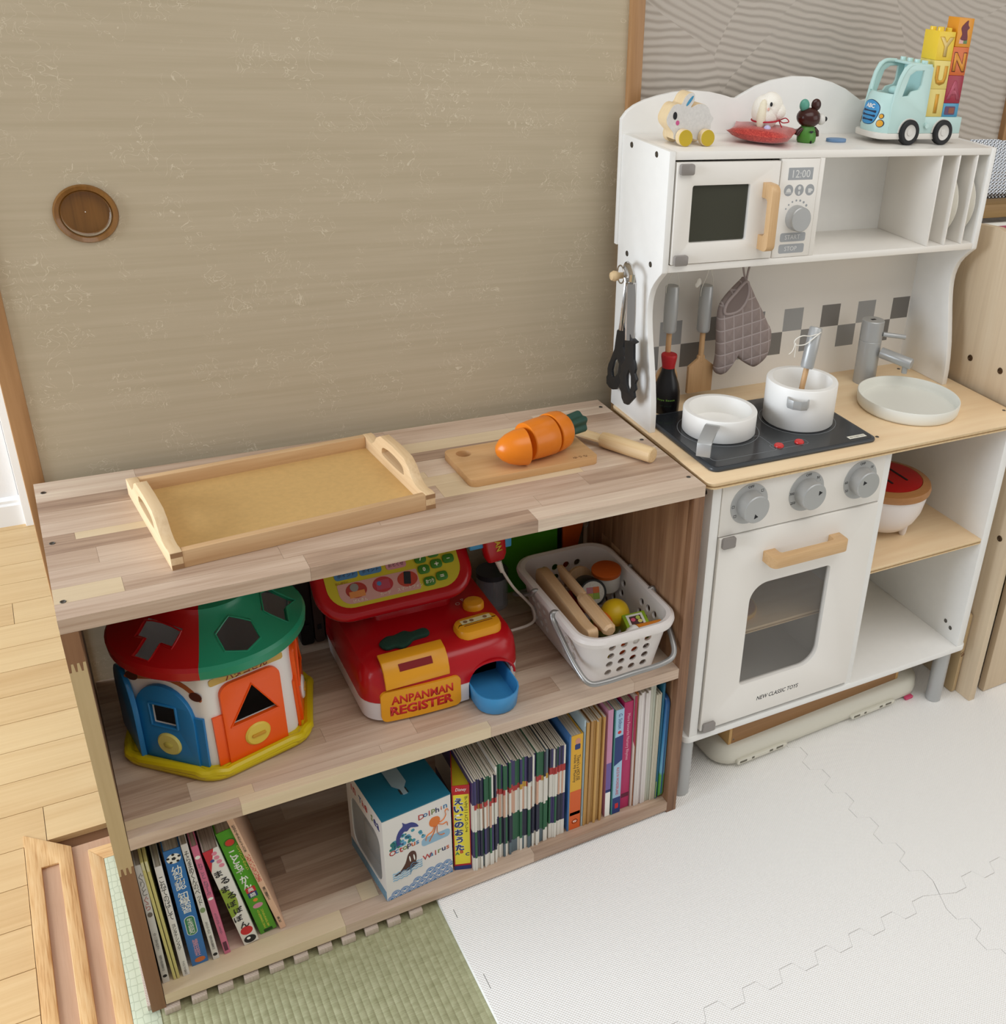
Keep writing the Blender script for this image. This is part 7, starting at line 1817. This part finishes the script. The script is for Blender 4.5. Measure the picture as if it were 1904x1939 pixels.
for i in range(9):
    w = 0.00275
    booklet(x, w - 0.0001, 0.0165 + rb_.uniform(-0.0015, 0.002), 0.1680 + rb_.uniform(-0.001, 0.001), 0.150, [(('n', 'p', 'w', 'n', 'g', 'p', 'n', 'p', 'w')[i], 0.20), ('r', 0.075), (rb_.choice('wwo'), 0.25), (rb_.choice('ngp'), 0.305), ('w', 0.17)], 'thin booklet with a broad red band in the bundle left of the yellow book', 'thin booklets in the short bundle')
    x += w

# ---- thicker books further right
t = book('blue and yellow story book with an orange foot to its spine', 0.5605, 0.0208, 0.0172, 0.1795, 0.165, 0.0, '#d7a32c')
part('front_cover', MB().box(-0.0006, 0.0022, -0.0004, 0.166, -0.0, 0.1815), mat('cover_blue_soft', '#3d6a9f', 0.4), t, 0.0003)
patch(t, rrect(0.0030, 0.0206, 0.0003, 0.075, 0.0003), mat('spine_orange', '#cf5a22', 0.45)); spine(t, "There's a HOUSE", ink, 0.118, 0.0058, x=0.0150, vertical=False, width=0.048); spine(t, 'inside my Mummy', ink, 0.118, 0.0058, x=0.0090, vertical=False, width=0.052); spine(t, 'Giles Andreae', inkw, 0.054, 0.0042, x=0.0150, vertical=False, width=0.034); spine(t, 'Vanessa Cabban', inkw, 0.054, 0.0042, x=0.0085, vertical=False, width=0.036)
patch(t, ell(0.0130, 0.168, 0.0042, 0.0055), mat('figure_skin', '#c98a72', 0.5)); patch(t, rrect(0.0085, 0.0170, 0.153, 0.163, 0.002), inkb); patch(t, circ(0.0118, 0.0150, 0.0046, 20), inkw); patch(t, circ(0.0118, 0.0150, 0.0037, 20), mat('spine_orange', '#cf5a22', 0.45), d=0.0003); text('W', inkw, t, (0.0118, -0.0005, 0.0150), size=0.0040, depth=0.0001, bold=0.02); patch(t, rrect(0.0035, 0.0200, 0.028, 0.034, 0.0006), mat('strip_wine', '#8a3a34', 0.5))
t = book('thin pale blue book beside the tan booklets', 0.5830, 0.0026, 0.0175, 0.2010, 0.165, 0.0, '#a9bcc4', name='thin_book', pages=False)
patch(t, rrect(0.0003, 0.0023, 0.02, 0.19, 0.0002), mat('thin_line', '#8fa3ad', 0.5))
x = 0.5860
for i in range(10):
    w = 0.0032
    tb_ = book('tan booklet with a plain spine in the bundle right of the yellow book', x, w - 0.0002, 0.0160 + rb_.uniform(-0.002, 0.003), 0.1955 + rb_.uniform(-0.003, 0.003), 0.150, rb_.uniform(-0.0008, 0.0008), ('#b98f52', '#c39a5a', '#ad8450', '#c9a468')[i % 4], name='tan_booklet', cat='booklet', group='tan booklets', pages=False, rough=0.55)
    part('pages', MB().box(0.0003, w - 0.0005, 0.0006, 0.149, tb_['h'] - 0.0003, tb_['h'] + 0.0005), page_m, tb_)
    x += w
t = book('slim pink and violet book left of the light blue one', 0.6228, 0.0085, 0.0175, 0.2050, 0.165, -0.0022, '#c58aa8')
patch(t, rrect(0.0002, 0.0083, 0.052, 0.105, 0.0003), mat('violet', '#6c5a9a', 0.45)); patch(t, rrect(0.0002, 0.0083, 0.048, 0.053, 0.0003), inkb); patch(t, rrect(0.0002, 0.0083, 0.0003, 0.048, 0.0003), inkw)
t = book('light blue and navy classic story book with white title', 0.6338, 0.0150, 0.0170, 0.2005, 0.165, -0.0022, '#9fc0d8')
part('front_cover', MB().box(-0.0004, 0.0014, -0.0003, 0.166, 0.0, 0.2010), mat('cover_meadow', '#3f7f7a', 0.45), t)
patch(t, [(0.0016, 0.096), (0.0150, 0.104), (0.0150, 0.152), (0.0016, 0.150)], inkb); patch(t, rrect(0.0002, 0.0149, 0.0003, 0.032, 0.0003), inkb); spine(t, 'Classic Tales', inkw, 0.126, 0.0068, x=0.0085, vertical=False, width=0.042); spine(t, 'G. Stilton', inkb, 0.179, 0.0058, x=0.0090, vertical=False, width=0.028); spine(t, 'ALICE IN WONDERLAND', inkred, 0.064, 0.0046, x=0.0088, vertical=False, width=0.055); patch(t, circ(0.0085, 0.1585, 0.0030, 14), inkred); patch(t, rrect(0.0060, 0.0115, 0.010, 0.020, 0.0005), inkred, d=0.0003)
t = book('thick magenta nursery rhyme book', 0.6512, 0.0150, 0.0215, 0.2060, 0.165, -0.0022, '#b0245c')
spine(t, 'More Favourite Nursery Rhymes', mat('ink_rosewhite', '#dfb0bf', 0.5), 0.140, 0.0062, vertical=False, width=0.088); patch(t, rrect(0.0012, 0.0138, 0.022, 0.0300, 0.0005), mat('wine_mark', '#5f1030', 0.5))
t = book('thin crimson and white book right of the magenta one', 0.6672, 0.0034, 0.0190, 0.2150, 0.165, -0.0022, '#c9b8ae', name='thin_book', pages=False)
patch(t, [(0.0, 0.130), (0.0033, 0.118), (0.0033, 0.2148), (0.0, 0.2148)], mat('crimson_corner', '#a01f45', 0.45))
t = book('thin orange brown book before the white booklets', 0.6708, 0.0022, 0.0200, 0.2180, 0.165, -0.0022, '#a8622c', name='thin_book', pages=False)
patch(t, rrect(0.0002, 0.0020, 0.02, 0.20, 0.0002), mat('thin_rust', '#8f4f22', 0.5))
x = 0.6732
for i in range(5):
    tb_ = book('white booklet in the bundle right of the magenta book', x, 0.0036, 0.0180 + rb_.uniform(-0.0012, 0.0015), 0.2150 + rb_.uniform(-0.002, 0.003), 0.160, -0.0022, ('#d6cfca', '#ddd6d2', '#cfc6c4')[i % 3], name='white_booklet', cat='booklet', group='white booklets', pages=False, rough=0.55)
    part('pages', MB().box(0.0003, 0.0033, 0.0006, 0.159, tb_['h'] - 0.0003, tb_['h'] + 0.0004), page_m, tb_)
    x += 0.0038
x = 0.6924
for i in range(2):
    tb_ = book('tall grey green exercise book right of the white booklets', x, 0.0042, 0.0190, 0.2280, 0.175, -0.0016, ('#bdbdae', '#b2b5a6')[i], name='exercise_book', group='tall exercise books', rough=0.55, pages=False)
    part('pages', MB().box(0.0003, 0.0039, 0.0006, 0.174, 0.2278, 0.2284), page_m, tb_)
    x += 0.0044
x = 0.7013
for i in range(4):
    tb_ = book('cream booklet between the tall exercise books and the teal board book', x, 0.0019, 0.0165, 0.2050 + 0.002 * (i % 2), 0.165, -0.0008, ('#c9c2ae', '#bfb9a4')[i % 2], name='cream_booklet', cat='booklet', group='cream booklets', rough=0.55, pages=False)
    part('pages', MB().box(0.0003, 0.0016, 0.0006, 0.164, tb_['h'] - 0.0003, tb_['h'] + 0.0004), page_m, tb_)
    x += 0.0021
t = book('thin teal board book beside the rounded blue one', 0.7100, 0.0036, 0.0160, 0.2240, 0.190, 0.0, '#1f5f7a', name='board_book', pages=False)
patch(t, rrect(0.0002, 0.0012, 0.002, 0.035, 0.0002), mat('lime_edge', '#a8b83a', 0.5))
t = thing('board_book', 'blue board book with rounded corners, rightmost on the bottom board', 'book', (0.7150, 0.0125, BZ))
grad, nt, b = newmat('board_print')
if True:
    Lk = nt.links.new
    tc = N(nt, 'ShaderNodeTexCoord'); sx = N(nt, 'ShaderNodeSeparateXYZ'); Lk(tc.outputs['Object'], sx.inputs[0])
    mr = N(nt, 'ShaderNodeMapRange'); mr.inputs[2].default_value = 0.2; Lk(sx.outputs['Z'], mr.inputs[0])
    cr = N(nt, 'ShaderNodeValToRGB'); els = cr.color_ramp.elements
    els[0].position = 0.0; els[0].color = lin('#4f8a3a'); els[1].position = 1.0; els[1].color = lin('#274f86')
    for p, c_ in ((0.24, '#5a9a42'), (0.27, '#6fa8bc'), (0.6, '#3f80ad')):
        e = els.new(p); e.color = lin(c_)
    Lk(mr.outputs[0], cr.inputs['Fac']); Lk(cr.outputs['Color'], b.inputs['Base Color']); b.inputs['Roughness'].default_value = 0.3
part('cover', MB().prism(rrect(0, 0.185, 0, 0.1960, 0.012, 6), 0.0, 0.0068, axis='X'), grad, t, 0.0006)
part('edge', MB().prism(rrect(-0.0002, 0.05, 0.01, 0.186, 0.001, 2), 0.0022, 0.0046, axis='X'), mat('board_edge', '#2f5f8f', 0.4), t)

# ================================================================ furniture and picture at the far right
maple = wood('maple', [(0.0, '#c2ab8e'), (0.5, '#d2bd9f'), (1.0, '#dccbb0')], 'Z', grain=0.5, fine=0.7, rnd=0.1, rough=0.5)
maple_e = wood('maple_edge', [(0.0, '#b99d72'), (1.0, '#d0b78e')], 'Z', grain=0.6, fine=0.7, rnd=0.1, rough=0.5)
cabr = thing('toy_cabinet', 'pale maple children cabinet with a curved side panel right of the kitchen', 'cabinet', (1.372, -0.0145, 0.0))
sidep = [(0.0, 0.0), (0.33, 0.0), (0.33, 0.70), (0.315, 0.76), (0.28, 0.805), (0.235, 0.834), (0.205, 0.8415), (0.170, 0.838), (0.12, 0.812), (0.07, 0.755), (0.035, 0.68), (0.012, 0.58), (0.0, 0.48)]
sidep = [(0.0, 0.0), (0.335, 0.0), (0.335, 0.62), (0.325, 0.70), (0.30, 0.77), (0.262, 0.815), (0.215, 0.838), (0.17, 0.842), (0.12, 0.832), (0.075, 0.80), (0.04, 0.75), (0.015, 0.67), (0.0, 0.56)]
part('side_panel', MB().prism(sidep, 0.0, 0.0145, axis='X'), maple, cabr, 0.0012)
part('front_panel', MB().box(0.046, 0.52, 0.008, 0.022, 0.0015, 0.46), maple, cabr, 0.0015)
part('side_panel', MB().prism(sidep, 0.536, 0.5505, axis='X'), maple, cabr, 0.0012)
part('shelf', MB().box(0.0145, 0.536, 0.03, 0.32, 0.46, 0.474), maple, cabr, 0.001)
bolt = MB().lathe([(0.0001, 0.0006), (0.0024, 0.0004), (0.0030, 0.0014), (0.0052, 0.0012), (0.0056, 0.0)], 18).mesh('bolt')
bz_ = mat('bolt_bronze', '#5d4a38', 0.35, 0.8)
for y, z in ((0.171, 0.6195), (0.1015, 0.621), (0.0205, 0.341)):
    link('bolt', bolt, bz_, cabr, (0.0, y, z), (0, -PI / 2, 0))
t = thing('offcut_board', 'short pale wooden board standing between kitchen foot and cabinet', 'board', (1.3605, 0.0195, 0.0))
part('plank', MB().prism(rrect(0, 0.024, 0, 0.176, 0.006), 0.0, 0.0085, axis='X'), maple_e, t, 0.0016)
text('18', mat('pencil', '#6a3f28', 0.8), t, (0.0042, -0.0002, 0.088), (PI / 2, R(60), 0), size=0.0085, depth=0.0002)
t = thing('picture_board', 'green picture board with a pink top edge leaning behind the cabinet', 'picture', (1.4700, 0.290, 0.50), 0, rot=(R(-3), 0, 0))
part('board', MB().box(0, 0.30, 0, 0.006, 0.0, 0.290), mat('pic_green', '#8ba04a', 0.6), t)
part('edge', MB().box(-0.001, 0.301, -0.0005, 0.0065, 0.288, 0.3005), mat('pic_pink', '#b04a68', 0.5), t)
part('edge_white', MB().box(-0.001, 0.301, -0.0005, 0.0065, 0.3006, 0.3060), inkw, t)
part('print', MB().prism(smooth_poly([(0.085, 0.19), (0.11, 0.20), (0.105, 0.235), (0.125, 0.26), (0.15, 0.275), (0.19, 0.27), (0.21, 0.22), (0.17, 0.17), (0.10, 0.17)], 3), -0.0003, 0.001, axis='Y'), mat('pic_tree', '#2f7d52', 0.6), t)
for x, z, c_ in ((0.102, 0.268, '#d07a55'), (0.06, 0.235, '#e0d8c0'), (0.035, 0.245, '#d9c84a'), (0.095, 0.20, '#c9502f')):
    part('print', MB().prism(circ(x, z, 0.007, 14), -0.0005, 0.001, axis='Y'), mat('pic_' + c_.strip('#'), c_, 0.6), t)
# low stand carrying the picture board
st2 = thing('low_stand', 'plain pale stand under the green picture board', 'stand', (1.46, 0.262, 0.0))
part('post', MB().box(0.0, 0.02, 0.0, 0.06, 0.0, 0.498), maple, st2); part('post', MB().box(0.29, 0.31, 0.0, 0.06, 0.0, 0.498), maple, st2); part('top', MB().box(0.0, 0.32, 0.0, 0.06, 0.486, 0.4995), maple, st2)
